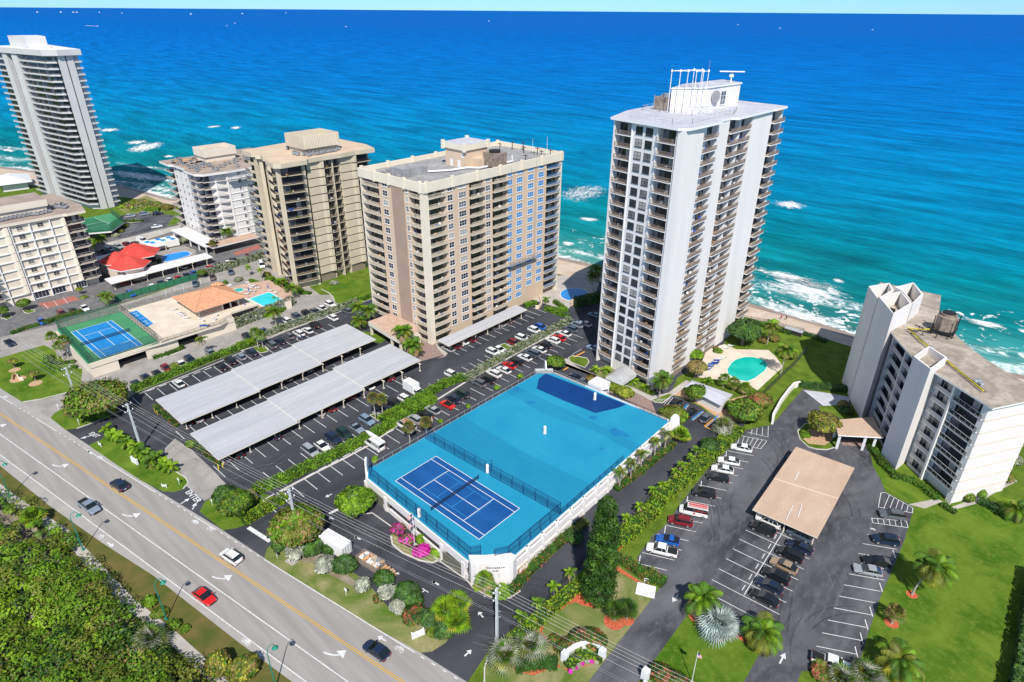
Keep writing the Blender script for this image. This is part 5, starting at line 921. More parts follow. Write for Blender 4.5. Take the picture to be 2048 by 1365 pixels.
m = MB(); m.box(-1.3, 1.3, -.05, 0, 0, 1.7, 'wood'); [m.box(-1.1+i*.8, -.5+i*.8, -.09, -.05, .15+j*.5, .5+j*.5, 'white_trim') for i in range(3) for j in range(3)]; obj('trellis', m, b.r, Vector((-53.1, 62.4, .3))-b.o, rz=R(91))
m = MB(); m.box(-88.5, -82.5, 56.0, 56.15, .0, 2.55, 'olive_metal'); b.part('garage_door', m); m = MB(); m.box(-65.5, -60.5, 54.55, 54.7, 0, 2.55, 'olive_metal'); b.part('garage_door', m)
m = MB(); m.box(-78.2, -74.3, 115.7, 119.4, 0, 4.9, 'white_wall', 'roof_white')
for a, c in (((-78.2, 119.4), (-78.2, 115.7)), ((-78.2, 115.7), (-74.3, 115.7)), ((-74.3, 115.7), (-73.4, 117.6)), ((-73.4, 117.6), (-74.3, 119.4)), ((-74.3, 119.4), (-78.2, 119.4))): d = Vector(c)-Vector(a); m.obox(a, math.atan2(d.y, d.x), 0, d.length, -.15, .15, 4.91, 5.7, 'white_wall')
b.part('stair_house', m); b.done()
m_ = NB[0]; single('tennis_net', m_, tuple(NB[1]), 'navy net across the dark blue court on the raised deck', 'tennis net')
def fence(name, pts, h, z, label, m1='navy', m2='mesh_navy', step=3., mid=True, cat='fence', r=.05, group=None, mid_h=.5):
    P = [Vector((p[0], p[1], z)) for p in pts]; c = sum(P, Vector())/len(P); c.z = z
    root = tag(empty(name, c), label, cat, group); pan = MB(); rl = MB(); posts = []
    for i in range(len(P)-1):
        a, d = P[i], P[i+1]; L = (d-a).length; n_ = max(1, round(L/step)); zz = Vector((0, 0, h))
        pan.add([a+Vector((0, 0, .03)), d+Vector((0, 0, .03)), d+zz, a+zz], [(0, 1, 2, 3)], m2)
        rl.tube(a+zz, d+zz, r*.9, m=m1, n=5)
        if mid: rl.tube(a+zz*mid_h, d+zz*mid_h, r*.7, m=m1, n=5)
        rl.tube(a+Vector((0, 0, .06)), d+Vector((0, 0, .06)), r*.9, m=m1, n=5)
        for k in range(n_+(i == len(P)-2)): posts.append(a.lerp(d, k/n_))
    obj('mesh_panel', pan, root, off=c); obj('rail', rl, root, off=c)
    me = MB().tube((0, 0, 0), (0, 0, h+.05), r, m=m1, n=6).mesh('post')
    posts.sort(key=lambda p: (p-CAMP).length)
    for p in posts[:100]: obj('post', None, root, p-c, me=me)
    return root
fence('court_fence', [(-92.2, 59.3), (-90.1, 57.2), (-59.4, 55.7), (-58.4, 57.2)], 2.9, 4, 'tall navy mesh fence on the road side of the blue deck', step=3.1)
fence('court_fence', [(-56.0, 58.2), (-54.7, 60.4), (-54.9, 74.9)], 2.9, 4, 'tall navy mesh fence from the sign wall up the right edge of the blue deck', step=3)
fence('court_fence', [(-91.9, 73.6), (-73.8, 74.2)], 2.9, 4, 'tall navy mesh fence across the blue deck, part left of its gate', step=3)
fence('court_fence', [(-72.6, 74.2), (-54.9, 74.9)], 2.9, 4, 'tall navy mesh fence across the blue deck, part right of its gate', step=3)
fence('fence', [(-54.9, 75.2), (-55.4, 97)], 1.15, 4, 'low navy railing on the right edge of the blue deck beside the palms', step=2.2, mid=False)
fence('fence', [(-92.3, 60), (-92.2, 112), (-90.6, 114.2), (-89, 115.2), (-79, 115.6)], 1.1, 4, 'thin grey railing along the parking side of the blue deck', 'rail_grey', 'mesh_dark', 2.4, False, r=.035)
fence('fence', [(-72.6, 116.0), (-56, 116.2)], 1.1, 4, 'thin dark railing on the sea side of the blue deck', 'dark_frame', 'mesh_dark', 2.2, False, r=.035)
m = MB(); p0_, p1_ = Vector((-73.8, 74.2, 4)), Vector((-73.3, 75.5, 4))
for p in (p0_, p1_): m.tube(p, p+Vector((0, 0, 2.9)), .05, m='navy')
for h_ in (.1, 1.4, 2.8): m.tube(p0_+Vector((0, 0, h_)), p1_+Vector((0, 0, h_)), .04, m='navy')
single('gate', m, tuple(p0_), 'open navy mesh gate in the fence across the blue deck', 'gate')
def bollard(p, lab):
    m = MB(); m.lathe([(.34, 0), (.34, 1.7), (.26, 1.95), (.08, 2.05)], 'white_trim', 12); m.lathe([(.40, 0), (.40, .12), (.35, .13)], 'concrete', 12); tag(obj('vent_pipe', m, loc=p), lab, 'vent pipe')
for v, x, y, lab in [('b1', 1140, 782, 'short white vent pipe near the middle of the empty blue deck'), ('b1', 1432, 584, 'short white vent pipe inside the painted shadow patch of the deck'), ('b4', 806, 132, 'short white vent pipe by the gate of the deck fence'), ('b4', 408, 392, 'short white vent pipe at the road edge of the blue deck')]: bollard(G(v, x, y, 4.), lab)
# ------------------------------------------------------------------ podium with the green court and the tiled clubhouse
b = Bld('garage_podium', (-197, 58, 0), 'raised garage podium carrying a green bordered tennis court and a pale terrace', 'garage')
m = MB(); m.prism([(-213, 35.6), (-183.2, 34.6), (-181.9, 52.6), (-213, 53.2)], 3.4, 4.0, 'ivory_wall', 'court_green', True); m.prism([(-213, 53.2), (-181.9, 52.6), (-181.3, 70), (-183, 74.8), (-187, 76), (-187, 85), (-212.6, 85)], 3.4, 4.0, 'ivory_wall', 'pool_deck', True); b.part('deck', m)
m = MB()
for y0_, y1_ in ((34.8, 41.5), (48.8, 57.6), (63.5, 75)): m.obox((-182.6, y0_), math.pi/2, 0, y1_-y0_, 0, .4, 0 if y0_ > 40 else 0, 3.4, 'ivory_wall')
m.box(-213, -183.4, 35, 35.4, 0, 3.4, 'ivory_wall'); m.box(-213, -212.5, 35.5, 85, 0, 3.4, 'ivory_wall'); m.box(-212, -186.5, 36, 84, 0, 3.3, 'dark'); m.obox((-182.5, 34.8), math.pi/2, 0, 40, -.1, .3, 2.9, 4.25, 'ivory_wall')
b.part('wall', m)
gc = sum((G('f', x, y, 4.) for x, y in [(223.4, 641.2), (144.7, 664.3), (283.9, 690.7), (201.5, 717.4)]), Vector())/4
nb = court(gc, 4.0, 'line', None, 'court_sky', b.r, R(.5), 'line_cyan')
m = MB(); q = GP('c6', [(1750, 725), (1870, 690), (2100, 870), (2000, 925)], 4.); m.flat([tuple(p[:2]) for p in q], 4.01, 'court_sky'); 
for i in range(4): pline(q[i], q[(i+1) % 4], .12, 'line', 4.018, m)
for s_ in (.12, .3, .5, .7, .88): pline(q[0].lerp(q[3], s_) if False else q[0].lerp(q[3], s_)*.5+q[1].lerp(q[2], s_)*.5-(q[1]-q[0])*.35, q[0].lerp(q[3], s_)*.5+q[1].lerp(q[2], s_)*.5+(q[1]-q[0])*.35, .1, 'line', 4.018, m)
pline(q[0].lerp(q[1], .5).lerp(q[3].lerp(q[2], .5), .1), q[0].lerp(q[1], .5).lerp(q[3].lerp(q[2], .5), .32), .1, 'line', 4.022, m); pline(q[0].lerp(q[1], .5).lerp(q[3].lerp(q[2], .5), .68), q[0].lerp(q[1], .5).lerp(q[3].lerp(q[2], .5), .9), .1, 'line', 4.018, m)
b.part('shuffleboard_court', m); b.done(); single('tennis_net', nb, tuple(gc), 'dark net across the court with the green border', 'tennis net')
fence('court_fence', [(-212.7, 52.8), (-212.8, 36), (-183.5, 35)], 3.0, 4, 'green mesh fence on the near sides of the green bordered court', 'court_green_dark', 'mesh_green', 3)
fence('court_fence', [(-183.5, 35), (-182.3, 52.2)], 3.0, 4, 'green mesh fence between the green bordered court and the driveway below', 'court_green_dark', 'mesh_dark', 3.2)
fence('court_fence', [(-182.2, 52.6), (-212.6, 53.1)], 3.0, 4, 'dark mesh fence dividing the green court from the pale terrace', 'dark_frame', 'mesh_dark', 2.6)
fence('fence', [(-181.8, 53), (-181.5, 70), (-183.2, 74.4)], 1.1, 4, 'dark railing along the driveway edge of the pale terrace', 'dark_frame', 'mesh_dark', 2, False, r=.035)
fence('fence', [(-212.6, 53.5), (-212.4, 84)], 1.6, 4, 'dark railing behind the clubhouse on the far side of the pale terrace', 'dark_frame', 'mesh_dark', 2.4, True, r=.035)
single('screen_fence', (lambda m: (m.obox((-232.4, 57.5), R(90.6), 0, 28, -.05, .05, .1, 2.3, 'court_green_dark'), [m.obox((-232.4, 57.5), R(90.6), k*2.8-.06, k*2.8+.06, -.1, .1, 0, 2.4, 'dark_frame') for k in range(11)], m)[-1])(MB()), (-232.4, 71, 0), 'long green cloth screen fence behind a row of parked cars', 'fence')
b = Bld('clubhouse', (-197, 75, 4), 'clubhouse with a hipped orange tile roof and a small raised lantern, beside a turquoise pool')
m = MB(); m.box(-203.6, -190.4, 67.8, 75.6, 4.0, 6.9, 'ivory_wall'); m.box(-203.6, -196, 75.6, 81, 4, 6.9, 'ivory_wall')
for x, y in ((-190.6, 80.6), (-190.6, 78), (-195.8, 80.8)): m.box(x-.2, x+.2, y-.2, y+.2, 4, 6.9, 'ivory_wall')
m.box(-195.9, -190.8, 75.8, 80.6, 4.0, 4.1, 'dark'); b.part('wall', m)
for i in range(6): obj('window', MB().box(-.55, .55, -.04, 0, 0, 2.2, 'brown_panel'), b.r, Vector((-202.6+i*2.2, 67.76, 4.3))-b.o); obj('window', MB().box(-.6, .6, -.04, 0, 0, 2.0, 'brown_panel'), b.r, Vector((-190.36, 68.8+i*1.15, 4.4))-b.o, rz=math.pi/2)
m = MB(); E = [(-205.4, 66.4, 6.9), (-188.4, 66.2, 6.9), (-188.6, 82.6, 6.9), (-205.4, 82.8, 6.9)]; RD = [(-197.6, 73.0, 9.4), (-197.6, 76.4, 9.4)]
m.add(E+RD, [(0, 1, 4), (1, 2, 5, 4), (2, 3, 5), (3, 0, 4, 5), (3, 2, 1, 0)], 'tile'); m.tube(E[0], RD[0], .14, m='tile'); m.tube(E[1], RD[0], .14, m='tile'); m.tube(E[2], RD[1], .14, m='tile'); m.tube(E[3], RD[1], .14, m='tile')
m.add([(-205.4, 66.4, 6.7), (-188.4, 66.2, 6.7), (-188.6, 82.6, 6.7), (-205.4, 82.8, 6.7)]+E, [(0, 1, 5, 4), (1, 2, 6, 5), (2, 3, 7, 6), (3, 0, 4, 7)], 'brown_panel')
mt = mat('tile', (.56, .23, .12), (.70, .36, .21), 1.6, .85, spec=.1, c3=(.62, .42, .28), bump=.9, bscale=6, stretch=(1.8, .55, 1)); b.part('roof', m)
m = MB(); m.box(-203.6, -201.2, 78.6, 81.2, 7.0, 8.1, 'brown_panel'); m.add([(-204, 78.2, 8.1), (-200.8, 78.2, 8.1), (-200.8, 81.6, 8.1), (-204, 81.6, 8.1), (-202.4, 79.9, 8.9)], [(0, 1, 4), (1, 2, 4), (2, 3, 4), (3, 0, 4)], 'tile'); b.part('roof_lantern', m); b.done()
# pool terraces
b = Bld('pool_terrace', (-196, 90, 0), 'raised brick red terrace round the turquoise pool beside the clubhouse', 'terrace')
m = MB(); m.prism([(-187.2, 75.5), (-184.8, 95.5), (-189.4, 98.6), (-207, 100), (-210.2, 91), (-210, 85.2), (-187.2, 85.2)], 0, 2.5, 'ivory_wall', 'deck_brown'); b.part('deck', m)
q = [p for p in GP('c5', [(1360, 810), (1600, 725), (1640, 725), (1830, 835), (1590, 925)], 2.5)]; c = sum(q, Vector())/len(q)
m = MB(); m.prism([tuple((c+(p-c)*1.12)[:2]) for p in q], 2.5, 2.56, 'roof_white'); b.part('pool_rim', m); m = MB(); m.flat([tuple(p[:2]) for p in q], 2.58, 'pool_cyan'); b.part('pool_water', m)
c = G('c5', 1210, 690, 2.5); m = MB(); m.lathe([(2.0, 2.5), (2.0, 2.62), (1.6, 2.62)], 'roof_white', 16, c); b.part('hot_tub', m); m = MB(); m.flat([(c.x+1.7*math.cos(i*.393), c.y+1.7*math.sin(i*.393)) for i in range(16)], 2.64, 'pool_teal'); b.part('hot_tub_water', m); b.done()
def pool(name_, pts, z, water, label, rim='roof_white', grow=1.06):
    c = sum(pts, Vector())/len(pts); c.z = z; r_ = tag(empty('swimming_pool', c), label, 'swimming pool'); m = MB(); m.prism([tuple((c+(p-c)*grow)[:2]) for p in pts], z, z+.05, rim); obj('pool_rim', m, r_, off=c)
    m = MB(); m.flat([tuple(p[:2]) for p in pts], z+.055, water); obj('pool_water', m, r_, off=c); return r_
def smoothpoly(P, n_=3):
    for _ in range(n_): P = [q for i in range(len(P)) for q in (P[i].lerp(P[(i+1) % len(P)], .25), P[i].lerp(P[(i+1) % len(P)], .75))]
    return P
pool('p', smoothpoly(GP('a5', [(1025, 1008), (1080, 925), (1180, 898), (1290, 920), (1322, 975), (1195, 1072), (1110, 1060)]), 1), .024, 'pool_teal', 'green water pool with rounded ends beside the tall white tower', grow=1.03)
pool('p', smoothpoly(GP('a3', [(1145, 1060), (1170, 1035), (1230, 1028), (1290, 1040), (1310, 1075), (1290, 1098), (1210, 1100), (1160, 1085)]), 2), .012, 'pool_blue', 'round deep blue pool on the terrace behind the peach block')
pool('p', smoothpoly(GP('c7', [(965, 815), (1000, 760), (1180, 725), (1310, 700), (1400, 745), (1200, 810), (1010, 855)]), 1), .016, 'tarp', 'pool covered by a bright blue tarpaulin behind the long white carport')
# ------------------------------------------------------------------ carports
def carport(label, x0, x1, segs, y0, h=2.75, mroof='metal_roof', posts=6.2, xs=None, group=None, tilt=.12, postx=None):
    r_ = tag(empty('carport', ((x0+x1)/2, y0, 0)), label, 'carport', group); o = r_.location; y = y0
    for i, (L, dz, sh) in enumerate(segs):
        m = MB(); z = h+dz; a, c = x0+sh, x1+sh; N_ = 1
        vs = [(a, y, z+tilt), (c, y, z-tilt), (c, y+L, z-tilt), (a, y+L, z+tilt)]; vs += [(p[0], p[1], p[2]-.22) for p in vs]
        m.add(vs, [(0, 1, 2, 3)], mroof); m.add(vs, [(4, 7, 6, 5), (0, 4, 5, 1), (1, 5, 6, 2), (2, 6, 7, 3), (3, 7, 4, 0)], 'cream_trim'); obj('roof_panel', m, r_, off=o)
        y += L
    k = y0+1.2; me = MB().tube((0, 0, 0), (0, 0, h-.3), .11, m='cream_trim', n=8).box(-.25, .25, -.25, .25, 0, .25, 'concrete').mesh('post')
    while k < y:
        for px_ in (postx or (x0+1.2, x1-.9)): obj('post', None, r_, Vector((px_, k, 0))-o, me=me)
        k += posts
    m = MB(); k = y0+1.2
    while k < y: m.box(x0+.3, x1-.3, k-.1, k+.1, h-.5, h-.28, 'cream_trim'); k += posts
    obj('beam', m, r_, off=o); return r_
carport('long grey metal carport nearer the left hedge, left one of the pair', -154.2, -139.6, [(19.6, 0, 0), (18.4, .22, -.3), (18.6, .44, -.9)], 40.2)
carport('long grey metal carport facing the open parking lane, nearer the blue deck', -133.8, -120.2, [(19.2, 0, 0), (19.4, .22, -.5), (19.2, .44, -1.2)], 39.7)
carport('slim grey metal carport along the foot of the peach block', -127.2, -122.5, [(34.5, 0, 0)], 108.8, 2.8, posts=5.2, postx=(-123.2,))
carport('long narrow white carport between the red roofs and the khaki block', -249, -242.8, [(11.6, 0, 0), (25, .15, -.6)], 60.2, 2.9, 'roof_white', 5.5, postx=(-244,))
carport('narrow white carport behind the red roofs', -276.5, -271.8, [(7.5, 0, 0), (18, 0, -.6)], 65.5, 2.8, 'roof_white', 6)
r_ = tag(empty('carport', (-25, 115, 0)), 'square tan roofed carport in the lot before the finned white block', 'carport'); o = r_.location
CR = GP('f', [(1505, 1019), (1592, 894.5), (1709, 937), (1635, 1076)], 2.8); CRm = [CR[0].lerp(CR[1], .46), CR[3].lerp(CR[2], .53)]
for i, P in enumerate(([CR[0], CRm[0], CRm[1], CR[3]], [CRm[0], CR[1], CR[2], CRm[1]])): m = MB(); m.prism([tuple(p[:2]) for p in P], 2.55+.12*i, 2.78+.12*i, 'cream_trim', 'tan_roof', True); obj('roof_panel', m, r_, off=o)
m = MB(); 
for a, c in (((1590, 960), (1598, 945)), ((1596, 1035), (1604, 1008)), ((1572, 1040), (1586, 1012))): pline(G('f', *a, 2.9), G('f', *c, 2.9), .12, 'line', 2.93, m)
obj('roof_marking', m, r_, off=o)
me = MB().tube((0, 0, 0), (0, 0, 2.6), .12, m='cream_trim', n=8).mesh('post')
for s_ in range(6):
    for t in (.06, .5, .94): a = CR[0].lerp(CR[1], .04+s_*.184); c = CR[3].lerp(CR[2], .04+s_*.184); p = a.lerp(c, t); p.z = 0; obj('post', None, r_, p-o, me=me)
# ------------------------------------------------------------------ low buildings
b = Bld('pavilion', (-259, 73, 0), 'low pavilion under a pair of red hipped roofs left of the blue covered pool')
def hip(C, r, zc, ze, m, n_=6, a0=0., sx=1., sy=1.): C = Vector(C); P = [(C.x+r*sx*math.cos(a0+i*2*math.pi/n_), C.y+r*sy*math.sin(a0+i*2*math.pi/n_), ze) for i in range(n_)]; m.add(P+[(C.x, C.y, zc)], [(i, (i+1) % n_, n_) for i in range(n_)]+[tuple(range(n_))[::-1]], 'red_roof'); m.add(P+[(p[0], p[1], ze-.3) for p in P], [((i+1) % n_, i, n_+i, n_+(i+1) % n_) for i in range(n_)], 'roof_white')
m = MB(); hip((-252.0, 70.2), 7.2, 8.6, 5.0, m, 6, .3); b.part('roof', m); m = MB(); hip((-263.5, 76.8), 8.6, 9.0, 5.0, m, 6, .4, 1.05, 1.); b.part('roof', m); m = MB(); hip((-261.5, 69.2), 6.6, 8.0, 4.9, m, 6, .2); b.part('roof', m)
m = MB(); m.prism([(-257.5, 67), (-247.5, 67), (-247, 73), (-252, 75.5), (-258, 74)], 0, 4.7, 'ivory_wall'); m.prism([(-270, 72), (-258.2, 72), (-257, 81), (-266, 84), (-270, 80)], 0, 4.7, 'dark'); m.prism([(-266, 64.5), (-258, 64.5), (-258, 71.8), (-266, 71.8)], 0, 4.6, 'ivory_wall'); b.part('wall', m); b.done()
b = Bld('poolhouse', (-56, 136, 0), 'small grey roofed pool house among bushes before the green pool')
q = [Vector(p) for p in ((-61.6, 138.8), (-61.2, 134.4), (-50.2, 132.4), (-50.4, 139.4))]; m = MB(); m.add([(q[0].x, q[0].y, 2.9), (q[1].x, q[1].y, 2.9), (q[2].x, q[2].y, 2.9), (q[3].x, q[3].y, 2.9), (-60.6, 136.6, 3.7), (-50.6, 135.9, 3.7)], [(0, 1, 4), (1, 2, 5, 4), (2, 3, 5), (3, 0, 4, 5), (3, 2, 1, 0)], 'roof_lilac'); b.part('roof', m); m = MB(); m.prism([(-61, 138.3), (-60.7, 135), (-50.8, 133.2), (-51, 138.8)], 0, 2.85, 'white_wall'); b.part('wall', m); b.done()
b = Bld('beach_house', (-440, 78, 0), 'low white roofed house beyond the cream block at the left edge')
m = MB(); m.add([(-456, 72, 4), (-430, 68, 4), (-428, 84, 4), (-452, 88, 4), (-446, 78, 6.8), (-438, 77, 6.8)], [(0, 1, 5, 4), (1, 2, 5), (2, 3, 4, 5), (3, 0, 4), (3, 2, 1, 0)], 'roof_white'); b.part('roof', m); m = MB(); m.prism([(-453, 74), (-432, 70.5), (-430.5, 82), (-450, 85.5)], 0, 3.9, 'offwhite'); b.part('wall', m); b.done()
b = Bld('court_deck', (-316, 84, 0), 'dark green raised tennis deck between the pale tower and the small parking lot', 'sports deck')
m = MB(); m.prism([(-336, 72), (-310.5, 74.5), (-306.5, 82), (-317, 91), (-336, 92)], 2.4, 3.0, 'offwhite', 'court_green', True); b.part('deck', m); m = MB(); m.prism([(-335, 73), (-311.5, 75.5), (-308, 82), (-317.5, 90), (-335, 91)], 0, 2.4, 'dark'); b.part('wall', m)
m = MB(); m.flat([(-334, 75), (-319, 76.5), (-319, 85.5), (-334, 84)], 3.01, 'court_green_dark'); [pline(Vector(p), Vector(q_), .15, 'line', 3.02, m) for p, q_ in (((-334, 75), (-319, 76.5)), ((-319, 76.5), (-319, 85.5)), ((-319, 85.5), (-334, 84)), ((-324, 76), (-324, 85)))]; b.part('court_surface', m); b.done()
fence('court_fence', [(-335, 72.5), (-310.8, 75), (-307, 82), (-317, 90.6), (-334, 91.4)], 3, 3, 'green mesh fence round the far dark green court', 'court_green_dark', 'mesh_green', 3.2)
m = MB(); m.prism([(-282.5, 84.5), (-276, 85.5), (-274.5, 97), (-281.5, 97.8)], .5, 3.0, 'offwhite', 'roof_white')
for x, y in ((-279.8, 86.6), (-277.5, 87.8), (-280.2, 91), (-277.6, 92), (-279.5, 95), (-276.5, 95.4)): m.box(x-.9, x+.9, y-.8, y+.8, 3.0, 3.3, 'tarp')
single('service_roof', m, (-279, 91, 0), 'white flat service roof with blue covered panels left of the scaffolded block', 'low building')
# seawall, garden walls
def wall_thing(label, pts, h, t=.3, m_='white_wall', name='wall', cat='wall', z=0):
    m = MB()
    for i in range(len(pts)-1): a, c = Vector(pts[i][:2]), Vector(pts[i+1][:2]); d = c-a; m.obox(a, math.atan2(d.y, d.x), 0 if i == 0 else -t*.3, d.length, -t/2, t/2, z, z+h-(.004*i), m_)
    c = Vector(pts[len(pts)//2][:2]); return single(name, m, (c.x, c.y, z), label, cat)
wall_thing('curved white retaining wall at the head of the right hand lot', GP('b2', [(740, 452), (742, 420), (790, 330), (840, 262), (870, 230), (905, 222)]), 1.6, .5)
wall_thing('tan boundary wall in the shadow between the round blue pool and the parked cars', [(-117.8, 160.4), (-113.5, 170), (-103, 176)], 2.2, .3, 'peach_wall')
wall_thing('low pale wall between the slim carport and the palm garden of the peach block', GP('b1', [(1085, 52), (1105, 52), (1120, 35), (1110, -10)]), 1.2, .3, 'cream_wall')
fence('fence', GP('a5', [(1160, 640), (1290, 665), (1460, 710), (1560, 730)]), 1.1, 0, 'dark railing on the seawall before the beach', 'dark_frame', 'mesh_dark', 2, False, r=.04)
fence('fence', GP('b2', [(955, 0), (880, 90), (690, 270)]), 1.5, 0, 'long dark fence between the green pool garden and the big lawn', 'dark_frame', 'mesh_dark', 2.5, True, r=.04)
fence('fence', GP('d5', [(460, 500), (640, 360), (800, 240), (1010, 10)])+GP('d4', [(1200, 760), (1600, 440), (1760, 340), (2040, 50)]), 1.5, 0, 'dark mesh fence along the yellow green hedge right of the driveway', 'dark_frame', 'mesh_dark', 2.5, True, r=.035)
single('beach_stair', (lambda m: ([m.box(-57+i*.9, -56.2+i*.9, 190, 192.2, 0, 1.2, 'rail_grey') for i in range(6)], m.box(-57.5, -51.4, 189.6, 189.8, .0, 1.3, 'dark_frame'), m)[-1])(MB()), (-54, 191, 0), 'grey metal beach stair and gate at the seawall', 'stairs')
# ------------------------------------------------------------------ vehicles
KIND = dict(sedan=dict(L=4.75, W=1.84, belt=.93, H=1.44, hood=1.25, ws=1.05, roof=1.30, rw=.95, trunk=.62, cap=.80, z0=.24),
    coupe=dict(L=4.45, W=1.84, belt=.92, H=1.36, hood=1.35, ws=1.1, roof=.85, rw=1.0, trunk=.5, cap=.8, z0=.22),
    convertible=dict(L=4.6, W=1.86, belt=.92, H=1.34, hood=1.35, ws=.75, roof=.95, rw=.55, trunk=1.0, cap=.82, z0=.22),
    hatch=dict(L=4.25, W=1.80, belt=.96, H=1.50, hood=1.0, ws=.9, roof=1.65, rw=.5, trunk=.15, cap=.82, z0=.24),
    suv=dict(L=4.75, W=1.92, belt=1.10, H=1.72, hood=1.12, ws=.80, roof=2.15, rw=.48, trunk=.12, cap=.98, z0=.30),
    minivan=dict(L=5.05, W=1.98, belt=1.10, H=1.76, hood=.85, ws=1.0, roof=2.6, rw=.42, trunk=.10, cap=.98, z0=.27),
    pickup=dict(L=5.7, W=2.0, belt=1.14, H=1.84, hood=1.3, ws=.75, roof=1.45, rw=.25, trunk=1.75, cap=1.02, z0=.38),
    van=dict(L=5.6, W=2.02, belt=1.28, H=2.15, hood=.75, ws=.75, roof=3.85, rw=.12, trunk=.05, cap=1.12, z0=.32),
    boxtruck=dict(L=6.6, W=2.1, belt=1.35, H=2.15, hood=.85, ws=.7, roof=.85, rw=.08, trunk=3.9, cap=1.15, z0=.45))
CARME = {}
def carmeshes(kind, col):
    if (kind, col) in CARME: return CARME[kind, col]
    k = KIND[kind]; L, W, be, H = k['L'], k['W'], k['belt'], k['H']; hw = W/2; xf, xr = L/2, -L/2; cm = 'car_'+col; z0 = k['z0']; cap = k['cap']
    body = MB(); xw = xf-k['hood']; xr2 = xr+k['trunk']
    st = [(xf, z0+.12, cap-.30, hw*.62), (xf-.10, z0+.02, cap-.16, hw*.84), (xf-.38, z0, cap-.05, hw*.96), (xw, z0, be, hw), (xw-.9, z0, be+.01, hw), (0, z0, be+.02, hw), (xr2+.1, z0, be+.02, hw), (xr2-.02 if k['trunk'] > .3 else xr+.22, z0, be-(.0 if kind == 'pickup' else .02), hw*.99), (xr+.2, z0+.02, be-.08, hw*.95), (xr+.04, z0+.10, be-.16, hw*.86), (xr, z0+.2, be-.3, hw*.80)]
    st = sorted(st, key=lambda s_: -s_[0]); vs = []
    for x, a, t_, w_ in st: vs += [(x, -w_*.90, a), (x, -w_, a+.18), (x, -w_, (a+t_)/2+.08), (x, -w_*.955, t_-.05), (x, -w_*.82, t_), (x, w_*.82, t_), (x, w_*.955, t_-.05), (x, w_, (a+t_)/2+.08), (x, w_, a+.18), (x, w_*.90, a)]
    n1 = 10; body.add(vs, [(i*n1+j, i*n1+j+1, (i+1)*n1+j+1, (i+1)*n1+j) for i in range(len(st)-1) for j in range(n1-1)]+[tuple(range(n1))[::-1], tuple(range((len(st)-1)*n1, len(st)*n1))], cm)
    zr = H-.03; tw = hw*.76; bw = hw*.90; xa, xb, xc, xd = xw, xw-k['ws'], xw-k['ws']-k['roof'], xw-k['ws']-k['roof']-k['rw']
    g_ = MB(); z = be-.02; V = [(xa, -bw, z), (xa, bw, z), (xb, -tw, zr), (xb, tw, zr), (xc, -tw, zr), (xc, tw, zr), (xd, -bw, z), (xd, bw, z)]
    if kind == 'convertible':
        g_.add([V[0], V[1], V[3], V[2]], [(0, 1, 2, 3), (3, 2, 1, 0)], 'car_glass'); s_ = MB(); s_.box(xd-.1, xa-.15, -bw*.92, bw*.92, be-.05, be+.03, 'trim_black')
        for sx in (xb-.3, xb-1.3):
            for sy in (-.4, .4): s_.box(sx-.16, sx-.02, sy-.24, sy+.24, be, be+.34, 'trim_black')
        g_.merge(s_)
    else:
        g_.add(V, [(0, 1, 3, 2), (4, 5, 7, 6), (0, 2, 4, 6), (1, 7, 5, 3)], 'car_glass')
        e_ = .05; body.add([(xb+.03, -tw-.01, zr-.02), (xb+.03, tw+.01, zr-.02), (xb-.15, tw*.96, zr+.045), (xc+.12, tw*.96, zr+.045), (xc-.03, tw+.01, zr-.02), (xc-.03, -tw-.01, zr-.02), (xc+.12, -tw*.96, zr+.045), (xb-.15, -tw*.96, zr+.045)], [(0, 1, 2, 7), (7, 2, 3, 6), (6, 3, 4, 5), (1, 4, 3, 2), (0, 7, 6, 5)], cm)
        def pil(p, q, w_, inner=.02):
            p, q = Vector(p), Vector(q); d = Vector((w_, 0, 0)); s_ = math.copysign(inner, p.y); u = Vector((0, s_, 0)); body.add([p-d+u, p+d+u, q+d+u, q-d+u], [(0, 1, 2, 3), (3, 2, 1, 0)], cm)
        for i, j, w_ in ((0, 2, .06), (6, 4, .09 if kind != 'van' else .3)):
            for s_ in (0, 1): pil(V[i+s_], V[j+s_], w_)
        nb = 1 if k['roof'] < 1.6 else 2
        for q in range(1, nb+1):
            t = q/(nb+1) if nb > 1 else .55; x_ = xb+(xc-xb)*t
            for s_ in (-1, 1): pil((x_, s_*bw, z), (x_, s_*tw, zr), .05)
        if kind == 'van' :
            for s_ in (-1, 1): body.add([(xb-1.25, s_*(bw+.012), z), (xd+.03, s_*(bw+.012), z), (xc+.05, s_*(tw+.012), zr), (xb-1.1, s_*(tw+.012), zr)], [(0, 1, 2, 3), (3, 2, 1, 0)], cm)
        if kind in ('suv', 'minivan', 'van'):
            for s_ in (-1, 1): body.box(xc+.1, xb-.2, s_*tw*.9-.02, s_*tw*.9+.02, zr+.05, zr+.10, 'trim_black')
    if kind == 'pickup': body.box(xr+.12, xd-.12, -hw*.8, hw*.8, be-.02, be+.026, 'trim_black')
    if kind == 'boxtruck': body.box(xr, xd-.1, -1.15, 1.15, .85, 3.25, cm); body.box(xr-.02, xr, -1.05, 1.05, .95, 3.1, 'plastic_white')
    for s_ in (-1, 1): body.box(xa-.35, xa-.15, s_*(hw+.02), s_*(hw+.2), be-.02, be+.13, cm) if s_ > 0 else body.box(xa-.35, xa-.15, -(hw+.2), -(hw+.02), be-.02, be+.13, cm)
    body.box(xf-.02, xf+.015, -.45, .45, z0+.16, z0+.34, 'trim_black'); body.box(xr-.012, xr+.01, -.24, .24, be-.5, be-.36, 'plastic_white')
    wr = .34 if kind in ('sedan', 'coupe', 'hatch', 'convertible') else .38
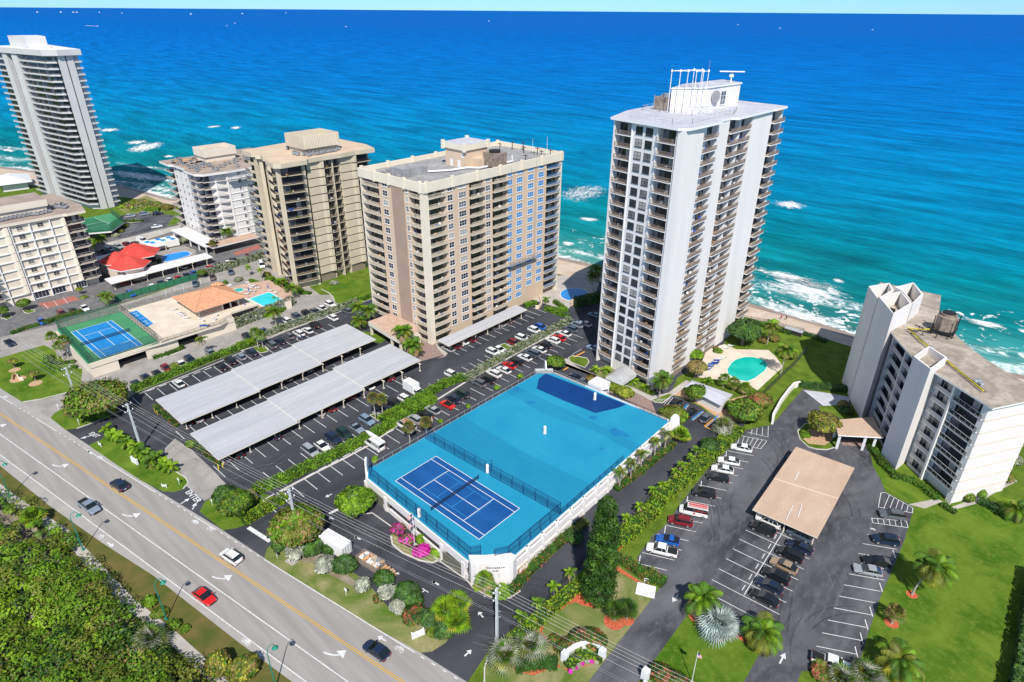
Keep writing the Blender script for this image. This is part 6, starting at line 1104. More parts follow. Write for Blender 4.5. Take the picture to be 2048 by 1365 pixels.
    wh = MB(); n_ = 12; wh.tube((0, -.11, 0), (0, .11, 0), wr, m='tyre', n=n_); wh.tube((0, -.122, 0), (0, .122, 0), wr*.62, m='rim', n=8)
    hl = MB(); hl.box(-.12, .05, -.17, .17, -.06, .07, 'lamp_white'); tl = MB(); tl.box(-.045, .1, -.17, .17, -.07, .09, 'lamp_red')
    wx = (xf-.92, xr+.95)
    pl = dict(wheel=[(x, s_*(hw-.115), wr) for x in wx for s_ in (-1, 1)], headlight=[(xf-.14, s_*hw*.66, cap-.26) for s_ in (-1, 1)], tail_light=[(xr+.05, s_*hw*.70, be-.24) for s_ in (-1, 1)])
    r = CARME[kind, col] = (body.mesh('body', False), g_.mesh('window_glass'), CARME.setdefault('w%g' % wr, wh.mesh('wheel', False)), CARME.setdefault('hl', hl.mesh('headlight')), CARME.setdefault('tl', tl.mesh('tail_light')), pl); return r
NAME = dict(sedan='parked_car', coupe='parked_car', convertible='parked_car', hatch='parked_car', suv='parked_car', minivan='parked_minivan', pickup='pickup_truck', van='parked_van', boxtruck='box_truck')
WORD = dict(sedan='sedan', coupe='coupe', convertible='convertible', hatch='hatchback', suv='suv', minivan='minivan', pickup='pickup truck', van='van', boxtruck='box truck')
ALLCARS = []
def car(kind, col, p, h, label, group, name=None, z=0):
    me = carmeshes(kind, col); cat = {'pickup': 'truck', 'boxtruck': 'truck', 'van': 'van', 'minivan': 'van'}.get(kind, 'car')
    r_ = tag(empty(name or NAME[kind], (p[0], p[1], z+.008), h), label, cat, group)
    obj('body', None, r_, me=me[0]); obj('window_glass', None, r_, me=me[1])
    for nm, mm in (('wheel', me[2]), ('headlight', me[3]), ('tail_light', me[4])):
        for q in me[5][nm]: obj(nm, None, r_, q, me=mm)
    ALLCARS.append(r_); return r_
ORD = ['', 'first', 'second', 'third', 'fourth', 'fifth', 'sixth', 'seventh', 'eighth', 'ninth', 'tenth', 'eleventh', 'twelfth', 'thirteenth', 'fourteenth', 'fifteenth', 'sixteenth', 'seventeenth', 'eighteenth', 'nineteenth', 'twentieth', '21st', '22nd', '23rd', '24th', '25th']
CW = dict(slate='blue grey', lightblue='pale blue', silverblue='silver blue', maroon='dark red', green='dark green', navy='navy', brown='dark brown')
def row(desc, group, head, items, key=None, dx=0, zc=.7, frm='the road'):
    it = [(G(v, x, y, zc), k, c) for v, x, y, k, c in items]; it.sort(key=key or (lambda q: q[0].y))
    for i, (p, k, c) in enumerate(it):
        h = head(p) if callable(head) else R(head)
        car(k, c, (p.x+dx, p.y), h+R(random.uniform(-1.5, 1.5)), '%s %s, %s from %s %s' % (CW.get(c, c), WORD[k], ORD[i+1], frm, desc), group)
S, U = 'sedan', 'suv'
row('in the line between left hedge and grey carport', 'cars parked nose to the left hedge', 180, [('c2', 660, 725, S, 'white'), ('c2', 1240, 495, S, 'black'), ('c2', 1370, 420, U, 'black'), ('c2', 1515, 365, 'hatch', 'silverblue'), ('c2', 1655, 305, U, 'navy'), ('c1', 430, 885, 'minivan', 'grey'), ('c1', 540, 830, S, 'navy'), ('c1', 665, 765, U, 'grey'), ('c1', 800, 730, U, 'white'), ('c1', 920, 685, S, 'white'), ('c1', 1015, 615, U, 'black'), ('c1', 1260, 515, U, 'white'), ('c1', 1460, 425, U, 'grey'), ('c1', 1820, 300, S, 'slate')])
row('on the pale drive behind left hedge', 'cars parked on the drive behind the left hedge', 0, [('c2', 90, 740, S, 'navy'), ('c2', 220, 655, S, 'navy'), ('c2', 375, 600, S, 'black'), ('c2', 495, 520, 'hatch', 'maroon'), ('c2', 710, 470, S, 'white'), ('c2', 820, 410, U, 'navy'), ('c2', 1110, 315, S, 'silverblue'), ('c2', 1610, 100, U, 'black'), ('c1', 330, 700, S, 'slate'), ('c1', 655, 570, U, 'white'), ('c1', 780, 505, U, 'slate'), ('c1', 915, 465, U, 'black'), ('c1', 1025, 430, S, 'grey'), ('c1', 1130, 390, S, 'white'), ('c1', 1230, 335, U, 'white')])
row('under the farther of the paired carports', 'cars under the farther carport', 180, [('c2', 800, 1275, S, 'navy'), ('c2', 955, 1225, S, 'silver'), ('c8', 1285, 150, S, 'grey'), ('c8', 1380, 95, S, 'silver'), ('c1', 955, 1225, S, 'lightblue'), ('c1', 1335, 1025, S, 'grey'), ('c1', 1455, 970, S, 'silver')], dx=-1.9, zc=1.)
row('under the nearer of the paired carports', 'cars under the nearer carport', 180, [('c8', 685, 990, S, 'slate'), ('c8', 835, 935, S, 'black'), ('c8', 1250, 735, S, 'navy'), ('c8', 1740, 480, S, 'silver'), ('c8', 1860, 430, S, 'maroon'), ('c3', 850, 360, S, 'maroon'), ('c3', 1005, 300, S, 'lightblue'), ('c3', 1120, 230, S, 'white'), ('c3', 1385, 115, U, 'maroon')], dx=-1.9, zc=1.)
row('in the line left of the long middle hedge', 'cars parked nose to the long middle hedge', 0, [('c3', 275, 1100, 'minivan', 'silver'), ('c3', 440, 1035, S, 'white'), ('c3', 590, 930, U, 'navy'), ('c3', 740, 865, U, 'green'), ('c3', 910, 790, 'coupe', 'silverblue'), ('c3', 1050, 685, U, 'lightblue'), ('c3', 1345, 560, U, 'navy'), ('c3', 1440, 470, U, 'black'), ('c3', 1580, 405, U, 'white'), ('c4', 150, 805, U, 'white'), ('c4', 660, 525, U, 'white'), ('c4', 740, 490, S, 'white'), ('c4', 925, 412, U, 'maroon'), ('c4', 1020, 352, U, 'white'), ('c4', 1175, 255, U, 'white'), ('c4', 1255, 218, U, 'blue')])
row('in the line right of the long middle hedge', 'cars parked tail to the blue deck', 180, [('c3', 1705, 675, U, 'silver'), ('c3', 1845, 608, S, 'black'), ('c3', 1945, 540, S, 'silver'), ('c4', 90, 1170, 'convertible', 'red'), ('c4', 165, 1100, U, 'navy'), ('c4', 270, 1040, U, 'green'), ('c4', 480, 905, U, 'grey'), ('c4', 595, 860, U, 'black'), ('c4', 670, 790, U, 'white'), ('c4', 790, 740, S, 'white'), ('c4', 860, 680, 'coupe', 'red'), ('c4', 955, 635, S, 'black'), ('c4', 1050, 585, S, 'white'), ('c4', 1155, 540, 'minivan', 'slate'), ('c4', 1230, 487, S, 'white'), ('c4', 1300, 430, S, 'black'), ('c4', 1400, 378, U, 'white'), ('c4', 1475, 342, S, 'red'), ('c4', 1540, 288, S, 'white'), ('c4', 1625, 238, U, 'slate'), ('c4', 1695, 185, U, 'silverblue'), ('c4', 1795, 168, S, 'white')])
row('under the slim carport of the peach block', 'cars under the slim carport', 180, [('c4', 130, 478, S, 'silver'), ('c4', 215, 438, S, 'maroon'), ('c4', 305, 388, S, 'white'), ('c4', 400, 352, S, 'maroon'), ('c4', 675, 208, S, 'grey'), ('c4', 765, 168, S, 'silver'), ('c4', 850, 130, S, 'brown')], dx=-1.0, zc=1.)
row('beside the shaded foot of the white tower', 'cars in the tower shade', 180, [('c4', 1905, 470, S, 'lightblue'), ('c4', 1915, 60, S, 'lightblue')])
row('in the bays beside the pool house', 'cars in the bays beside the pool house', 90, [('b2', 160, 322, U, 'black'), ('b2', 252, 378, S, 'black'), ('b2', 342, 408, S, 'slate'), ('b2', 415, 445, S, 'black')], key=lambda q: q[0].x, frm='the tower side')
row('on the drive behind the blue deck', 'cars behind the blue deck', 0, [('c4', 1690, 840, S, 'navy'), ('c4', 1790, 895, S, 'grey')], key=lambda q: q[0].x, frm='the left')
hC = math.atan2(vC.y, vC.x); hR = math.atan2(vR.y, vR.x); hM = math.atan2(*((G('b3', 800, 300)-G('b3', 650, 110)).yx)); hM = math.atan2((G('b3', 790, 587)-G('b3', 440, 405)).y, (G('b3', 790, 587)-G('b3', 440, 405)).x)
far = lambda q: -q[0].y
row('in the right hand lot, left line', 'cars in the left line of the right hand lot', lambda p: hC+math.pi, [('b2', 555, 592, S, 'white'), ('b2', 478, 672, S, 'white'), ('b2', 440, 722, S, 'white'), ('b2', 410, 772, S, 'black'), ('b2', 328, 868, U, 'black'), ('b2', 185, 1037, U, 'maroon'), ('b2', 108, 1150, 'coupe', 'blue'), ('b2', 72, 1215, 'pickup', 'white')], key=far, frm='the sea end')
row('in the middle block, left side', 'cars in the middle of the right hand lot, left side', lambda p: hM+math.pi, [('b2', 718, 1037, U, 'white'), ('b2', 685, 1085, U, 'black')], key=far, frm='the tan carport')
row('in the middle block, right side', 'cars in the middle of the right hand lot', lambda p: hM+math.pi, [('b2', 910, 1120, U, 'slate'), ('b2', 908, 1192, S, 'navy'), ('b2', 850, 1242, U, 'black'), ('b2', 812, 1305, S, 'beige'), ('b3', 775, 390, U, 'black'), ('b3', 740, 437, S, 'navy'), ('b3', 716, 500, S, 'black')], key=far, frm='the tan carport')
row('in the right line beside the big lawn', 'cars beside the big lawn', lambda p: hR+math.pi, [('b2', 1470, 1000, U, 'grey'), ('b2', 1430, 1152, U, 'navy'), ('b2', 1375, 1280, S, 'black'), ('b2', 1322, 1335, S, 'silver')], key=far, frm='the striped bays')
row('nose to the green screen fence', 'cars along the green screen fence', 0, [('c6', 570, 838, S, 'blue'), ('c6', 845, 732, U, 'maroon'), ('c6', 1000, 692, S, 'navy'), ('c6', 1155, 657, S, 'white'), ('c6', 1790, 462, U, 'blue'), ('c7', 850, 1187, S, 'white'), ('c7', 980, 1138, S, 'navy'), ('c7', 1090, 1100, S, 'white'), ('c7', 1215, 1070, 'coupe', 'red'), ('c7', 1330, 1032, S, 'navy'), ('c7', 1425, 1002, S, 'blue'), ('c7', 1650, 928, S, 'red'), ('c7', 1770, 892, S, 'navy'), ('c7', 1885, 862, S, 'white'), ('c7', 1965, 822, S, 'navy'), ('c5', 1360, 212, S, 'maroon')])
row('under the long white carport', 'cars under the long white carport', 180, [('c7', 545, 1110, S, 'navy'), ('c7', 1275, 915, S, 'white'), ('c7', 1395, 882, S, 'black')], dx=-.6)
hT = math.atan2((G('c5', 935, 560)-G('c5', 918, 475)).y, (G('c5', 935, 560)-G('c5', 918, 475)).x)
row('beside the hedge behind the clubhouse', 'cars behind the clubhouse', lambda p: hT, [('c5', 618, 595, 'pickup', 'slate'), ('c5', 855, 510, U, 'brown'), ('c5', 1105, 440, U, 'slate'), ('c5', 1525, 345, 'van', 'white')], frm='the screen fence')
hB = R(75)
row('in the back lot beside the dune plants', 'cars in the far back lot', lambda p: hB, [('c7', 545, 218, S, 'silver'), ('c7', 745, 192, U, 'silverblue'), ('c7', 925, 188, U, 'black'), ('c7', 912, 360, S, 'white')], key=lambda q: q[0].x, frm='the tower side')
row('behind the narrow carport by the red roofs', 'cars behind the red roofs', lambda p: R(12), [('c7', 160, 705, S, 'black'), ('c7', 270, 675, S, 'silverblue'), ('c7', 390, 640, U, 'silver'), ('c7', 510, 612, U, 'maroon'), ('c7', 618, 597, S, 'black'), ('c7', 715, 558, 'van', 'white')])
car('sedan', 'navy', G('c6', 130, 1130, .7), R(5), 'dark car in the shade at the left edge beside the corner lawn', 'cars in the far back lot')
# special vehicles
camper = car('van', 'white', G('c3', 1155, 1015, .9), R(180), 'white camper van carrying a long white boat on its roof, beside the middle hedge', 'vehicles tail to the deck')
m = MB(); m.prism([(-3.0, -.38), (2.2, -.42), (3.6, -.1), (3.6, .1), (2.2, .42), (-3.0, .38)], 2.35, 2.7, 'roof_white', None, True); tag(obj('rowing_boat', m, loc=(camper.location.x, camper.location.y+.5, 0), rz=R(180)), 'long white hull strapped on the camper van roof', 'boat')
wv = car('van', 'white', G('c3', 1590, 762, .9), R(180), 'white work van with a rusty loaded roof rack behind a small palm', 'vehicles tail to the deck')
m = MB(); [m.box(-2.2, .9, y-.09, y+.09, 2.26, 2.36, random.choice(['leaf_red', 'wood', 'rust_steel'])) for y in (-.6, -.35, -.1, .2, .45, .65)]; [m.box(x-.04, x+.04, -.75, .75, 2.16, 2.26, 'steel') for x in (-2, -.7, .6)]; obj('roof_rack', m, wv)
sv = car('van', 'white', G('b2', 265, 975, .9), hC+math.pi, 'white service van with red ladders on its roof in the right hand lot', 'vans in the right hand lot')
m = MB()
for y in (-.55, .1): [m.box(-2.5, 1.1, y+k-.035, y+k+.035, 2.32, 2.40, 'car_red') for k in (0, .4)]; [m.box(-2.4+i*.32, -2.36+i*.32, y, y+.4, 2.33, 2.38, 'car_red') for i in range(11)]
m.box(-2.3, -.2, .96, 1.02, 1.75, 1.82, 'car_red'); obj('roof_ladder', m, sv)
m = MB(); m.lathe([(.22, 0), (.22, .02)], 'car_red', 10); o = obj('round_emblem', m, sv, (-.1, 1.02, 1.05)); o.rotation_euler = (R(-90), 0, 0)
for t_, x, z, s_, cc_ in (('PLUMBING', -1.35, 1.52, .5, 'car_red'),): pass
for i in range(7): obj('stripe', MB().box(-2.2+i*.28, -2.02+i*.28, 1.012, 1.02, 1.0, 1.1, 'car_red'), sv)
car('boxtruck', 'white', G('c3', 1700, 278, 1.2), 0, 'white box truck beside the middle hedge', 'trucks')
wp = car('pickup', 'white', G('b3', 1060, 833, .9), R(-8), 'white pickup with a pale blue bonnet at the near end of the right hand lot', 'trucks'); wp.rotation_euler.z = math.atan2((G('b3', 1150, 860)-G('b3', 985, 800)).y, (G('b3', 1150, 860)-G('b3', 985, 800)).x)
obj('bonnet_panel', MB().box(1.65, 2.6, -.78, .78, 1.05, 1.16, 'car_lightblue'), wp)
m = MB(); m.box(-.35, .35, -.35, .35, 0, .4, 'leaf_gold'); 
rdh = math.atan2(rd.y, rd.x)
for k, c, v, x, y, h, lab in [(U, 'navy', 'f', 238, 970, rdh+math.pi, 'navy suv driving on the far lane near the entrance with the palms'), ('pickup', 'silverblue', 'f', 178, 1013, rdh, 'blue grey pickup driving between the turn arrow and the street lamp'), (U, 'white', 'f', 462, 1113, rdh+math.pi, 'white suv on the road before the striped exit drive'), (S, 'red', 'f', 408, 1192, rdh, 'red car on the near lane close to the street lamp'), (S, 'navy', 'f', 752, 1300, rdh+math.pi, 'dark blue car on the road beside the painted turn arrow')]:
    r_ = car(k, c, G(v, x, y, .7), h, lab, 'cars driving on the road', 'car' if k != 'pickup' else 'pickup_truck')
# containers, trailer, skip
def put(name, mb, p, rz, label, cat, group=None): return tag(obj(name, mb, loc=p, rz=rz), label, cat, group)
pa, pb = G('d3', 1720, 700, 2.6), G('d3', 1330, 480, 2.6); dv = (pa-pb); hh = math.atan2(dv.y, dv.x); cx_ = (pa+pb)/2
m = MB(); m.box(-2.9, 3.0, -1.2, 1.2, .1, 2.6, 'white_trim'); [m.box(3.0, 3.04, -1.15+i*.58, -.68+i*.58, .2, 2.5, 'roof_white') for i in range(4)]; [m.box(3.04, 3.08, y, y+.05, .2, 2.5, 'steel') for y in (-.9, -.3, .3, .9)]; [m.box(-2.9+i*.4, -2.8+i*.4, -1.23, -1.2, .2, 2.5, 'offwhite') for i in range(14)]
put('shipping_container', m, (cx_.x+math.sin(hh)*1.2, cx_.y-math.cos(hh)*1.2, 0), hh, 'white storage container behind the green bushes beside the driveway', 'container')
ca, cb = G('b4', 120, 640, 1.4), (G('b4', 215, 690, 1.4)-G('b4', 50, 590, 1.4)); hh = math.atan2(cb.y, cb.x)
m = MB(); m.box(-2.6, 2.6, -1.15, 1.15, .1, .3, 'green' if False else 'olive_metal')
for x0, x1, y0_, y1_ in ((-2.6, 2.6, -1.15, -1.05), (-2.6, 2.6, 1.05, 1.15), (-2.6, -2.5, -1.05, 1.05), (2.5, 2.6, -1.05, 1.05)): m.box(x0, x1, y0_, y1_, .3, 1.5, 'rust_steel')
for i in range(70): x, y = random.uniform(-2.3, 2.3), random.uniform(-.9, .9); s_ = random.uniform(.15, .5); m.obox((x, y), random.uniform(0, 3), -s_, s_, -s_*.6, s_*.6, .4, random.uniform(.9, 1.6), random.choice(['cardboard', 'plastic_white', 'offwhite', 'wood', 'leaf_red', 'steel']))
put('rubbish_skip', m, (ca.x, ca.y, 0), hh, 'open skip heaped with rubble and timber beside the driveway', 'skip')
cb2 = G('b4', 215, 715, 1.0); m = MB(); m.box(-1.2, 1.2, -1.1, 1.1, 0, .5, 'wood'); [m.box(-1.15+i*.4, -.85+i*.4, -1.05, 1.05, .5, random.uniform(.8, 1.3), random.choice(['cardboard', 'wood', 'mulch_tan'])) for i in range(6)]; put('timber_stack', m, (cb2.x, cb2.y, 0), hh, 'low stack of tan boards at the end of the skip', 'timber')
p = G('d3', 1110, 600, 1.5); m = MB(); m.lathe([(.1, 0), (1.0, 0), (1.0, 1.6), (.7, 1.9), (.1, 2.0)], 'white_trim', 14); put('water_tank', m, (p.x, p.y, 0), 0, 'round white tank between the clipped tree and the white container', 'tank')
p = G('d3', 715, 1040, .1); m = MB(); m.box(-1., 1., -.8, .8, 0, .1, 'concrete'); put('utility_cover', m, (p.x, p.y, .016), R(10), 'pale concrete utility cover in the verge lawn', 'cover')
# ------------------------------------------------------------------ lamps, poles, wires, signs
def lamp(p, label, H_=8.6):
    r_ = tag(empty('street_lamp', p), label, 'street lamp', 'green street lamps along the preserve'); m = MB(); m.lathe([(.22, 0), (.22, .35), (.13, .6)], 'pole_green', 8); m.tube((0, 0, .5), (0, 0, H_-.9), .10, .07, 'pole_green', 8); obj('pole', m, r_)
    m = MB(); a = nrm if nrm.y > 0 else -nrm; P = []
    for i in range(9): t = math.pi*i/8; P.append(Vector((0, 0, H_-.9))+a*(.65*(1-math.cos(t)))+Vector((0, 0, .9*math.sin(t))))
    m.path(P, .055, 'pole_green', 6); obj('arm', m, r_); m = MB(); e_ = P[-1]; m.lathe([(.12, .05), (.22, -.1), (.48, -.38), (.42, -.42)], 'pole_green', 12); m.lathe([(.36, -.42), (.2, -.52)], 'lamp_white', 10); obj('lamp_head', m, r_, e_)
for v, x, y, lab in [('b5', 62, 276, 'green street lamp at the left edge by the thicket'), ('b5', 490, 590, 'green street lamp beside the footpath near the pickup'), ('b5', 978, 1000, 'green street lamp near the red car on the near lane'), ('f', 552, 1376, 'green street lamp at the bottom edge, base out of frame')]: lamp(G(v, x, y), lab)
PT = []
for v, bx, by, hh_, lab in [('f', 160, 817, 11.6, 'pale concrete utility pole before the big round tree by the green court'), ('f', 282, 897, 11.9, 'pale concrete utility pole between the entrance palms and grey carports'), ('f', 597, 1078, 11.6, 'pale concrete utility pole before the clipped rounded tree'), ('f', 994, 1288, 12.2, 'pale concrete utility pole beside the blue green fan palms')]:
    p = G(v, bx, by); r_ = tag(empty('utility_pole', p), lab, 'utility pole', 'utility poles along the road'); m = MB(); m.box(-.19, .19, -.19, .19, 0, hh_*.5, 'pole_concrete'); m.box(-.16, .16, -.16, .16, hh_*.5, hh_, 'pole_concrete'); obj('pole', m, r_, rz=rdh)
    m = MB(); 
    for z in (hh_-.3, hh_-1.9): m.tube(rn*-.9+Vector((0, 0, z)), rn*.9+Vector((0, 0, z)), .06, m='galv')
    obj('crossarm', m, r_); me = MB().lathe([(.1, 0), (.13, .1), (.08, .3)], 'plastic_white', 6).mesh('insulator')
    for z in (hh_-.3, hh_-1.9):
        for s_ in (-.85, -.3, .85): obj('insulator', None, r_, rn*s_+Vector((0, 0, z+.05)), me=me)
    for k_ in (.5, .6): obj('bracket', MB().box(-.05, .6, -.05, .05, hh_*k_, hh_*k_+.12, 'galv'), r_, rz=rdh+.5)
    PT.append((p, hh_))
PT = [(PT[0][0]+(PT[0][0]-PT[1][0]), 11.6)]+PT+[(PT[-1][0]+(PT[-1][0]-PT[-2][0]), 12)]
wl = 0
for z, s_, nm_ in [(-.1, -.85, 'lowest'), (-.1, .3, 'x'), (-.1, .85, 'x'), (-1.6, -.85, 'x'), (-1.6, .85, 'x'), (-5.2, 0, 'x'), (-5.8, .1, 'x')]:
    P = []
    for i in range(len(PT)-1):
        a, c = PT[i][0]+rn*s_+Vector((0, 0, PT[i][1]+z)), PT[i+1][0]+rn*s_+Vector((0, 0, PT[i+1][1]+z))
        for k in range(10): t = k/10; q = a.lerp(c, t); q.z -= 4*.55*t*(1-t); P.append(q)
    P.append(c); m = MB(); m.path(P, .014, 'rail_white' if z > -3 else 'rail_grey', 4); wl += 1
    c_ = P[len(P)//2]; tag(obj('power_line', m, loc=c_, off=c_), ('%s of the sagging wires strung between the pale utility poles' % ['uppermost, road side', 'uppermost, middle', 'uppermost, building side', 'second level, road side', 'second level, building side', 'upper of the thick low', 'lowest'][wl-1]), 'power line', 'wires between the utility poles')
def flag(p, H_, label, lf, dir_=Vector((.6, .8, 0)), w_=1.5, h_=.95):
    r_ = tag(empty('flagpole', p), label, 'flagpole'); m = MB(); m.tube((0, 0, 0), (0, 0, H_), .07, .04, 'rail_white', 8); m.lathe([(.09, H_), (.09, H_+.14)], 'leaf_gold', 6); m.lathe([(.25, 0), (.25, .12)], 'concrete', 8); obj('pole', m, r_)
    for z, lab2, st_ in lf:
        m = MB(); n_ = 9
        def q(i, j): x = w_*i/n_; return dir_*(x*.62)+Vector((0, 0, z-h_*j/13-.55*x))+Vector((-dir_.y, dir_.x, 0))*(.10*math.sin(x*5+j*.2))
        for i in range(n_):
            for j in range(13):
                c = 'flag_blue' if (st_ and i < 4 and j < 7) else (('car_red' if j % 2 == 0 else 'plastic_white') if st_ else 'plastic_white')
                m.add([q(i, j), q(i+1, j), q(i+1, j+1), q(i, j+1)], [(0, 1, 2, 3), (3, 2, 1, 0)], c)
        obj('flag', m, r_)
mat('flag_blue', (.02, .04, .20), rough=.8)
flag(G('b4', 380, 558), 7.8, 'flagpole with striped flags among the pink bougainvillea by the deck', [(7.6, '', True), (5.6, '', True)], Vector((-.8, -.6, 0)))
flag(G('d6', 505, 1365), 6.9, 'flagpole with one striped flag on the front lawn at the bottom', [(6.6, '', True)], Vector((.7, .7, 0)), 1.3, .85)
def signwall(label, c, a, w_, h_, z=.0, arc=0.): m = MB(); m.box(-w_/2, w_/2, -.15, .15, 0, h_, 'white_trim'); m.box(-w_/2-.2, -w_/2, -.2, .2, 0, h_+.2, 'white_trim'); m.box(w_/2, w_/2+.2, -.2, .2, 0, h_+.2, 'white_trim'); return put('entrance_sign', m, (c.x, c.y, z), a, label, 'sign')
signwall('small white entrance sign block among the entrance palms', G('b7', 1055, 885), rdh, 1.8, 1.3); o = signwall('low white sign block in a stone ring at the verge before the driveway', G('b4', 400, 1095), R(70), 1.7, 1.1)
def hsign(label, c, a): m = MB(); [m.box(x-.07, x+.07, -.06, .06, 0, 1.0, 'white_trim') for x in (-.5, .5)]; m.box(-.43, .43, -.04, .04, .3, .75, 'white_trim'); put('small_sign', m, (c.x, c.y, 0), a, label, 'sign')
hsign('small white H shaped post sign by the exit drive', G('b7', 782, 750), rdh); hsign('small white H shaped post sign at the tip of the entrance lawn', G('b7', 1285, 1075), rdh+.4)
for v, x, y, lab in [('b7', 460, 470, 'low white light post on the corner between drive and round tree lawn'), ('b7', 620, 585, 'low white light post on the round tree lawn by the exit drive'), ('b7', 1400, 1050, 'thin white post on the tip of the entrance lawn'), ('b6', 228, 640, 'white sign post right of the painted word ENTER'), ('d2', 1385, 280, 'small white notice on a post in the verge lawn'), ('d3', 470, 1000, 'small black framed notice in the verge lawn by the exit drive'), ('d3', 390, 720, 'white sign post beside the bushes at the exit drive')]:
    m = MB(); m.tube((0, 0, 0), (0, 0, 1.5), .05, m='white_trim'); m.box(-.3, .3, -.03, .03, 1.1, 1.6, 'plastic_white' if 'black' not in lab else 'dark_frame'); put('sign_post', m, G(v, x, y), rdh, lab, 'sign')
# white curved garden wall with flowers
A_ = [G('d5', x, y) for x, y in [(1075, 800), (1110, 750), (1180, 700), (1260, 672), (1350, 665), (1430, 690), (1490, 730), (1500, 770)]]; m = MB()
for i in range(len(A_)-1):
    a, c = A_[i], A_[i+1]; d = c-a; m.obox(a, math.atan2(d.y, d.x), -.1, d.length+.1, -.2, .2, 0, 1.5-.002*i, 'white_trim')
for q in (A_[0], A_[-1]): m.box(q.x-.45, q.x+.45, q.y-.45, q.y+.45, 0, 1.9, 'white_trim')
single('entrance_wall', m, tuple(A_[3]), 'white arched entrance wall behind pink and yellow flowers at the bottom', 'wall')
m = MB(); q = G('d5', 1990, 1010); m.box(q.x-.5, q.x+.5, q.y-.5, q.y+.5, 0, 2.0, 'white_trim'); m.box(q.x+.5, q.x+3, q.y-1.6, q.y-1.2, 0, 1.5, 'white_trim'); single('entrance_wall', m, tuple(q), 'white end pillar of a second entrance wall right of the drive', 'wall')
A_ = GP('b7', [(100, 240), (105, 215), (122, 200), (140, 212), (150, 232), (188, 240)]); m = MB()
for i in range(5): a, c = A_[i], A_[i+1]; d = c-a; m.obox(a, math.atan2(d.y, d.x), 0, d.length, -.12, .12, 0, .8+.003*i, 'mulch_tan' if i < 3 else 'ivory_wall')
single('entrance_sign', m, tuple(A_[2]), 'curled tan and white sign wall between two small trees on the corner lawn', 'sign')
q = G('d4', 1990, 1240); m = MB(); m.box(-1.6, 1.6, -1.3, 1.3, 0, .12, 'white_trim'); put('concrete_pad', m, (q.x, q.y, .02), hC, 'pale concrete pad with a white stand beside the driveway', 'slab'); q = G('d4', 1995, 1140); m = MB(); m.box(-.4, -.32, -.05, .05, 0, 1.1, 'plastic_white'); m.box(.32, .4, -.05, .05, 0, 1.1, 'plastic_white'); m.box(-.4, .4, -.04, .04, 1.02, 1.1, 'plastic_white'); m.box(-.4, .4, -.04, .04, .5, .56, 'plastic_white'); put('stand', m, (q.x, q.y, .02), .4, 'small white frame stand at the hedge corner by the driveway', 'stand')
for v, pts, lab in [('c2', [(345, 1130), (380, 1160)], 'farther'), ('c8', [(597, 1100), (645, 1085)], 'nearer')]:
    for i, (x, y) in enumerate(pts): q = G(v, x, y); m = MB(); m.lathe([(.14, 0), (.14, 1.2), (.05, 1.27)], 'leaf_gold', 8); put('bollard', m, q, 0, '%s short yellow bollard at the road end of the %s grey carport' % (['left', 'right'][i], lab), 'bollard', 'yellow bollards at the %s grey carport' % lab)
me = MB().box(-.08, .08, -.95, .95, 0, .12, 'paint_white').mesh('wheel_stop')
def stops(pts, group, label, rz=0, frm='the road'):
    for i, p in enumerate(pts): tag(obj('wheel_stop', None, None, Vector((p[0], p[1], .008)), rz=rz, me=me), '%s, %s from %s' % (label, ORD[i+1], frm), 'wheel stop', group)
stops([(-104.4, 42.4+3.1*i) for i in range(11)], 'wheel stops of the empty bays by the hedge end', 'white wheel stop right of the clipped middle hedge')
stops([(-165, y) for y in (42.7, 45.7, 48.9+2.6, 54.7, 57.8, 109)], 'wheel stops of the empty bays along the left hedge', 'white wheel stop of an empty bay along the left hedge')
stops(sorted([G('b3', 205, 155), G('b3', 75, 308)]+[G('b2', x, y) for x, y in [(462, 632), (310, 815), (226, 910)]], key=lambda q: -q.y), 'wheel stops in the right hand lot, left line', 'loose wheel stop in left line of right hand lot', math.atan2(vC.y, vC.x), 'the sea end')
stops([G('b3', x, y) for x, y in [(1380, 280), (1312, 450), (1262, 575), (1238, 642), (1213, 710), (1186, 782)]], 'wheel stops in the right hand lot, lawn side', 'white wheel stop in the bays beside the big lawn', math.atan2(vR.y, vR.x), 'the sea end')
# ------------------------------------------------------------------ loungers, boats, people
def lounger(c='plastic_white'): m = MB(); m.box(-.95, .35, -.32, .32, .26, .33, c); m.add([(.35, -.32, .3), (.35, .32, .3), (.95, .32, .72), (.95, -.32, .72)], [(0, 1, 2, 3), (3, 2, 1, 0)], c); [m.box(x-.03, x+.03, y-.03, y+.03, 0, .26, c) for x in (-.85, .3) for y in (-.28, .28)]; return m
lm = {c: lounger(c).mesh('sun_lounger') for c in ('plastic_white', 'cushion_blue')}
def loungers(pts, z, label, group, col='plastic_white', rz=0.):
    for i, (v, x, y) in enumerate(sorted(pts, key=lambda q: q[1])): p = G(v, x, y, z+.3); p.z = z+.05; tag(obj('sun_lounger', None, None, p, rz=rz+random.uniform(-.25, .25), me=lm[col]), '%s, %s from the left' % (label, ORD[i+1]), 'sun lounger', group)
loungers([('c5', 330, 950), ('c5', 395, 990), ('c5', 430, 1010), ('c5', 450, 1030), ('c5', 505, 1065)], 4, 'white sun lounger on the pale terrace beside the clubhouse wall', 'loungers in line beside the clubhouse wall', rz=.9)
loungers([('c5', 690, 1080), ('c5', 730, 1100), ('c5', 860, 1070), ('c5', 890, 1085), ('c5', 920, 1025)], 4, 'white sun lounger on the terrace before the clubhouse front', 'white loungers before the clubhouse front')
loungers([('c5', 720, 1165), ('c5', 770, 1175)], 4, 'blue striped lounger by the terrace railing', 'blue loungers by the terrace railing', 'cushion_blue', 1.1)
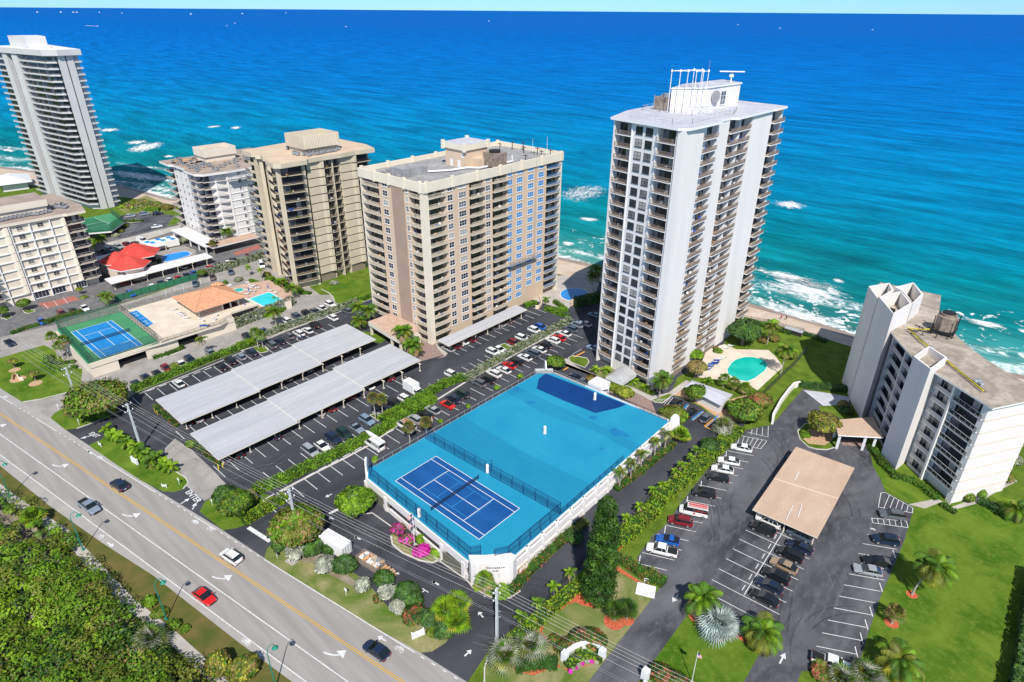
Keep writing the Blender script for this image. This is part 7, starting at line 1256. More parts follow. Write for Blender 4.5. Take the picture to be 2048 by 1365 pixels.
loungers([('c5', x, y) for x, y in [(1080, 630), (1110, 615), (1340, 580), (1370, 610), (1400, 630), (1430, 620), (1390, 650), (1450, 650), (1480, 655), (1340, 690), (1380, 700), (1420, 700), (1330, 735), (1650, 690), (1720, 720), (1270, 950), (1360, 960), (1430, 940), (1460, 970)]], 2.5, 'white sun lounger on the brick red terrace round the turquoise pool', 'white loungers round the turquoise pool', rz=.5)
loungers([('a5', x, y) for x, y in [(905, 985), (925, 965), (935, 950), (955, 940), (970, 925), (960, 945)]], 0, 'blue sun lounger on the pool terrace of the white tower', 'blue loungers beside the green pool', 'cushion_blue', .4)
loungers([('a5', x, y) for x, y in [(995, 915), (1015, 905), (1030, 840), (1065, 825)]], 0, 'white sun lounger near the foot of the white tower', 'white loungers beside the green pool', rz=.4)
for v, x, y, wd_ in [('c5', 1345, 690, 'beside the hot tub loungers'), ('c5', 1610, 650, 'at the head of the turquoise pool'), ('c5', 1300, 900, 'near the clubhouse eave')]: p = G(v, x, y, 3.8); m = MB(); m.tube((0, 0, 0), (0, 0, 2.3), .04, m='rail_white'); m.lathe([(.08, 2.4), (.22, 1.6), (.12, 1.0)], 'cushion_blue', 8); tag(obj('parasol', m, loc=(p.x, p.y, 2.5)), 'closed blue parasol '+wd_, 'parasol', 'closed blue parasols')
BT = [(195, 53, 9, 1.3), (75, 21, 20, 0), (122, 20, 20, 0), (147, 21, 20, 0), (154, 21, 20, 0), (199, 24, 14, 0), (244, 27, 12, 0), (454, 52, 7, 0), (470, 47, 8, 0), (382, 29, 16, 0), (485, 28, 16, 0), (572, 26.5, 14, 0), (692, 54, 9, 0), (978, 43, 10, 0), (1560, 57, 9, 0), (1476, 50, 8, 0), (1710, 27.5, 40, 0), (1745, 60, 7, 0)]
BL = ['white motorboat trailing a long wake at the upper left', 'tiny boat on the horizon above the left tower', 'tiny boat on the horizon, second from the left', 'left one of two close boats on the horizon', 'right one of two close boats on the horizon', 'tiny boat above the motorboat with the wake', 'tiny boat right of the motorboat with the wake', 'small boat, lower of two near each other left of centre', 'small boat, upper of two near each other left of centre', 'faint boat on the horizon left of the pair', 'small white boat on the horizon above the lower pair', 'tiny boat near the horizon at centre left', 'small white sailing boat alone left of centre', 'small white boat alone above the peach block', 'small white boat above the radar tower, to the right', 'tiny boat between the radar tower and the lone boat', 'dark cargo ship on the horizon at the right', 'tiny white boat at the far right']
for (x, y, L, wk), lab in zip(BT, BL):
    p = G('f', x, max(y, 25.5)); p.z = -.3; dd = (p-CAMP).length; L = (min(L*dd/4500, L*3)+4)*.75; m = MB()
    hull = [(-L/2, -L*.16), (L*.25, -L*.17), (L/2, 0), (L*.25, L*.17), (-L/2, L*.16)]; m.prism(hull, 0, L*.14, 'white_trim' if 'cargo' not in lab else 'dark_frame', None); m.box(-L*.3, L*.12, -L*.1, L*.1, L*.14, L*.3, 'white_trim'); m.tube((-L*.05, 0, L*.3), (-L*.05, 0, L*.55), L*.015, m='white_trim')
    tag(obj('boat', m, loc=p, rz=R(20)), lab, 'boat', 'boats out at sea')
p = G('f', 195, 53); dv = (G('f', 172, 51.5)-p); m = MB(); n_ = Vector((-dv.y, dv.x, 0)).normalized(); d2 = G('f', 120, 45)
m.add([p+n_*3, p-n_*3, p+dv-n_*9, p+dv+n_*9], [(0, 1, 2, 3)], 'foam'); m.v = [(a, c, -.2) for a, c, _ in m.v]; tag(obj('boat_wake', m), kind='stuff')
def person(p, label, shirt, trousers, h=1.72, pose=0.):
    r_ = tag(empty('person', p, pose), label, 'person'); me = bpy.data.meshes.new('body'); s_ = h/1.75
    V = [(0, 0, .95), (0, 0, 1.2), (0, 0, 1.42), (0, 0, 1.55), (0, .01, 1.68), (.11, 0, .88), (.13, .06, .48), (.13, 0, .08), (.13, .14, .04), (-.11, 0, .88), (-.13, -.08, .48), (-.13, -.16, .08), (-.13, -.02, .04), (.2, 0, 1.40), (.27, .0, 1.12), (.25, .14, .92), (-.2, 0, 1.40), (-.28, .02, 1.12), (-.26, .16, .94)]
    E_ = [(0, 1), (1, 2), (2, 3), (3, 4), (0, 5), (5, 6), (6, 7), (7, 8), (0, 9), (9, 10), (10, 11), (11, 12), (2, 13), (13, 14), (14, 15), (2, 16), (16, 17), (17, 18)]; rr = [.16, .15, .15, .06, .11, .10, .065, .05, .04, .10, .065, .05, .04, .065, .045, .035, .065, .045, .035]
    me.from_pydata([(x*s_, y*s_, z*s_) for x, y, z in V], E_, []); o = bpy.data.objects.new('body', me); LK(o); o.parent = r_; md = o.modifiers.new('skin', 'SKIN')
    for i, r0 in enumerate(rr): q = me.skin_vertices[0].data[i]; q.radius = (r0*s_, r0*s_*(.75 if i < 3 else 1)); q.use_root = i == 0
    o.modifiers.new('sub', 'SUBSURF').levels = 1; me.materials.append(M['skin'])
    c = MB(); c.lathe([(.17*s_, .98*s_), (.19*s_, 1.2*s_), (.21*s_, 1.38*s_), (.12*s_, 1.5*s_)], shirt, 10); obj('shirt', c, r_, smooth=True); c = MB(); [c.tube((sx*.11*s_, 0, 1.0*s_), (sx*.13*s_, sx*.05*s_, .5*s_), .125*s_, .10*s_, trousers, 8) for sx in (-1, 1)]; obj('shorts', c, r_)
    c = MB(); c.lathe([(.115*s_, 1.70*s_), (.12*s_, 1.76*s_), (.06*s_, 1.83*s_)], 'brown_panel', 8); obj('hair', c, r_); return r_
mat('skin', (.50, .28, .19), rough=.6)
person(G('c3', 1940, 722), 'person in pale shorts standing behind the black car beside the blue deck', 'deck_brown', 'offwhite'); person(G('c1', 845, 812), 'person in a blue shirt standing behind the white cars in the left line', 'cushion_blue', 'cushion_blue', pose=1); person(G('c1', 790, 838), 'person in pale blue sitting low beside the carport edge', 'court_sky', 'offwhite', 1.5, 2)
person(G('a5', 1405, 645), 'person in red on the beach before the seawall', 'car_red', 'navy'); person(G('a5', 1440, 650), 'person in dark clothes on the beach before the seawall', 'navy', 'dark')

# ------------------------------------------------------------------ plants
def quads(C, Nn, size, mi, names, name='crown', asp=.6):
    n = len(C); C = np.asarray(C, float); Nn = np.asarray(Nn, float); Nn /= np.linalg.norm(Nn, axis=1)[:, None]+1e-9
    a = np.cross(Nn, rng.normal(size=(n, 3))); a /= np.linalg.norm(a, axis=1)[:, None]+1e-9; b_ = np.cross(Nn, a)
    s = size*(.6+.8*rng.random(n))[:, None]; a = a*s; b_ = b_*s*asp
    V = np.stack([C-a-b_*.35, C-a*.1-b_, C+a, C-a*.1+b_], 1).reshape(-1, 3)
    me = bpy.data.meshes.new(name); me.vertices.add(4*n); me.vertices.foreach_set('co', V.ravel()); me.loops.add(4*n); me.loops.foreach_set('vertex_index', np.arange(4*n, dtype=np.int32))
    me.polygons.add(n); me.polygons.foreach_set('loop_start', np.arange(0, 4*n, 4, dtype=np.int32)); me.polygons.foreach_set('loop_total', np.full(n, 4, dtype=np.int32))
    for q in names: me.materials.append(M[q])
    me.polygons.foreach_set('material_index', np.asarray(mi, dtype=np.int32)); me.update(); me.validate(); return me
def unit(n): v = rng.normal(size=(n, 3)); return v/np.linalg.norm(v, axis=1)[:, None]
def crown(rx, ry, rz, z0, cols, nclump=34, per=110, leaf=.34, rc=.34, flat=0., hole=.0, seed=0, shell=.75):
    C, Nn, mi = [], [], []
    for k in range(nclump):
        u = unit(1)[0]; u[2] = u[2] if u[2] > -.35 else -u[2]*.6
        t = shell*(.75+.33*rng.random()); c = u*np.array([rx, ry, rz])*t*(1-rc*.6); r0 = rc*min(rx, ry)*(.5+.95*rng.random())
        w_ = unit(per); w_[:, 2] = np.where(w_[:, 2] < -.3, -w_[:, 2], w_[:, 2]); p = c+w_*r0*(.75+.3*rng.random((per, 1)))*np.array([1, 1, .8]); C.append(p); Nn.append(w_+.55*unit(per)+np.array([0, 0, .3]))
        m0 = rng.choice(len(cols), p=_p(cols)); mm = np.where(rng.random(per) < .5, m0, rng.integers(0, len(cols), per)); mi.append(mm)
    n0 = nclump*per//5; u = unit(n0); u[:, 2] = np.abs(u[:, 2]); C.append(u*np.array([rx, ry, rz])*(.80+.14*rng.random((n0, 1)))); Nn.append(u+.5*unit(n0)); mi.append(rng.integers(0, len(cols), n0))
    C = np.concatenate(C); C[:, 2] += z0
    C[:, 2] = np.maximum(C[:, 2], .12)
    return quads(C, np.concatenate(Nn), leaf, np.concatenate(mi), cols)
def _p(cols): w_ = np.array([1.0/(1+.45*i) for i in range(len(cols))]); return w_/w_.sum()
def trunkmb(h, r, lean=(0, 0), m='bark', limbs=0, spread=1.):
    t = MB(); P = [(lean[0]*s_*s_, lean[1]*s_*s_, h*s_) for s_ in (0, .25, .5, .75, 1)]; t.path(P, [r*1.35, r, r*.85, r*.75, r*.65], m, 8)
    for i in range(limbs): a = i*2*math.pi/limbs+.4; b0 = Vector(P[2]); t.path([b0, b0+Vector((math.cos(a)*spread*.5, math.sin(a)*spread*.5, h*.35)), b0+Vector((math.cos(a)*spread, math.sin(a)*spread, h*.7))], [r*.5, r*.35, r*.15], m, 6)
    return t
MIX = dict(mid=['leaf_mid', 'leaf_bright', 'leaf_dark', 'leaf_olive'], olive=['leaf_olive', 'leaf_mid', 'leaf_yellow', 'leaf_brown'], dark=['leaf_dark', 'leaf_mid', 'leaf_blue'], lime=['leaf_lime', 'leaf_bright', 'leaf_mid'], clip=['leaf_bright', 'leaf_lime', 'leaf_mid'], yellow=['leaf_lime', 'leaf_olive', 'leaf_yellow', 'leaf_mid'],
    grey=['leaf_grey', 'leaf_grey', 'leaf_sage'], sage=['leaf_sage', 'leaf_sage', 'leaf_grey', 'leaf_olive'], pink=['leaf_pink', 'leaf_pink', 'leaf_magenta'], magenta=['leaf_magenta', 'leaf_pink', 'leaf_olive', 'leaf_dark'], red=['leaf_mid', 'leaf_red', 'leaf_olive'], pinkgreen=['leaf_dark', 'leaf_mid', 'leaf_dark', 'leaf_red'], brown=['leaf_brown', 'leaf_tan', 'leaf_olive'], croton=['leaf_mid', 'leaf_olive', 'leaf_red', 'leaf_brown'], seagrape=['leaf_olive', 'leaf_mid', 'leaf_bright', 'leaf_brown'])
BC = {}
def bush(p, r, h, mix, label, name='bush', trunk=0., var=None, group=None, n=None, leaf=None, cat='bush', ry=None):
    key = (mix, round(r, 1), round(h, 1), trunk, ry)
    n = n or max(8, min(60, int(9*r))); leaf = leaf or (.17+.035*min(r, 5)); rz = (h-trunk)/2 if trunk else h*.62
    if key not in BC: BC[key] = crown(r, ry or r, rz, trunk+rz*.95 if trunk else h*.34, MIX[mix], n, int(60+26*min(r, 5)), leaf, .36 if r > 1.5 else .5)
    if trunk:
        r_ = tag(empty(name, (p.x, p.y, 0), random.uniform(0, 6)), label, cat, group); obj('crown', None, r_, me=BC[key]); obj('trunk', trunkmb(trunk+rz*.5, .07*r+.05, limbs=4, spread=r*.5), r_); return r_
    o = tag(obj(name, None, None, (p.x, p.y, 0), rz=random.uniform(0, 6), me=BC[key]), label, cat, group); o.scale = (random.uniform(.84, 1.16), random.uniform(.84, 1.16), random.uniform(.85, 1.12)); return o
def hedge(pts, w_, h, mix, label, name='hedge', dens=20, leaf=.17, rough=.10, cat='hedge', group=None):
    P = [Vector((p[0], p[1], 0)) for p in pts]; C, Nn, mi = [], [], []; core = MB(); cols = MIX[mix]
    for i in range(len(P)-1):
        a, d = P[i], P[i+1]; L = (d-a).length; u = (d-a)/L; v_ = Vector((-u.y, u.x, 0)); core.obox(a, math.atan2(u.y, u.x), -w_*.3, L+w_*.3, -w_*.38, w_*.38, 0, h*.84-.003*i, 'leaf_dark')
        n = int(dens*L*(w_+2*h)); q = rng.random(n); s_ = rng.random(n)*(L+w_*.6)-w_*.3; tot = w_+2*h
        top = q < w_/tot; side = np.where(q < (w_+h)/tot, -1., 1.)
        bumpy = rough*np.sin(s_*1.7+i)+rough*.8*np.sin(s_*3.9+1)+rough*rng.normal(size=n)*.5
        yy = np.where(top, (rng.random(n)-.5)*w_, side*(w_/2+bumpy*.6)); zz = np.where(top, h+bumpy, rng.random(n)*h)
        nx = np.where(top, 0, side)[:, None]*np.array([v_.x, v_.y, 0])+np.where(top, 1, .25)[:, None]*np.array([0, 0, 1.])
        C.append(np.array([a.x, a.y, 0])+s_[:, None]*np.array([u.x, u.y, 0])+yy[:, None]*np.array([v_.x, v_.y, 0])+zz[:, None]*np.array([0, 0, 1.])); Nn.append(nx+.55*unit(n))
        mi.append(np.where(np.sin(s_*.9)+np.sin(s_*2.3+2)+rng.normal(size=n)*1.2 > .3, 0, rng.integers(0, len(cols), n)))
    c = P[len(P)//2]; C = np.concatenate(C)-np.array(c); me = quads(C, np.concatenate(Nn), leaf, np.concatenate(mi), cols, name); k0 = len(me.materials)
    r_ = tag(empty(name, c), label, cat, group); obj('foliage', None, r_, me=me); obj('branches', core, r_, off=c); return r_
def coco(nf=20, L=3.3, seed=1, droop=1., cols=('leaf_mid', 'leaf_bright', 'leaf_olive'), wd=.15, old=3, nl=17, arch=1.):
    q = random.Random(seed); m = MB()
    for i in range(nf):
        az_ = i*2.399+q.uniform(-.2, .2); t0 = i/nf; el = R(78-120*t0+q.uniform(-8, 8)); l_ = L*q.uniform(.82, 1.08)*(1 if t0 > .15 else .75); mt_ = q.choice(cols) if i < nf-old else q.choice(['leaf_olive', 'leaf_yellow', 'leaf_tan'])
        P = []; p = Vector((0, 0, 0)); e_ = el
        for s_ in range(8): P.append(p.copy()); p += Vector((math.cos(az_)*math.cos(e_), math.sin(az_)*math.cos(e_), math.sin(e_)))*(l_/7); e_ -= R(13*droop*arch)*(.5+s_*.22)
        m.path(P, [.05, .045, .04, .035, .03, .025, .02, .012], mt_, 3); side = Vector((-math.sin(az_), math.cos(az_), 0))
        for k in range(nl):
            s_ = .12+.86*k/(nl-1); j = min(6, int(s_*7)); f = s_*7-j; b0 = P[j].lerp(P[j+1], f); T = (P[j+1]-P[j]).normalized(); ll = .34*l_*math.sin(math.pi*(s_*.86+.10))**.7*q.uniform(.85, 1.1)
            for sg in (-1, 1): tip = b0+(side*sg*.86+T*.52+Vector((0, 0, -.38*droop))).normalized()*ll; m.add([b0-T*wd*.5, b0+T*wd*.5, tip+T*.02, tip-T*.03+Vector((0, 0, -.08))], [(0, 1, 2, 3)], mt_)
    return m
def fanpalm(nf=30, r=1.5, seed=1, cols=('leaf_mid', 'leaf_olive', 'leaf_bright'), old='leaf_tan', wd=.17, seg=9, low=-35, fr=.85, cin=.46):
    q = random.Random(seed); m = MB()
    for i in range(nf):
        az_ = i*2.399+q.uniform(-.3, .3); t0 = i/nf; el = R(82-(82-low)*t0+q.uniform(-8, 8)); d = Vector((math.cos(az_)*math.cos(el), math.sin(az_)*math.cos(el), math.sin(el))); mt_ = q.choice(cols) if t0 < .78 else q.choice([old, cols[0]])
        c = d*r*q.uniform(cin, .62); m.tube((0, 0, 0), c, .035, .02, mt_, 3, False); sd = d.cross(Vector((0, 0, 1))).normalized() if abs(d.z) < .98 else Vector((1, 0, 0)); up = sd.cross(d)
        for k in range(seg):
            a = (k/(seg-1)-.5)*R(200); v_ = (d*math.cos(a)+sd*math.sin(a)); tip = c+v_*r*fr*.58*q.uniform(.85, 1.15)+Vector((0, 0, -.16*r)); w_ = up.cross(v_).normalized()*wd*.5*r*.55
            m.add([c-w_*.2, c+v_*r*.25-w_, tip, c+v_*r*.25+w_], [(0, 1, 2, 3)], mt_)
    return m
PAL = {}
def palmmesh(kind):
    if kind in PAL: return PAL[kind]
    k, s_ = kind
    m = {'coco': lambda: coco(22, 3.3, s_), 'big': lambda: coco(26, 4.1, s_, 1.15, ('leaf_olive', 'leaf_mid', 'leaf_bright'), .2, 6, 20), 'young': lambda: coco(11, 1.75, s_, .9, ('leaf_bright', 'leaf_lime', 'leaf_mid'), .17, 1, 12), 'limp': lambda: coco(12, 2.3, s_, 1.3, ('leaf_mid', 'leaf_olive', 'leaf_sage'), .18, 2, 12),
         'sabal': lambda: fanpalm(34, 1.9, s_), 'dry': lambda: fanpalm(34, 1.75, s_, ('leaf_olive', 'leaf_mid', 'leaf_brown'), 'leaf_brown'), 'fan': lambda: fanpalm(34, 2.4, s_, ('leaf_bright', 'leaf_lime', 'leaf_mid'), 'leaf_yellow', .2, 11, 0, 1.), 'blue': lambda: fanpalm(52, 2.6, s_, ('leaf_sage', 'leaf_mid', 'leaf_olive', 'leaf_grey'), 'leaf_yellow', .13, 13, -15, 1.25, .22), 'silver': lambda: fanpalm(60, 3.1, s_, ('leaf_silver', 'leaf_silver2'), 'leaf_silver2', .13, 15, -30, 1.25, .2), 'tuft': lambda: fanpalm(30, 1.9, s_, ('leaf_dark', 'leaf_mid'), 'leaf_dark', .09, 13, -20, 1.1)}[k]()
    PAL[kind] = m.mesh('crown'); return PAL[kind]
TR = {}
def palm(kind, v, x, y, h, label, lean=(0, 0), sc_=1., group=None, cat='palm', tr='bark_pale', r=.15, twin=None):
    p = G(v, x, y) if isinstance(v, str) else v
    r_ = tag(empty('palm_tree', (p.x, p.y, 0), 0), label, cat, group); mh = (h, lean, r, tr)
    if mh not in TR: TR[mh] = trunkmb(h, r, lean, tr).mesh('trunk')
    obj('trunk', None, r_, me=TR[mh]); c = obj('crown', None, r_, (lean[0], lean[1], h), me=palmmesh((kind, random.randint(1, 3))), rz=random.uniform(0, 6)); c.scale = (sc_,)*3
    return r_
# clipped hedges
hedge(PP(('c2', [(60, 830), (300, 740), (800, 540), (1290, 345), (1700, 190)]), ('c1', [(0, 930), (180, 860)])), 2.0, 1.6, 'clip', 'long clipped bright green hedge between the pale drive and the grey carports')
hedge(PP(('c1', [(400, 750), (700, 640), (1000, 530), (1380, 400), (1590, 320)])), 2.0, 1.4, 'sage', 'grey green sea lavender hedge continuing the clipped left hedge', rough=.25, leaf=.26)
hedge(PP(('c1', [(1620, 310), (1870, 215)])), 1.8, 1.5, 'clip', 'short green hedge between the khaki block lawn and the peach block')
hedge(PP(('b6', [(500, 560), (640, 505), (830, 410), (1180, 240), (1560, 10)]), ('b1', [(200, 710), (400, 590), (560, 500), (660, 465)])), 2.3, 1.7, 'clip', 'long clipped bright green middle hedge between the grey carports and blue deck')
hedge(PP(('c4', [(310, 880), (500, 760), (750, 620), (1000, 480), (1200, 370), (1400, 260), (1600, 150)])), 2.2, 1.3, 'sage', 'grey green hedge continuing the clipped middle hedge towards the sea', rough=.28, leaf=.26)
hedge(PP(('c5', [(1150, 1210), (1500, 1070), (1800, 950), (1950, 880)])), 1.7, 2.9, 'sage', 'tall grey green hedge screening the raised turquoise pool', rough=.3, leaf=.28)
hedge(PP(('c1', [(310, 520), (560, 440), (700, 340)])), 1.2, 1.0, 'clip', 'low bright green hedge at the foot of the tall grey green hedge')
hedge(PP(('c5', [(780, 480), (1000, 410), (1300, 320), (1560, 230)])), 2.4, 2.0, 'sage', 'grey green hedge between the red car lane and the clubhouse drive', rough=.35, leaf=.3)
hedge(PP(('b6', [(435, 745), (560, 670), (665, 610)])), 2.0, 1.6, 'yellow', 'clipped yellow green box hedge at the exit drive')
hedge(PP(('c6', [(620, 880), (800, 810), (1100, 730)])), 2.0, 1.3, 'croton', 'scruffy brown green hedge beside the dark cars near the corner lawn', rough=.35, dens=9)
hedge(PP(('c6', [(180, 1010), (330, 950), (520, 900)])), 1.6, .9, 'croton', 'sparse low hedge at the left edge behind the three palms', rough=.35, dens=8)
hedge(PP(('c2', [(340, 400), (500, 350), (730, 260)])), 1.1, 1.0, 'mid', 'green hedge against the podium wall below the green court', rough=.2)
hedge(PP(('d5', [(560, 560), (700, 440), (900, 250), (1180, 20)])), 2.2, 1.3, 'yellow', 'yellow green hedge beside the red mulch, bottom stretch nearest the road', rough=.2)
hedge(PP(('d4', [(1560, 620), (1750, 480), (2048, 200)]), ('b2', [(60, 920), (200, 800), (330, 680), (450, 570), (530, 500)])), 3.2, 1.5, 'yellow', 'yellow green hedge between the palm driveway and the right hand lot', rough=.2)
hedge(PP(('d4', [(1560, 800), (1750, 900), (2048, 1100)]), ('b3', [(130, 395), (185, 430)])), 2.0, 1.4, 'croton', 'red tinged croton hedge beside the pale pad and driveway')
hedge(PP(('b2', [(905, 220), (1000, 235), (1080, 240), (1200, 255)])), 2.0, 1.5, 'dark', 'dark clipped hedge at the foot of the finned block by the blue paving')
hedge(PP(('a6', [(235, 990), (290, 1070), (350, 1130), (430, 1150), (480, 1180), (550, 1235)])), 1.7, 1.0, 'mid', 'curving green hedge along the foot of the finned block')
hedge(PP(('a6', [(590, 1275), (640, 1305)])), 1.3, .8, 'mid', 'short green hedge by the path at the finned block'); hedge(PP(('a6', [(780, 1260), (840, 1290), (900, 1330), (960, 1345)])), 1.8, 1.2, 'dark', 'dark hedge at the right edge beyond the path')
hedge([(14.6, 122), (15.2, 108), (15.6, 96), (15.8, 88)], 3.2, 2.6, 'dark', 'tall dark hedge at the bottom right edge of the photo', leaf=.28)
hedge(PP(('a5', [(1180, 660), (1300, 700), (1460, 745)])), 1.8, 1.0, 'mid', 'green hedge along the seawall behind the green pool'); hedge(PP(('a5', [(1530, 740), (1640, 775), (1700, 800)])), 1.8, 1.0, 'dark', 'green hedge right of the beach stair')
hedge(PP(('a3', [(1120, 1110), (1180, 1155)]), ('b1', [(1150, 60), (1240, 95), (1275, 105)])), 1.6, 1.2, 'clip', 'green hedge between the peach block lot and the round pool terrace', rough=.25); hedge([(-116, 161.5), (-112.8, 170.5), (-108, 174.5)], 2.6, 3.0, 'dark', 'dark hedge in the tower shade beside the round blue pool', leaf=.3)
hedge(PP(('c7', [(1030, 645), (1240, 600)])), 1.5, 1.2, 'yellow', 'yellow green hedge behind the blue covered pool'); hedge(PP(('c7', [(780, 150), (930, 150)])), 3.0, 1.4, 'clip', 'clipped green hedge block at the far back lot')
hedge(PP(('c7', [(450, 305), (600, 295), (720, 295)])), 1.4, .8, 'mid', 'low green hedge on the island of the far back lot', rough=.25)
hedge(PP(('d4', [(150, 1260), (330, 1060), (600, 790), (850, 560), (1150, 330)])), 1.9, .9, 'red', 'flowering strip at the foot of the deck wall, stretch near the sign wall', dens=15, rough=.2); hedge(PP(('b1', [(1560, 1110), (1700, 1010), (1890, 850)])), 1.6, .9, 'red', 'flowering strip at the foot of the deck wall, sea end', dens=14, rough=.2)
hedge(PP(('c2', [(350, 1050), (480, 1180), (640, 1320)])), 1.1, .7, 'red', 'planted strip at the road end of the farther grey carport', dens=14, rough=.15); hedge(PP(('c8', [(370, 860), (480, 960), (590, 1050)])), 1.1, .7, 'red', 'planted strip at the road end of the nearer grey carport', dens=14, rough=.15)
hedge(PP(('d5', [(560, 880), (700, 850), (850, 840), (940, 850)])), 2.6, .7, 'dark', 'lens shaped low dark hedge ringed by red mulch', dens=18); hedge(PP(('d5', [(1130, 860), (1250, 770), (1370, 745), (1470, 790)])), 1.9, .8, 'yellow', 'yellow green planting before the arched white wall')
for i, (x, y, mx_) in enumerate([(1140, 930, 'pink'), (1170, 905, 'grey'), (1200, 890, 'pink'), (1235, 865, 'grey'), (1270, 845, 'pink'), (1330, 815, 'grey'), (1385, 825, 'pink'), (1440, 820, 'grey')]): bush(G('d5', x, y), .45, .5, mx_, '%s flower clump, %s from the left before the arched white wall' % ('white' if mx_ == 'grey' else 'pink', ORD[i+1]), 'flower_clump', leaf=.12, cat='flowers', group='flower clumps before the arched wall')
hedge(PP(('b7', [(360, 60), (355, 110), (400, 150), (480, 160), (590, 145)])), 1.5, .9, 'clip', 'outer curve of the bright ring hedge round the three palms'); hedge(PP(('b7', [(400, 60), (415, 105), (470, 115), (580, 100)])), 1.0, .9, 'mid', 'inner curve of the ring hedge round the three palms')
hedge(PP(('c1', [(790, 130), (860, 190), (950, 200)])), 1.8, 1.0, 'mid', 'curved green bed beside the entrance of the khaki block', rough=.3); hedge(PP(('c5', [(1380, 570), (1500, 610), (1560, 650)])), 1.6, 1.0, 'clip', 'green hedge strip behind the loungers of the turquoise pool'); hedge(PP(('a3', [(960, 1130), (1010, 1115)])), 1.8, 1.3, 'clip', 'small green hedge at the sea end of the slim carport')
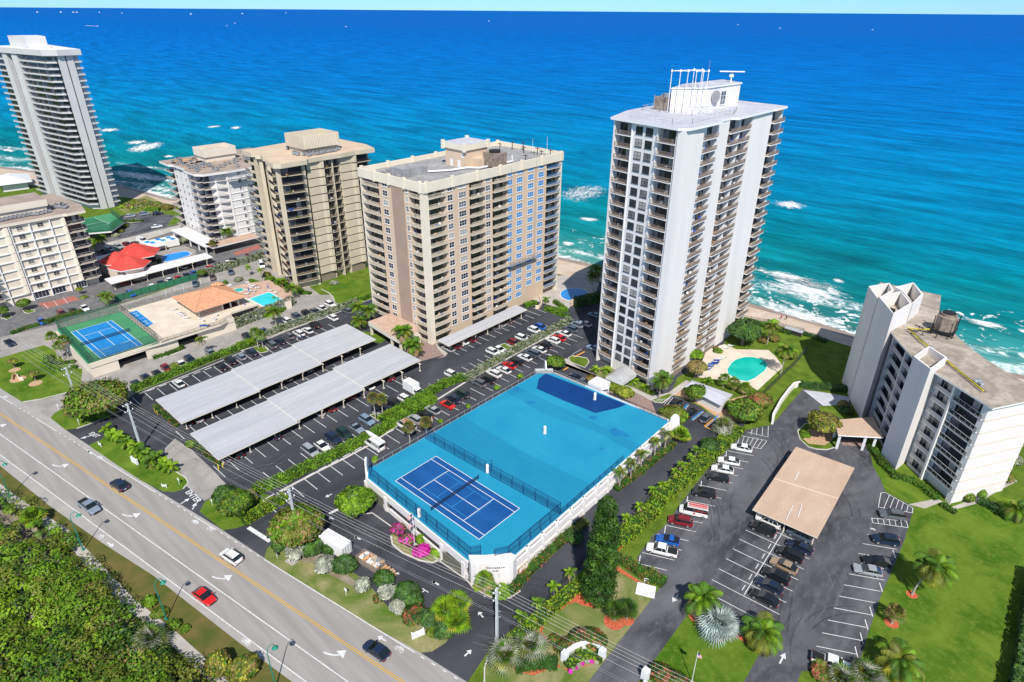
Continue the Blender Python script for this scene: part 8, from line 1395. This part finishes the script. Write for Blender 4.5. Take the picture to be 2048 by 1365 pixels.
# broadleaf trees and shrubs: (view, x, y at the base), radius, height, mix, trunk, label
for v, x, y, r, h, mx_, tk, lab in [
    ('f', 205, 833, 7.4, 8.8, 'seagrape', 1.0, 'huge round olive green tree beside the green bordered court'), ('b7', 600, 500, 2.6, 2.6, 'croton', 0, 'brownish shrub at the foot of the huge round tree'), ('b7', 830, 500, 2.8, 2.0, 'clip', 0, 'bright green low shrub right of the huge round tree foot'),
    ('f', 600, 1082, 5.4, 7.0, 'seagrape', .8, 'big rounded clipped tree behind a utility pole by the exit drive'), ('f', 713, 1022, 4.1, 4.8, 'clip', .3, 'ball shaped clipped green tree left of the blue deck'), ('f', 562, 1095, 1.9, 2.4, 'dark', 0, 'dark shrub at the left foot of the clipped tree'),
    ('f', 478, 1030, 3.4, 5.4, 'mid', .8, 'leafy tree on the lawn left of the yellow green box hedge'), ('f', 455, 1012, 2.8, 4.4, 'dark', .6, 'darker tree left of the leafy tree by the painted ENTER'), ('f', 500, 1005, 2.0, 3.2, 'olive', 0, 'tan flowering shrub between box hedge and leafy tree'),
    ('a5', 1140, 815, 5.2, 7.6, 'dark', 1.2, 'round dark green tree beside the white tower on the sea side'), ('a5', 820, 1045, 3.0, 5.4, 'brown', 1.2, 'brown bare looking tree between the white tower and green pool'), ('a5', 815, 930, 2.4, 3.6, 'clip', .5, 'small bright tree tucked behind the brown tree'),
    ('a5', 820, 1200, 3.2, 4.4, 'mid', .4, 'round green tree left of the pool house'), ('a5', 1150, 1330, 4.6, 4.8, 'mid', .4, 'large spreading green shrub below the pool house'), ('a5', 1250, 1240, 3.4, 3.6, 'croton', .2, 'reddish green shrub between large shrub and lawn'), ('a5', 1010, 1240, 2.0, 2.2, 'mid', 0, 'green shrub at the pool house corner'), ('a5', 920, 1220, 1.8, 1.8, 'yellow', 0, 'yellow green shrub along the pool house front'),
    ('a5', 670, 1330, 3.4, 3.2, 'seagrape', 0, 'clipped shrub around the right corner wing of the deck'), ('a5', 330, 1160, 2.6, 2.4, 'yellow', 0, 'yellow green shrub beside the white stair house'), ('a5', 265, 1120, 1.8, 1.9, 'yellow', 0, 'smaller yellow green shrub touching the stair house'), ('a5', 105, 1070, 1.8, 1.8, 'croton', 0, 'reddish shrub left of the white stair house'), ('c4', 1430, 740, 2.8, 4.2, 'mid', .6, 'green tree just right of the far deck corner wing'),
    ('b1', 1830, 470, 1.6, 1.8, 'mid', 0, 'green shrub at the foot of the tower front'), ('a5', 1440, 900, 2.9, 2.8, 'olive', 0, 'round olive shrub on the garden edge behind the green pool'), ('a5', 1350, 790, 2.0, 1.9, 'croton', 0, 'dark shrub in the sea side garden bed'), ('a5', 1280, 800, 1.8, 1.5, 'croton', 0, 'low dark shrub beside the round dark tree'), ('a5', 960, 850, .9, 1.2, 'brown', 0, 'small brown ball shrub by the loungers'), ('a5', 975, 865, 1.6, .8, 'clip', 0, 'bright low shrub by the white loungers'),
    ('b2', 1035, 520, 4.0, 6.0, 'olive', 1.0, 'shaggy tree in the kerbed island of the right hand lot'), ('b2', 940, 520, 1.3, .9, 'clip', 0, 'green groundcover at the left of the kerbed island'), ('b2', 360, 610, 2.5, 2.9, 'dark', .2, 'round dark green ball tree on the hedge line'), ('b2', 440, 520, 2.0, 2.4, 'grey', 0, 'silvery shrub on the hedge line beside the bays'), ('b2', 1170, 340, 1.5, 1.6, 'brown', 0, 'purplish shrub on the blue paving by the fins'), ('b2', 1190, 380, 1.6, 1.8, 'dark', 0, 'dark shrub at the base of the largest fin'),
    ('f', 1345, 862, 2.2, 2.6, 'clip', 0, 'bright shrub at the right corner of the blue deck'), ('a6', 715, 1245, 1.3, 1.8, 'mid', 0, 'green flowering bush at the end wall of the finned block'), ('a6', 770, 1225, 1.2, 1.7, 'clip', 0, 'brighter bush at the end wall of the finned block'), ('a6', 900, 1150, 1.6, 2.0, 'croton', 0, 'dark flowering bush at the far right of the end wall'), ('a6', 940, 1050, 2.0, 1.3, 'sage', 0, 'pale grey shrub at the right edge of the photo'),
    ('b4', 285, 480, 1.45, 1.9, 'magenta', 0, 'leftmost bougainvillea mound beside the deck wall'), ('b4', 335, 545, 1.6, 1.9, 'magenta', 0, 'middle bougainvillea mound behind the flagpole'), ('b4', 422, 610, 1.75, 2.0, 'pink', 0, 'brightest pink bougainvillea mound right of the flagpole'), ('b4', 412, 540, 1.1, 1.3, 'clip', 0, 'green ball bush behind the brightest bougainvillea'), ('b4', 498, 612, .95, 1.1, 'clip', 0, 'small green ball bush right of the bougainvillea'),
    ('d3', 800, 950, 2.0, 3.0, 'grey', 0, 'silver grey bush at the foot of the utility pole by the clipped tree'), ('d3', 1300, 1170, 2.0, 2.9, 'grey', 0, 'second silver grey bush along the verge, below the white container'), ('b6', 1140, 1150, 1.9, 2.7, 'grey', 0, 'third silver grey bush along the verge, below the skip'), ('b4', 220, 865, 1.5, 2.4, 'grey', 0, 'fourth silver grey bush along the verge'), ('b4', 285, 935, 1.5, 1.9, 'grey', 0, 'lowest silver grey bush beside the red flowered shrub'),
    ('d3', 1050, 860, 2.6, 2.7, 'dark', 0, 'dark oleander between the first two silver grey bushes'), ('d3', 1430, 830, 2.0, 2.4, 'dark', 0, 'dark oleander before the white container'), ('d3', 1620, 1180, 2.4, 2.7, 'dark', 0, 'dark oleander between second and third silver grey bushes'), ('b6', 1270, 1110, 2.0, 2.4, 'dark', 0, 'dark oleander beside the skip end'), ('b6', 1400, 1190, 2.2, 2.5, 'dark', 0, 'dark oleander by the lone painted bay marks'), ('b4', 370, 900, 1.9, 2.1, 'dark', 0, 'dark oleander right of the fourth silver bush'), ('b4', 380, 985, 2.0, 2.2, 'pinkgreen', 0, 'oleander with orange red flowers on the verge'), ('b4', 470, 1010, 2.1, 2.2, 'dark', 0, 'dark oleander left of the light fan palm clump'), ('b4', 560, 1075, 2.1, 2.0, 'dark', 0, 'dark oleander at the road end of the verge bed'), ('b4', 495, 1075, 1.4, 1.0, 'yellow', 0, 'low yellow green shrub at the road end of the verge bed'), ('d2', 1825, 350, .95, 1.3, 'pinkgreen', 0, 'small red tipped shrub between silver grey bushes'),
    ('b4', 825, 830, 1.2, 1.6, 'clip', 0, 'bright shrub right under the palm at the sign wall'), ('b4', 890, 850, 1.7, 1.6, 'clip', 0, 'wide bright shrub under the sign wall'), ('b4', 750, 810, .9, 1.0, 'lime', 0, 'small lime shrub left of the palm at the sign wall'), ('d4', 1010, 560, 1.9, 2.0, 'dark', 0, 'dark shrub on the flowering strip by the tall evergreen'),
    ('d5', 1240, 580, 2.1, 2.1, 'pinkgreen', 0, 'tallest dark oleander behind the arched white wall'), ('d5', 1410, 600, 2.0, 2.0, 'pinkgreen', 0, 'dark pink flowered oleander at the right behind the arched wall'), ('d5', 1080, 650, 1.5, 1.4, 'pinkgreen', 0, 'low dark oleander at the left behind the arched wall'), ('d5', 960, 590, 1.2, 1.1, 'pinkgreen', 0, 'leftmost low oleander in the lawn of the arched wall'), ('d6', 130, 1290, 2.2, 1.8, 'pinkgreen', 0, 'dark pink flowered shrub at the bottom edge left of the flagpole'), ('d6', 330, 1370, 1.8, 1.4, 'pinkgreen', 0, 'lower dark shrub beside the flagpole at the bottom'), ('b3', 1010, 900, 1.9, 1.5, 'croton', 0, 'reddish shrub beside the white pickup at the bottom'), ('b3', 1000, 870, 1.3, 1.2, 'croton', 0, 'small reddish shrub left of the white pickup'),
    ('c5', 720, 520, 1.8, 3.2, 'mid', .8, 'small leafy tree on the islet behind the clubhouse'), ('c5', 1120, 980, 1.2, 1.4, 'clip', 0, 'round shrub by the clubhouse steps'), ('c5', 1210, 1050, 1.5, 1.6, 'mid', 0, 'larger round shrub near the tall grey green hedge'), ('c5', 1210, 560, 1.8, 1.6, 'sage', 0, 'grey green shrub behind the hot tub'), ('c5', 1030, 600, 1.2, 1.2, 'mid', 0, 'green shrub behind the clubhouse roof'), ('c5', 1230, 880, 1.4, 1.2, 'croton', 0, 'dark shrub under the clubhouse eave'),
    ('c5', 1640, 560, 2.0, 2.2, 'mid', 0, 'bushy green shrub between turquoise pool and khaki block'), ('c5', 1760, 620, 2.2, 2.4, 'mid', 0, 'second bushy shrub before the khaki block'), ('c5', 1870, 600, 1.8, 1.6, 'clip', 0, 'bright shrub at the khaki block entrance'), ('c5', 1600, 490, 1.9, 1.2, 'croton', 0, 'orange green bed at the foot of the khaki block'), ('c1', 1280, 60, 1.5, 1.2, 'sage', 0, 'grey shrub in the sandy bed before the khaki block'), ('c2', 620, 560, 1.3, 2.1, 'olive', .6, 'thin small tree between the cars behind the left hedge'),
    ('c8', 300, 850, 1.3, 1.9, 'mid', 0, 'round shrub at the road end of the nearer grey carport'), ('c7', 1320, 600, 2.2, 3.4, 'sage', .5, 'grey green tree by the blue covered pool'), ('c7', 950, 850, 1.2, 1.2, 'mid', 0, 'shrub at the corner of the blue covered pool'), ('c7', 230, 900, 2.2, 1.8, 'dark', 0, 'dark shrub in shade under the red roofs'), ('c7', 1060, 130, 3.0, 2.6, 'croton', 0, 'reddish sea grape at the far back lot'), ('c7', 90, 580, 2.0, 1.2, 'clip', 0, 'bright shrub below the far green court'), ('c7', 480, 370, 1.6, 1.4, 'yellow', 0, 'yellowish shrub beside the far green court'), ('c7', 420, 440, 1.6, 1.4, 'olive', 0, 'olive shrub at the corner of the far green court'), ('c7', 350, 500, 2.0, 1.2, 'sage', 0, 'grey shrub along the far path'),
    ('c6', 360, 690, 2.3, 4.2, 'mid', .7, 'bushy palm like tree on the kerbed island of the cream block'), ('c6', 60, 790, 2.1, 3.8, 'mid', .7, 'bushy tree on the island at the left edge'), ('c6', 1105, 470, 1.2, 2.6, 'yellow', 1.0, 'small yellow green tree by the cream block ground floor'), ('c6', 1150, 520, 1.4, .6, 'yellow', 0, 'low yellow bed by the cream block ground floor'), ('b7', 115, 140, 1.3, 2.8, 'olive', 1.1, 'thin young tree in the upper tan disc of the corner lawn'), ('b7', 278, 240, 1.4, 2.9, 'olive', 1.1, 'thin young tree in the lower tan disc of the corner lawn'),
    ('b5', 885, 905, 1.2, 1.4, 'lime', 0, 'lime shrub on the verge left of the street lamp base'), ('b5', 940, 965, 1.4, 1.2, 'mid', 0, 'green shrub at the street lamp base by the red car'), ('b5', 1020, 1040, 1.2, 1.0, 'mid', 0, 'green shrub below the street lamp base'), ('b5', 1090, 1060, .8, .8, 'clip', 0, 'lowest small bright shrub on the verge'), ('f', 860, 1040, .1, .1, 'clip', 0, 'x'),
    ('b1', 860, 525, .8, 1.3, 'lime', 0, 'lime shrub on the parking side of the deck, fourth from the road'), ('b1', 995, 460, .9, 1.4, 'lime', 0, 'lime shrub on the parking side of the deck, nearest the far corner'), ('b1', 692, 630, .7, 1.1, 'lime', 0, 'lime shrub on the parking side of the deck, third from the road'), ('b1', 528, 718, .6, 1., 'lime', 0, 'lime shrub on the parking side of the deck, second from the road'), ('b1', 150, 945, .8, 1.5, 'lime', 0, 'lime shrub by the near left corner wing')]:
    if lab == 'x': continue
    bush(G(v, x, y), r, h, mx_, lab, 'tree' if tk >= .5 else 'bush', trunk=tk, cat='tree' if tk >= .5 else 'bush')
# tall evergreen in front of the deck
p = G('f', 1196, 1205); C, Nn, mi = [], [], []; cols = ['leaf_dark', 'leaf_mid', 'leaf_olive']
HT = 22.5
for k in range(210):
    t = rng.random()**.8; z = 1.0+t*(HT-1.5); rad = 2.8*(1-t)**.42*(.85+.3*rng.random()); a = rng.random()*6.283; c = np.array([math.cos(a)*rad*.75, math.sin(a)*rad*.75, z]); w_ = unit(85); C.append(c+w_*np.array([1.05, 1.05, .8])*(.5+.6*rng.random((85, 1)))); Nn.append(w_+.6*unit(85)); mi.append(np.where(rng.random(85) < .7, rng.integers(0, 3), rng.integers(0, 3, 85)))
r_ = tag(empty('evergreen_tree', p), 'tall dark feathery evergreen towering before the right side of the blue deck', 'tree'); obj('crown', None, r_, me=quads(np.concatenate(C), np.concatenate(Nn), .3, np.concatenate(mi), ['leaf_dark', 'leaf_dark', 'leaf_mid'], asp=.3)); obj('trunk', trunkmb(HT-1, .3), r_)
# palms
for a in [('coco', 'c1', 1635, 665, 7.2, 'tall coconut palm left of the peach block canopy, left one', (-.4, .3)), ('coco', 'c1', 1775, 640, 5.8, 'coconut palm left of the peach block canopy, right one', (.2, .2)),
    ('big', 'b1', 325, 300, 6.4, 'bushy coconut palm before the peach block, farther of the pair', (-.3, 0)), ('big', 'b1', 372, 345, 4.6, 'bushy coconut palm before the peach block, nearer of the pair', (.2, 0)), ('coco', 'b1', 60, 175, 3.2, 'low palm at the foot of the peach block canopy', (0, 0)),
    ('limp', 'c2', 1030, 355, 5.2, 'limp palm on the pale drive beside the podium', (-.5, 0)), ('coco', 'c1', 500, 655, 5.4, 'leaning palm casting a star shadow on the pale drive', (-.7, .1)), ('young', 'c1', 505, 345, 2.2, 'small palm at the corner of the turquoise pool', (0, 0)), ('coco', 'c1', 725, 250, 3.6, 'palm at the bend of the khaki block drive', (-.2, 0)), ('coco', 'c1', 560, 130, 2.6, 'palm in the shrub belt behind the turquoise pool', (0, 0)),
    ('young', 'c5', 1360, 500, 3.6, 'slender palm right of the dark teal car behind the clubhouse', (0, 0)), ('young', 'c5', 1525, 540, 3.6, 'slender palm at the foot of the khaki block', (0, 0)), ('coco', 'c6', 1480, 630, 3.6, 'coconut palm at the end of the green screen fence', (0, 0)), ('coco', 'c7', 185, 690, 5.2, 'coconut palm between the cream block and the far green court', (0, 0)),
    ('dry', 'c7', 1705, 760, 5.2, 'yellowish palm at the terrace of the scaffolded block', (0, 0)), ('coco', 'c7', 1900, 610, 5.8, 'slender palm against the scaffolded block wall', (0, 0)), ('coco', 'a5', 572, 1190, 6.2, 'tall palm before the white tower corner', (.2, .1)), ('young', 'a5', 625, 1120, 2.8, 'small palm right of the tall palm at the tower corner', (0, 0)), ('young', 'a5', 560, 1140, 2.4, 'small palm left of the tall palm at the tower corner', (0, 0)),
    ('coco', 'a5', 1310, 815, 6.4, 'coconut palm in the sea side garden of the white tower', (.2, 0)), ('coco', 'a5', 1402, 1030, 8.0, 'tall coconut palm right of the green pool', (0, 0)), ('coco', 'a5', 145, 480, 9.4, 'tall wind bent palm behind the round pool, taller one', (-.8, .4)), ('coco', 'a5', 125, 470, 6.4, 'wind bent palm behind the round pool, shorter one', (-.5, .2)), ('young', 'a3', 1070, 1110, 1.4, 'small palm on the terrace before the round pool', (0, 0)),
    ('sabal', 'a5', 1010, 1110, 2.6, 'short palm behind the pool house roof, left one', (0, 0)), ('sabal', 'a5', 1075, 1130, 2.4, 'short palm behind the pool house roof, middle one', (0, 0)), ('sabal', 'a5', 1150, 1160, 2.2, 'short palm behind the pool house roof, right one', (0, 0)), ('young', 'a5', 905, 1085, 1.0, 'tiny palm between the brown tree and the pool house', (0, 0)), ('young', 'a5', 135, 1010, 1.2, 'low palm at the left foot of the white tower', (0, 0)), ('young', 'a5', 215, 1010, 1.0, 'low palm left of the white awning', (0, 0)), ('young', 'a5', 395, 1090, 1.2, 'low palm right of the white awning', (0, 0)), ('young', 'a5', 480, 1130, 1.0, 'low palm between awning and tower corner', (0, 0)),
    ('sabal', 'c1', 255, 940, 5.2, 'cabbage palm on the kerbed islet of the left line, left one', (-.3, 0)), ('sabal', 'c1', 315, 930, 4.2, 'cabbage palm on the kerbed islet of the left line, right one', (.1, 0)), ('dry', 'c3', 1170, 685, 6.2, 'cabbage palm on the islet of the middle hedge, left one', (-.2, 0)), ('dry', 'c3', 1272, 665, 5.6, 'cabbage palm on the islet of the middle hedge, right one', (0, 0)), ('dry', 'c3', 1640, 985, 4.2, 'thin palm before the rusty racked van', (-.2, 0)), ('dry', 'c3', 1862, 860, 3.0, 'thin palm near the person beside the blue deck', (0, 0)),
    ('sabal', 'c6', 800, 1350, 6.6, 'leftmost of three cabbage palms beside the green court', (-.8, .3)), ('sabal', 'c6', 930, 1330, 5.4, 'rightmost of three cabbage palms beside the green court', (.2, .2)), ('sabal', 'c6', 870, 1365, 4.2, 'lowest of three cabbage palms beside the green court', (-.3, 0)),
    ('big', 'b3', 1472, 487, 7.0, 'tall leaning coconut palm on the big lawn', (1.6, .9)), ('dry', 'b3', 1367, 635, 2.6, 'short cabbage palm in red mulch at the lawn edge', (0, 0)), ('sabal', 'b3', 1575, 365, 1.2, 'stub palm beside the leaning coconut palm trunk', (0, 0)), ('big', 'b3', 1387, 895, 3.2, 'coconut palm at the bottom of the big lawn', (0, 0)), ('blue', 'b3', 1230, 925, 1.0, 'pale fan palm at the bottom edge beside the white pickup', (0, 0)), ('blue', 'b3', 1110, 945, .8, 'fan palm at the bottom edge below the white pickup', (0, 0)), ('coco', 'a6', 930, 1330, 2.4, 'coconut palm at the right edge beyond the path', (0, 0)),
    ('big', 'd6', 575, 560, 4.2, 'coconut palm left of the silver fan palm', (.2, .2)), ('silver', 'd6', 812, 790, 2.7, 'big silver blue fan palm on red mulch', (0, 0)), ('big', 'd6', 1290, 935, 3.4, 'coconut palm right of the silver fan palm', (.3, .3)), ('blue', 'd5', 400, 840, 1.9, 'large blue green fan palm right under the utility pole', (0, 0)), ('blue', 'd5', 680, 700, 1.5, 'smaller blue green fan palm behind the lens hedge', (0, 0)),
    ('tuft', 'd5', 1640, 352, 2.4, 'dark twin stemmed palm in a red mulch disc, left one', (0, 0)), ('tuft', 'd5', 1782, 332, 2.3, 'dark twin stemmed palm in a red mulch disc, right one', (0, 0)), ('sabal', 'b4', 790, 862, 3.9, 'cabbage palm standing against the white sign wall', (0, 0)), ('fan', 'b4', 560, 985, 1.8, 'light green fan palm on the verge, left of the clump', (0, 0)), ('fan', 'b4', 630, 960, 2.2, 'light green fan palm on the verge, right of the clump', (0, 0)), ('fan', 'b4', 625, 1040, 1.2, 'light green fan palm on the verge, lowest of the clump', (0, 0)),
    ('fan', 'b1', 1930, 830, 1.6, 'bright fan palm at the right corner of the blue deck', (0, 0)), ('blue', 'b2', 440, 500, 1.3, 'silvery fan palm beside the bays of the pool house', (0, 0)), ('fan', 'b5', 215, 440, 1.8, 'fan palm rising from the thicket beside the left street lamps', (0, 0)), ('blue', 'b5', 905, 1170, 2.0, 'fan palm at the thicket edge beside the footpath', (0, 0)), ('young', 'c1', 600, 60, 1.8, 'small palm at the head of the turquoise pool', (0, 0)), ('young', 'c7', 810, 60, 1.0, 'x', (0, 0))]:
    if a[5] != 'x': palm(*a)
# rows of small palms
GR = [('d5', 575, 410), ('d5', 768, 250), ('d4', 735, 1305), ('d4', 948, 1115), ('d4', 1718, 365), ('d4', 1890, 205), ('b2', 15, 900), ('b2', 70, 870), ('b2', 145, 790), ('b2', 185, 745), ('b2', 235, 700), ('b2', 275, 655)]
for i, (v, x, y) in enumerate(GR): palm('young', v, x, y, 2.3, 'small bright palm on the driveway edge, %s counted from the road' % ORD[i+1], group='small palms along the driveway edge', sc_=.8, r=.09)
GD = [('b1', 1575, 1110), ('b1', 1640, 1060), ('b1', 1700, 1000), ('b1', 1780, 925), ('b1', 1840, 880)]
for i, (v, x, y) in enumerate(GD): palm('limp', v, x, y, 4.4, 'drooping palm against the white deck wall, %s counted from the road' % ORD[i+1], (-.2, .2), .9, 'drooping palms against the deck wall', r=.12)
for i, (x, y) in enumerate([(850, 660), (900, 700), (950, 720), (1000, 760), (1060, 800), (1110, 830), (1160, 860), (1230, 880), (1290, 930), (1340, 950), (1180, 910)]): palm('young', 'b7', x, y, 1.5, 'leafy low palm between road and pale driveway, %s counted from the left' % ORD[i+1], group='leafy palms on the entrance lawn', sc_=1.25, r=.1)
# preserve thicket
C, Nn, mi = [], [], []; cols = ['leaf_mid', 'leaf_bright', 'leaf_olive', 'leaf_dark', 'leaf_lime', 'leaf_brown']; pr = [.27, .25, .20, .11, .11, .06]; cnt = 0
edge = [(-40, 960), (0, 985), (60, 1010), (150, 1085), (225, 1185), (300, 1255), (385, 1350), (440, 1420)]
while cnt < 640:
    x = random.uniform(-60, 470); y = random.uniform(950, 1480); ye = np.interp(x, [q[0] for q in edge], [q[1] for q in edge])
    if y < ye+14: continue
    cnt += 1; p = G('f', x, y); dd = y-ye; zt = 1.0+min(3.0, dd*.035)*random.uniform(.55, 1.15); r0 = random.choice([.6, .8, 1., 1.3, 1.8, 2.4])*random.uniform(.85, 1.2); per = int(60+60*r0); zt *= .75+.35*math.sin(p.x*.21+1)*math.cos(p.y*.27); zt += .35*r0; w_ = unit(per); w_[:, 2] = np.abs(w_[:, 2])
    C.append(np.array([p.x, p.y, zt-r0*.3])+w_*r0*(.8+.3*rng.random((per, 1)))*np.array([1, 1, .75])); Nn.append(w_+.6*unit(per)+np.array([0, 0, .3])); m0 = [3, 0, 2, 1, 1, 4][int((math.sin(p.x*.16)+math.sin(p.y*.23+1.3)+2)*1.49) % 6] if random.random() < .6 else rng.choice(6, p=pr); mi.append(np.where(rng.random(per) < .78, m0, rng.choice(6, per, p=pr)))
tag(obj('thicket', None, me=quads(np.concatenate(C), np.concatenate(Nn), .23, np.concatenate(mi), cols, 'thicket')), 'dense preserve thicket of sea grape filling the lower left corner', 'thicket', kind='stuff')
for v, x, y, lab in [('f', 440, 1345, 'feathery pine shrub at the bottom edge by the footpath, left one'), ('f', 490, 1352, 'feathery pine shrub at the bottom edge by the footpath, right one')]: bush(G(v, x, y), 2.4, 4.2, 'olive', lab, 'pine_shrub', n=30)
C, Nn, mi = [], [], []; D0 = GP('c7', [(400, 110), (640, 10), (1000, 50), (1160, 110), (950, 140), (600, 150)])
for k in range(140):
    a, b_ = random.random(), random.random(); p = D0[0].lerp(D0[4], a).lerp(D0[1].lerp(D0[3], a), b_); r0 = random.uniform(1, 2.4); w_ = unit(50); w_[:, 2] = np.abs(w_[:, 2]); C.append(np.array([p.x, p.y, .2])+w_*r0*np.array([1, 1, .55])); Nn.append(w_+.5*unit(50)); m0 = rng.integers(0, 4); mi.append(np.where(rng.random(50) < .75, m0, rng.integers(0, 4, 50)))
tag(obj('dune_plants', None, me=quads(np.concatenate(C), np.concatenate(Nn), .5, np.concatenate(mi), ['leaf_olive', 'leaf_lime', 'leaf_sage', 'leaf_brown'], 'dune_plants')), kind='stuff')
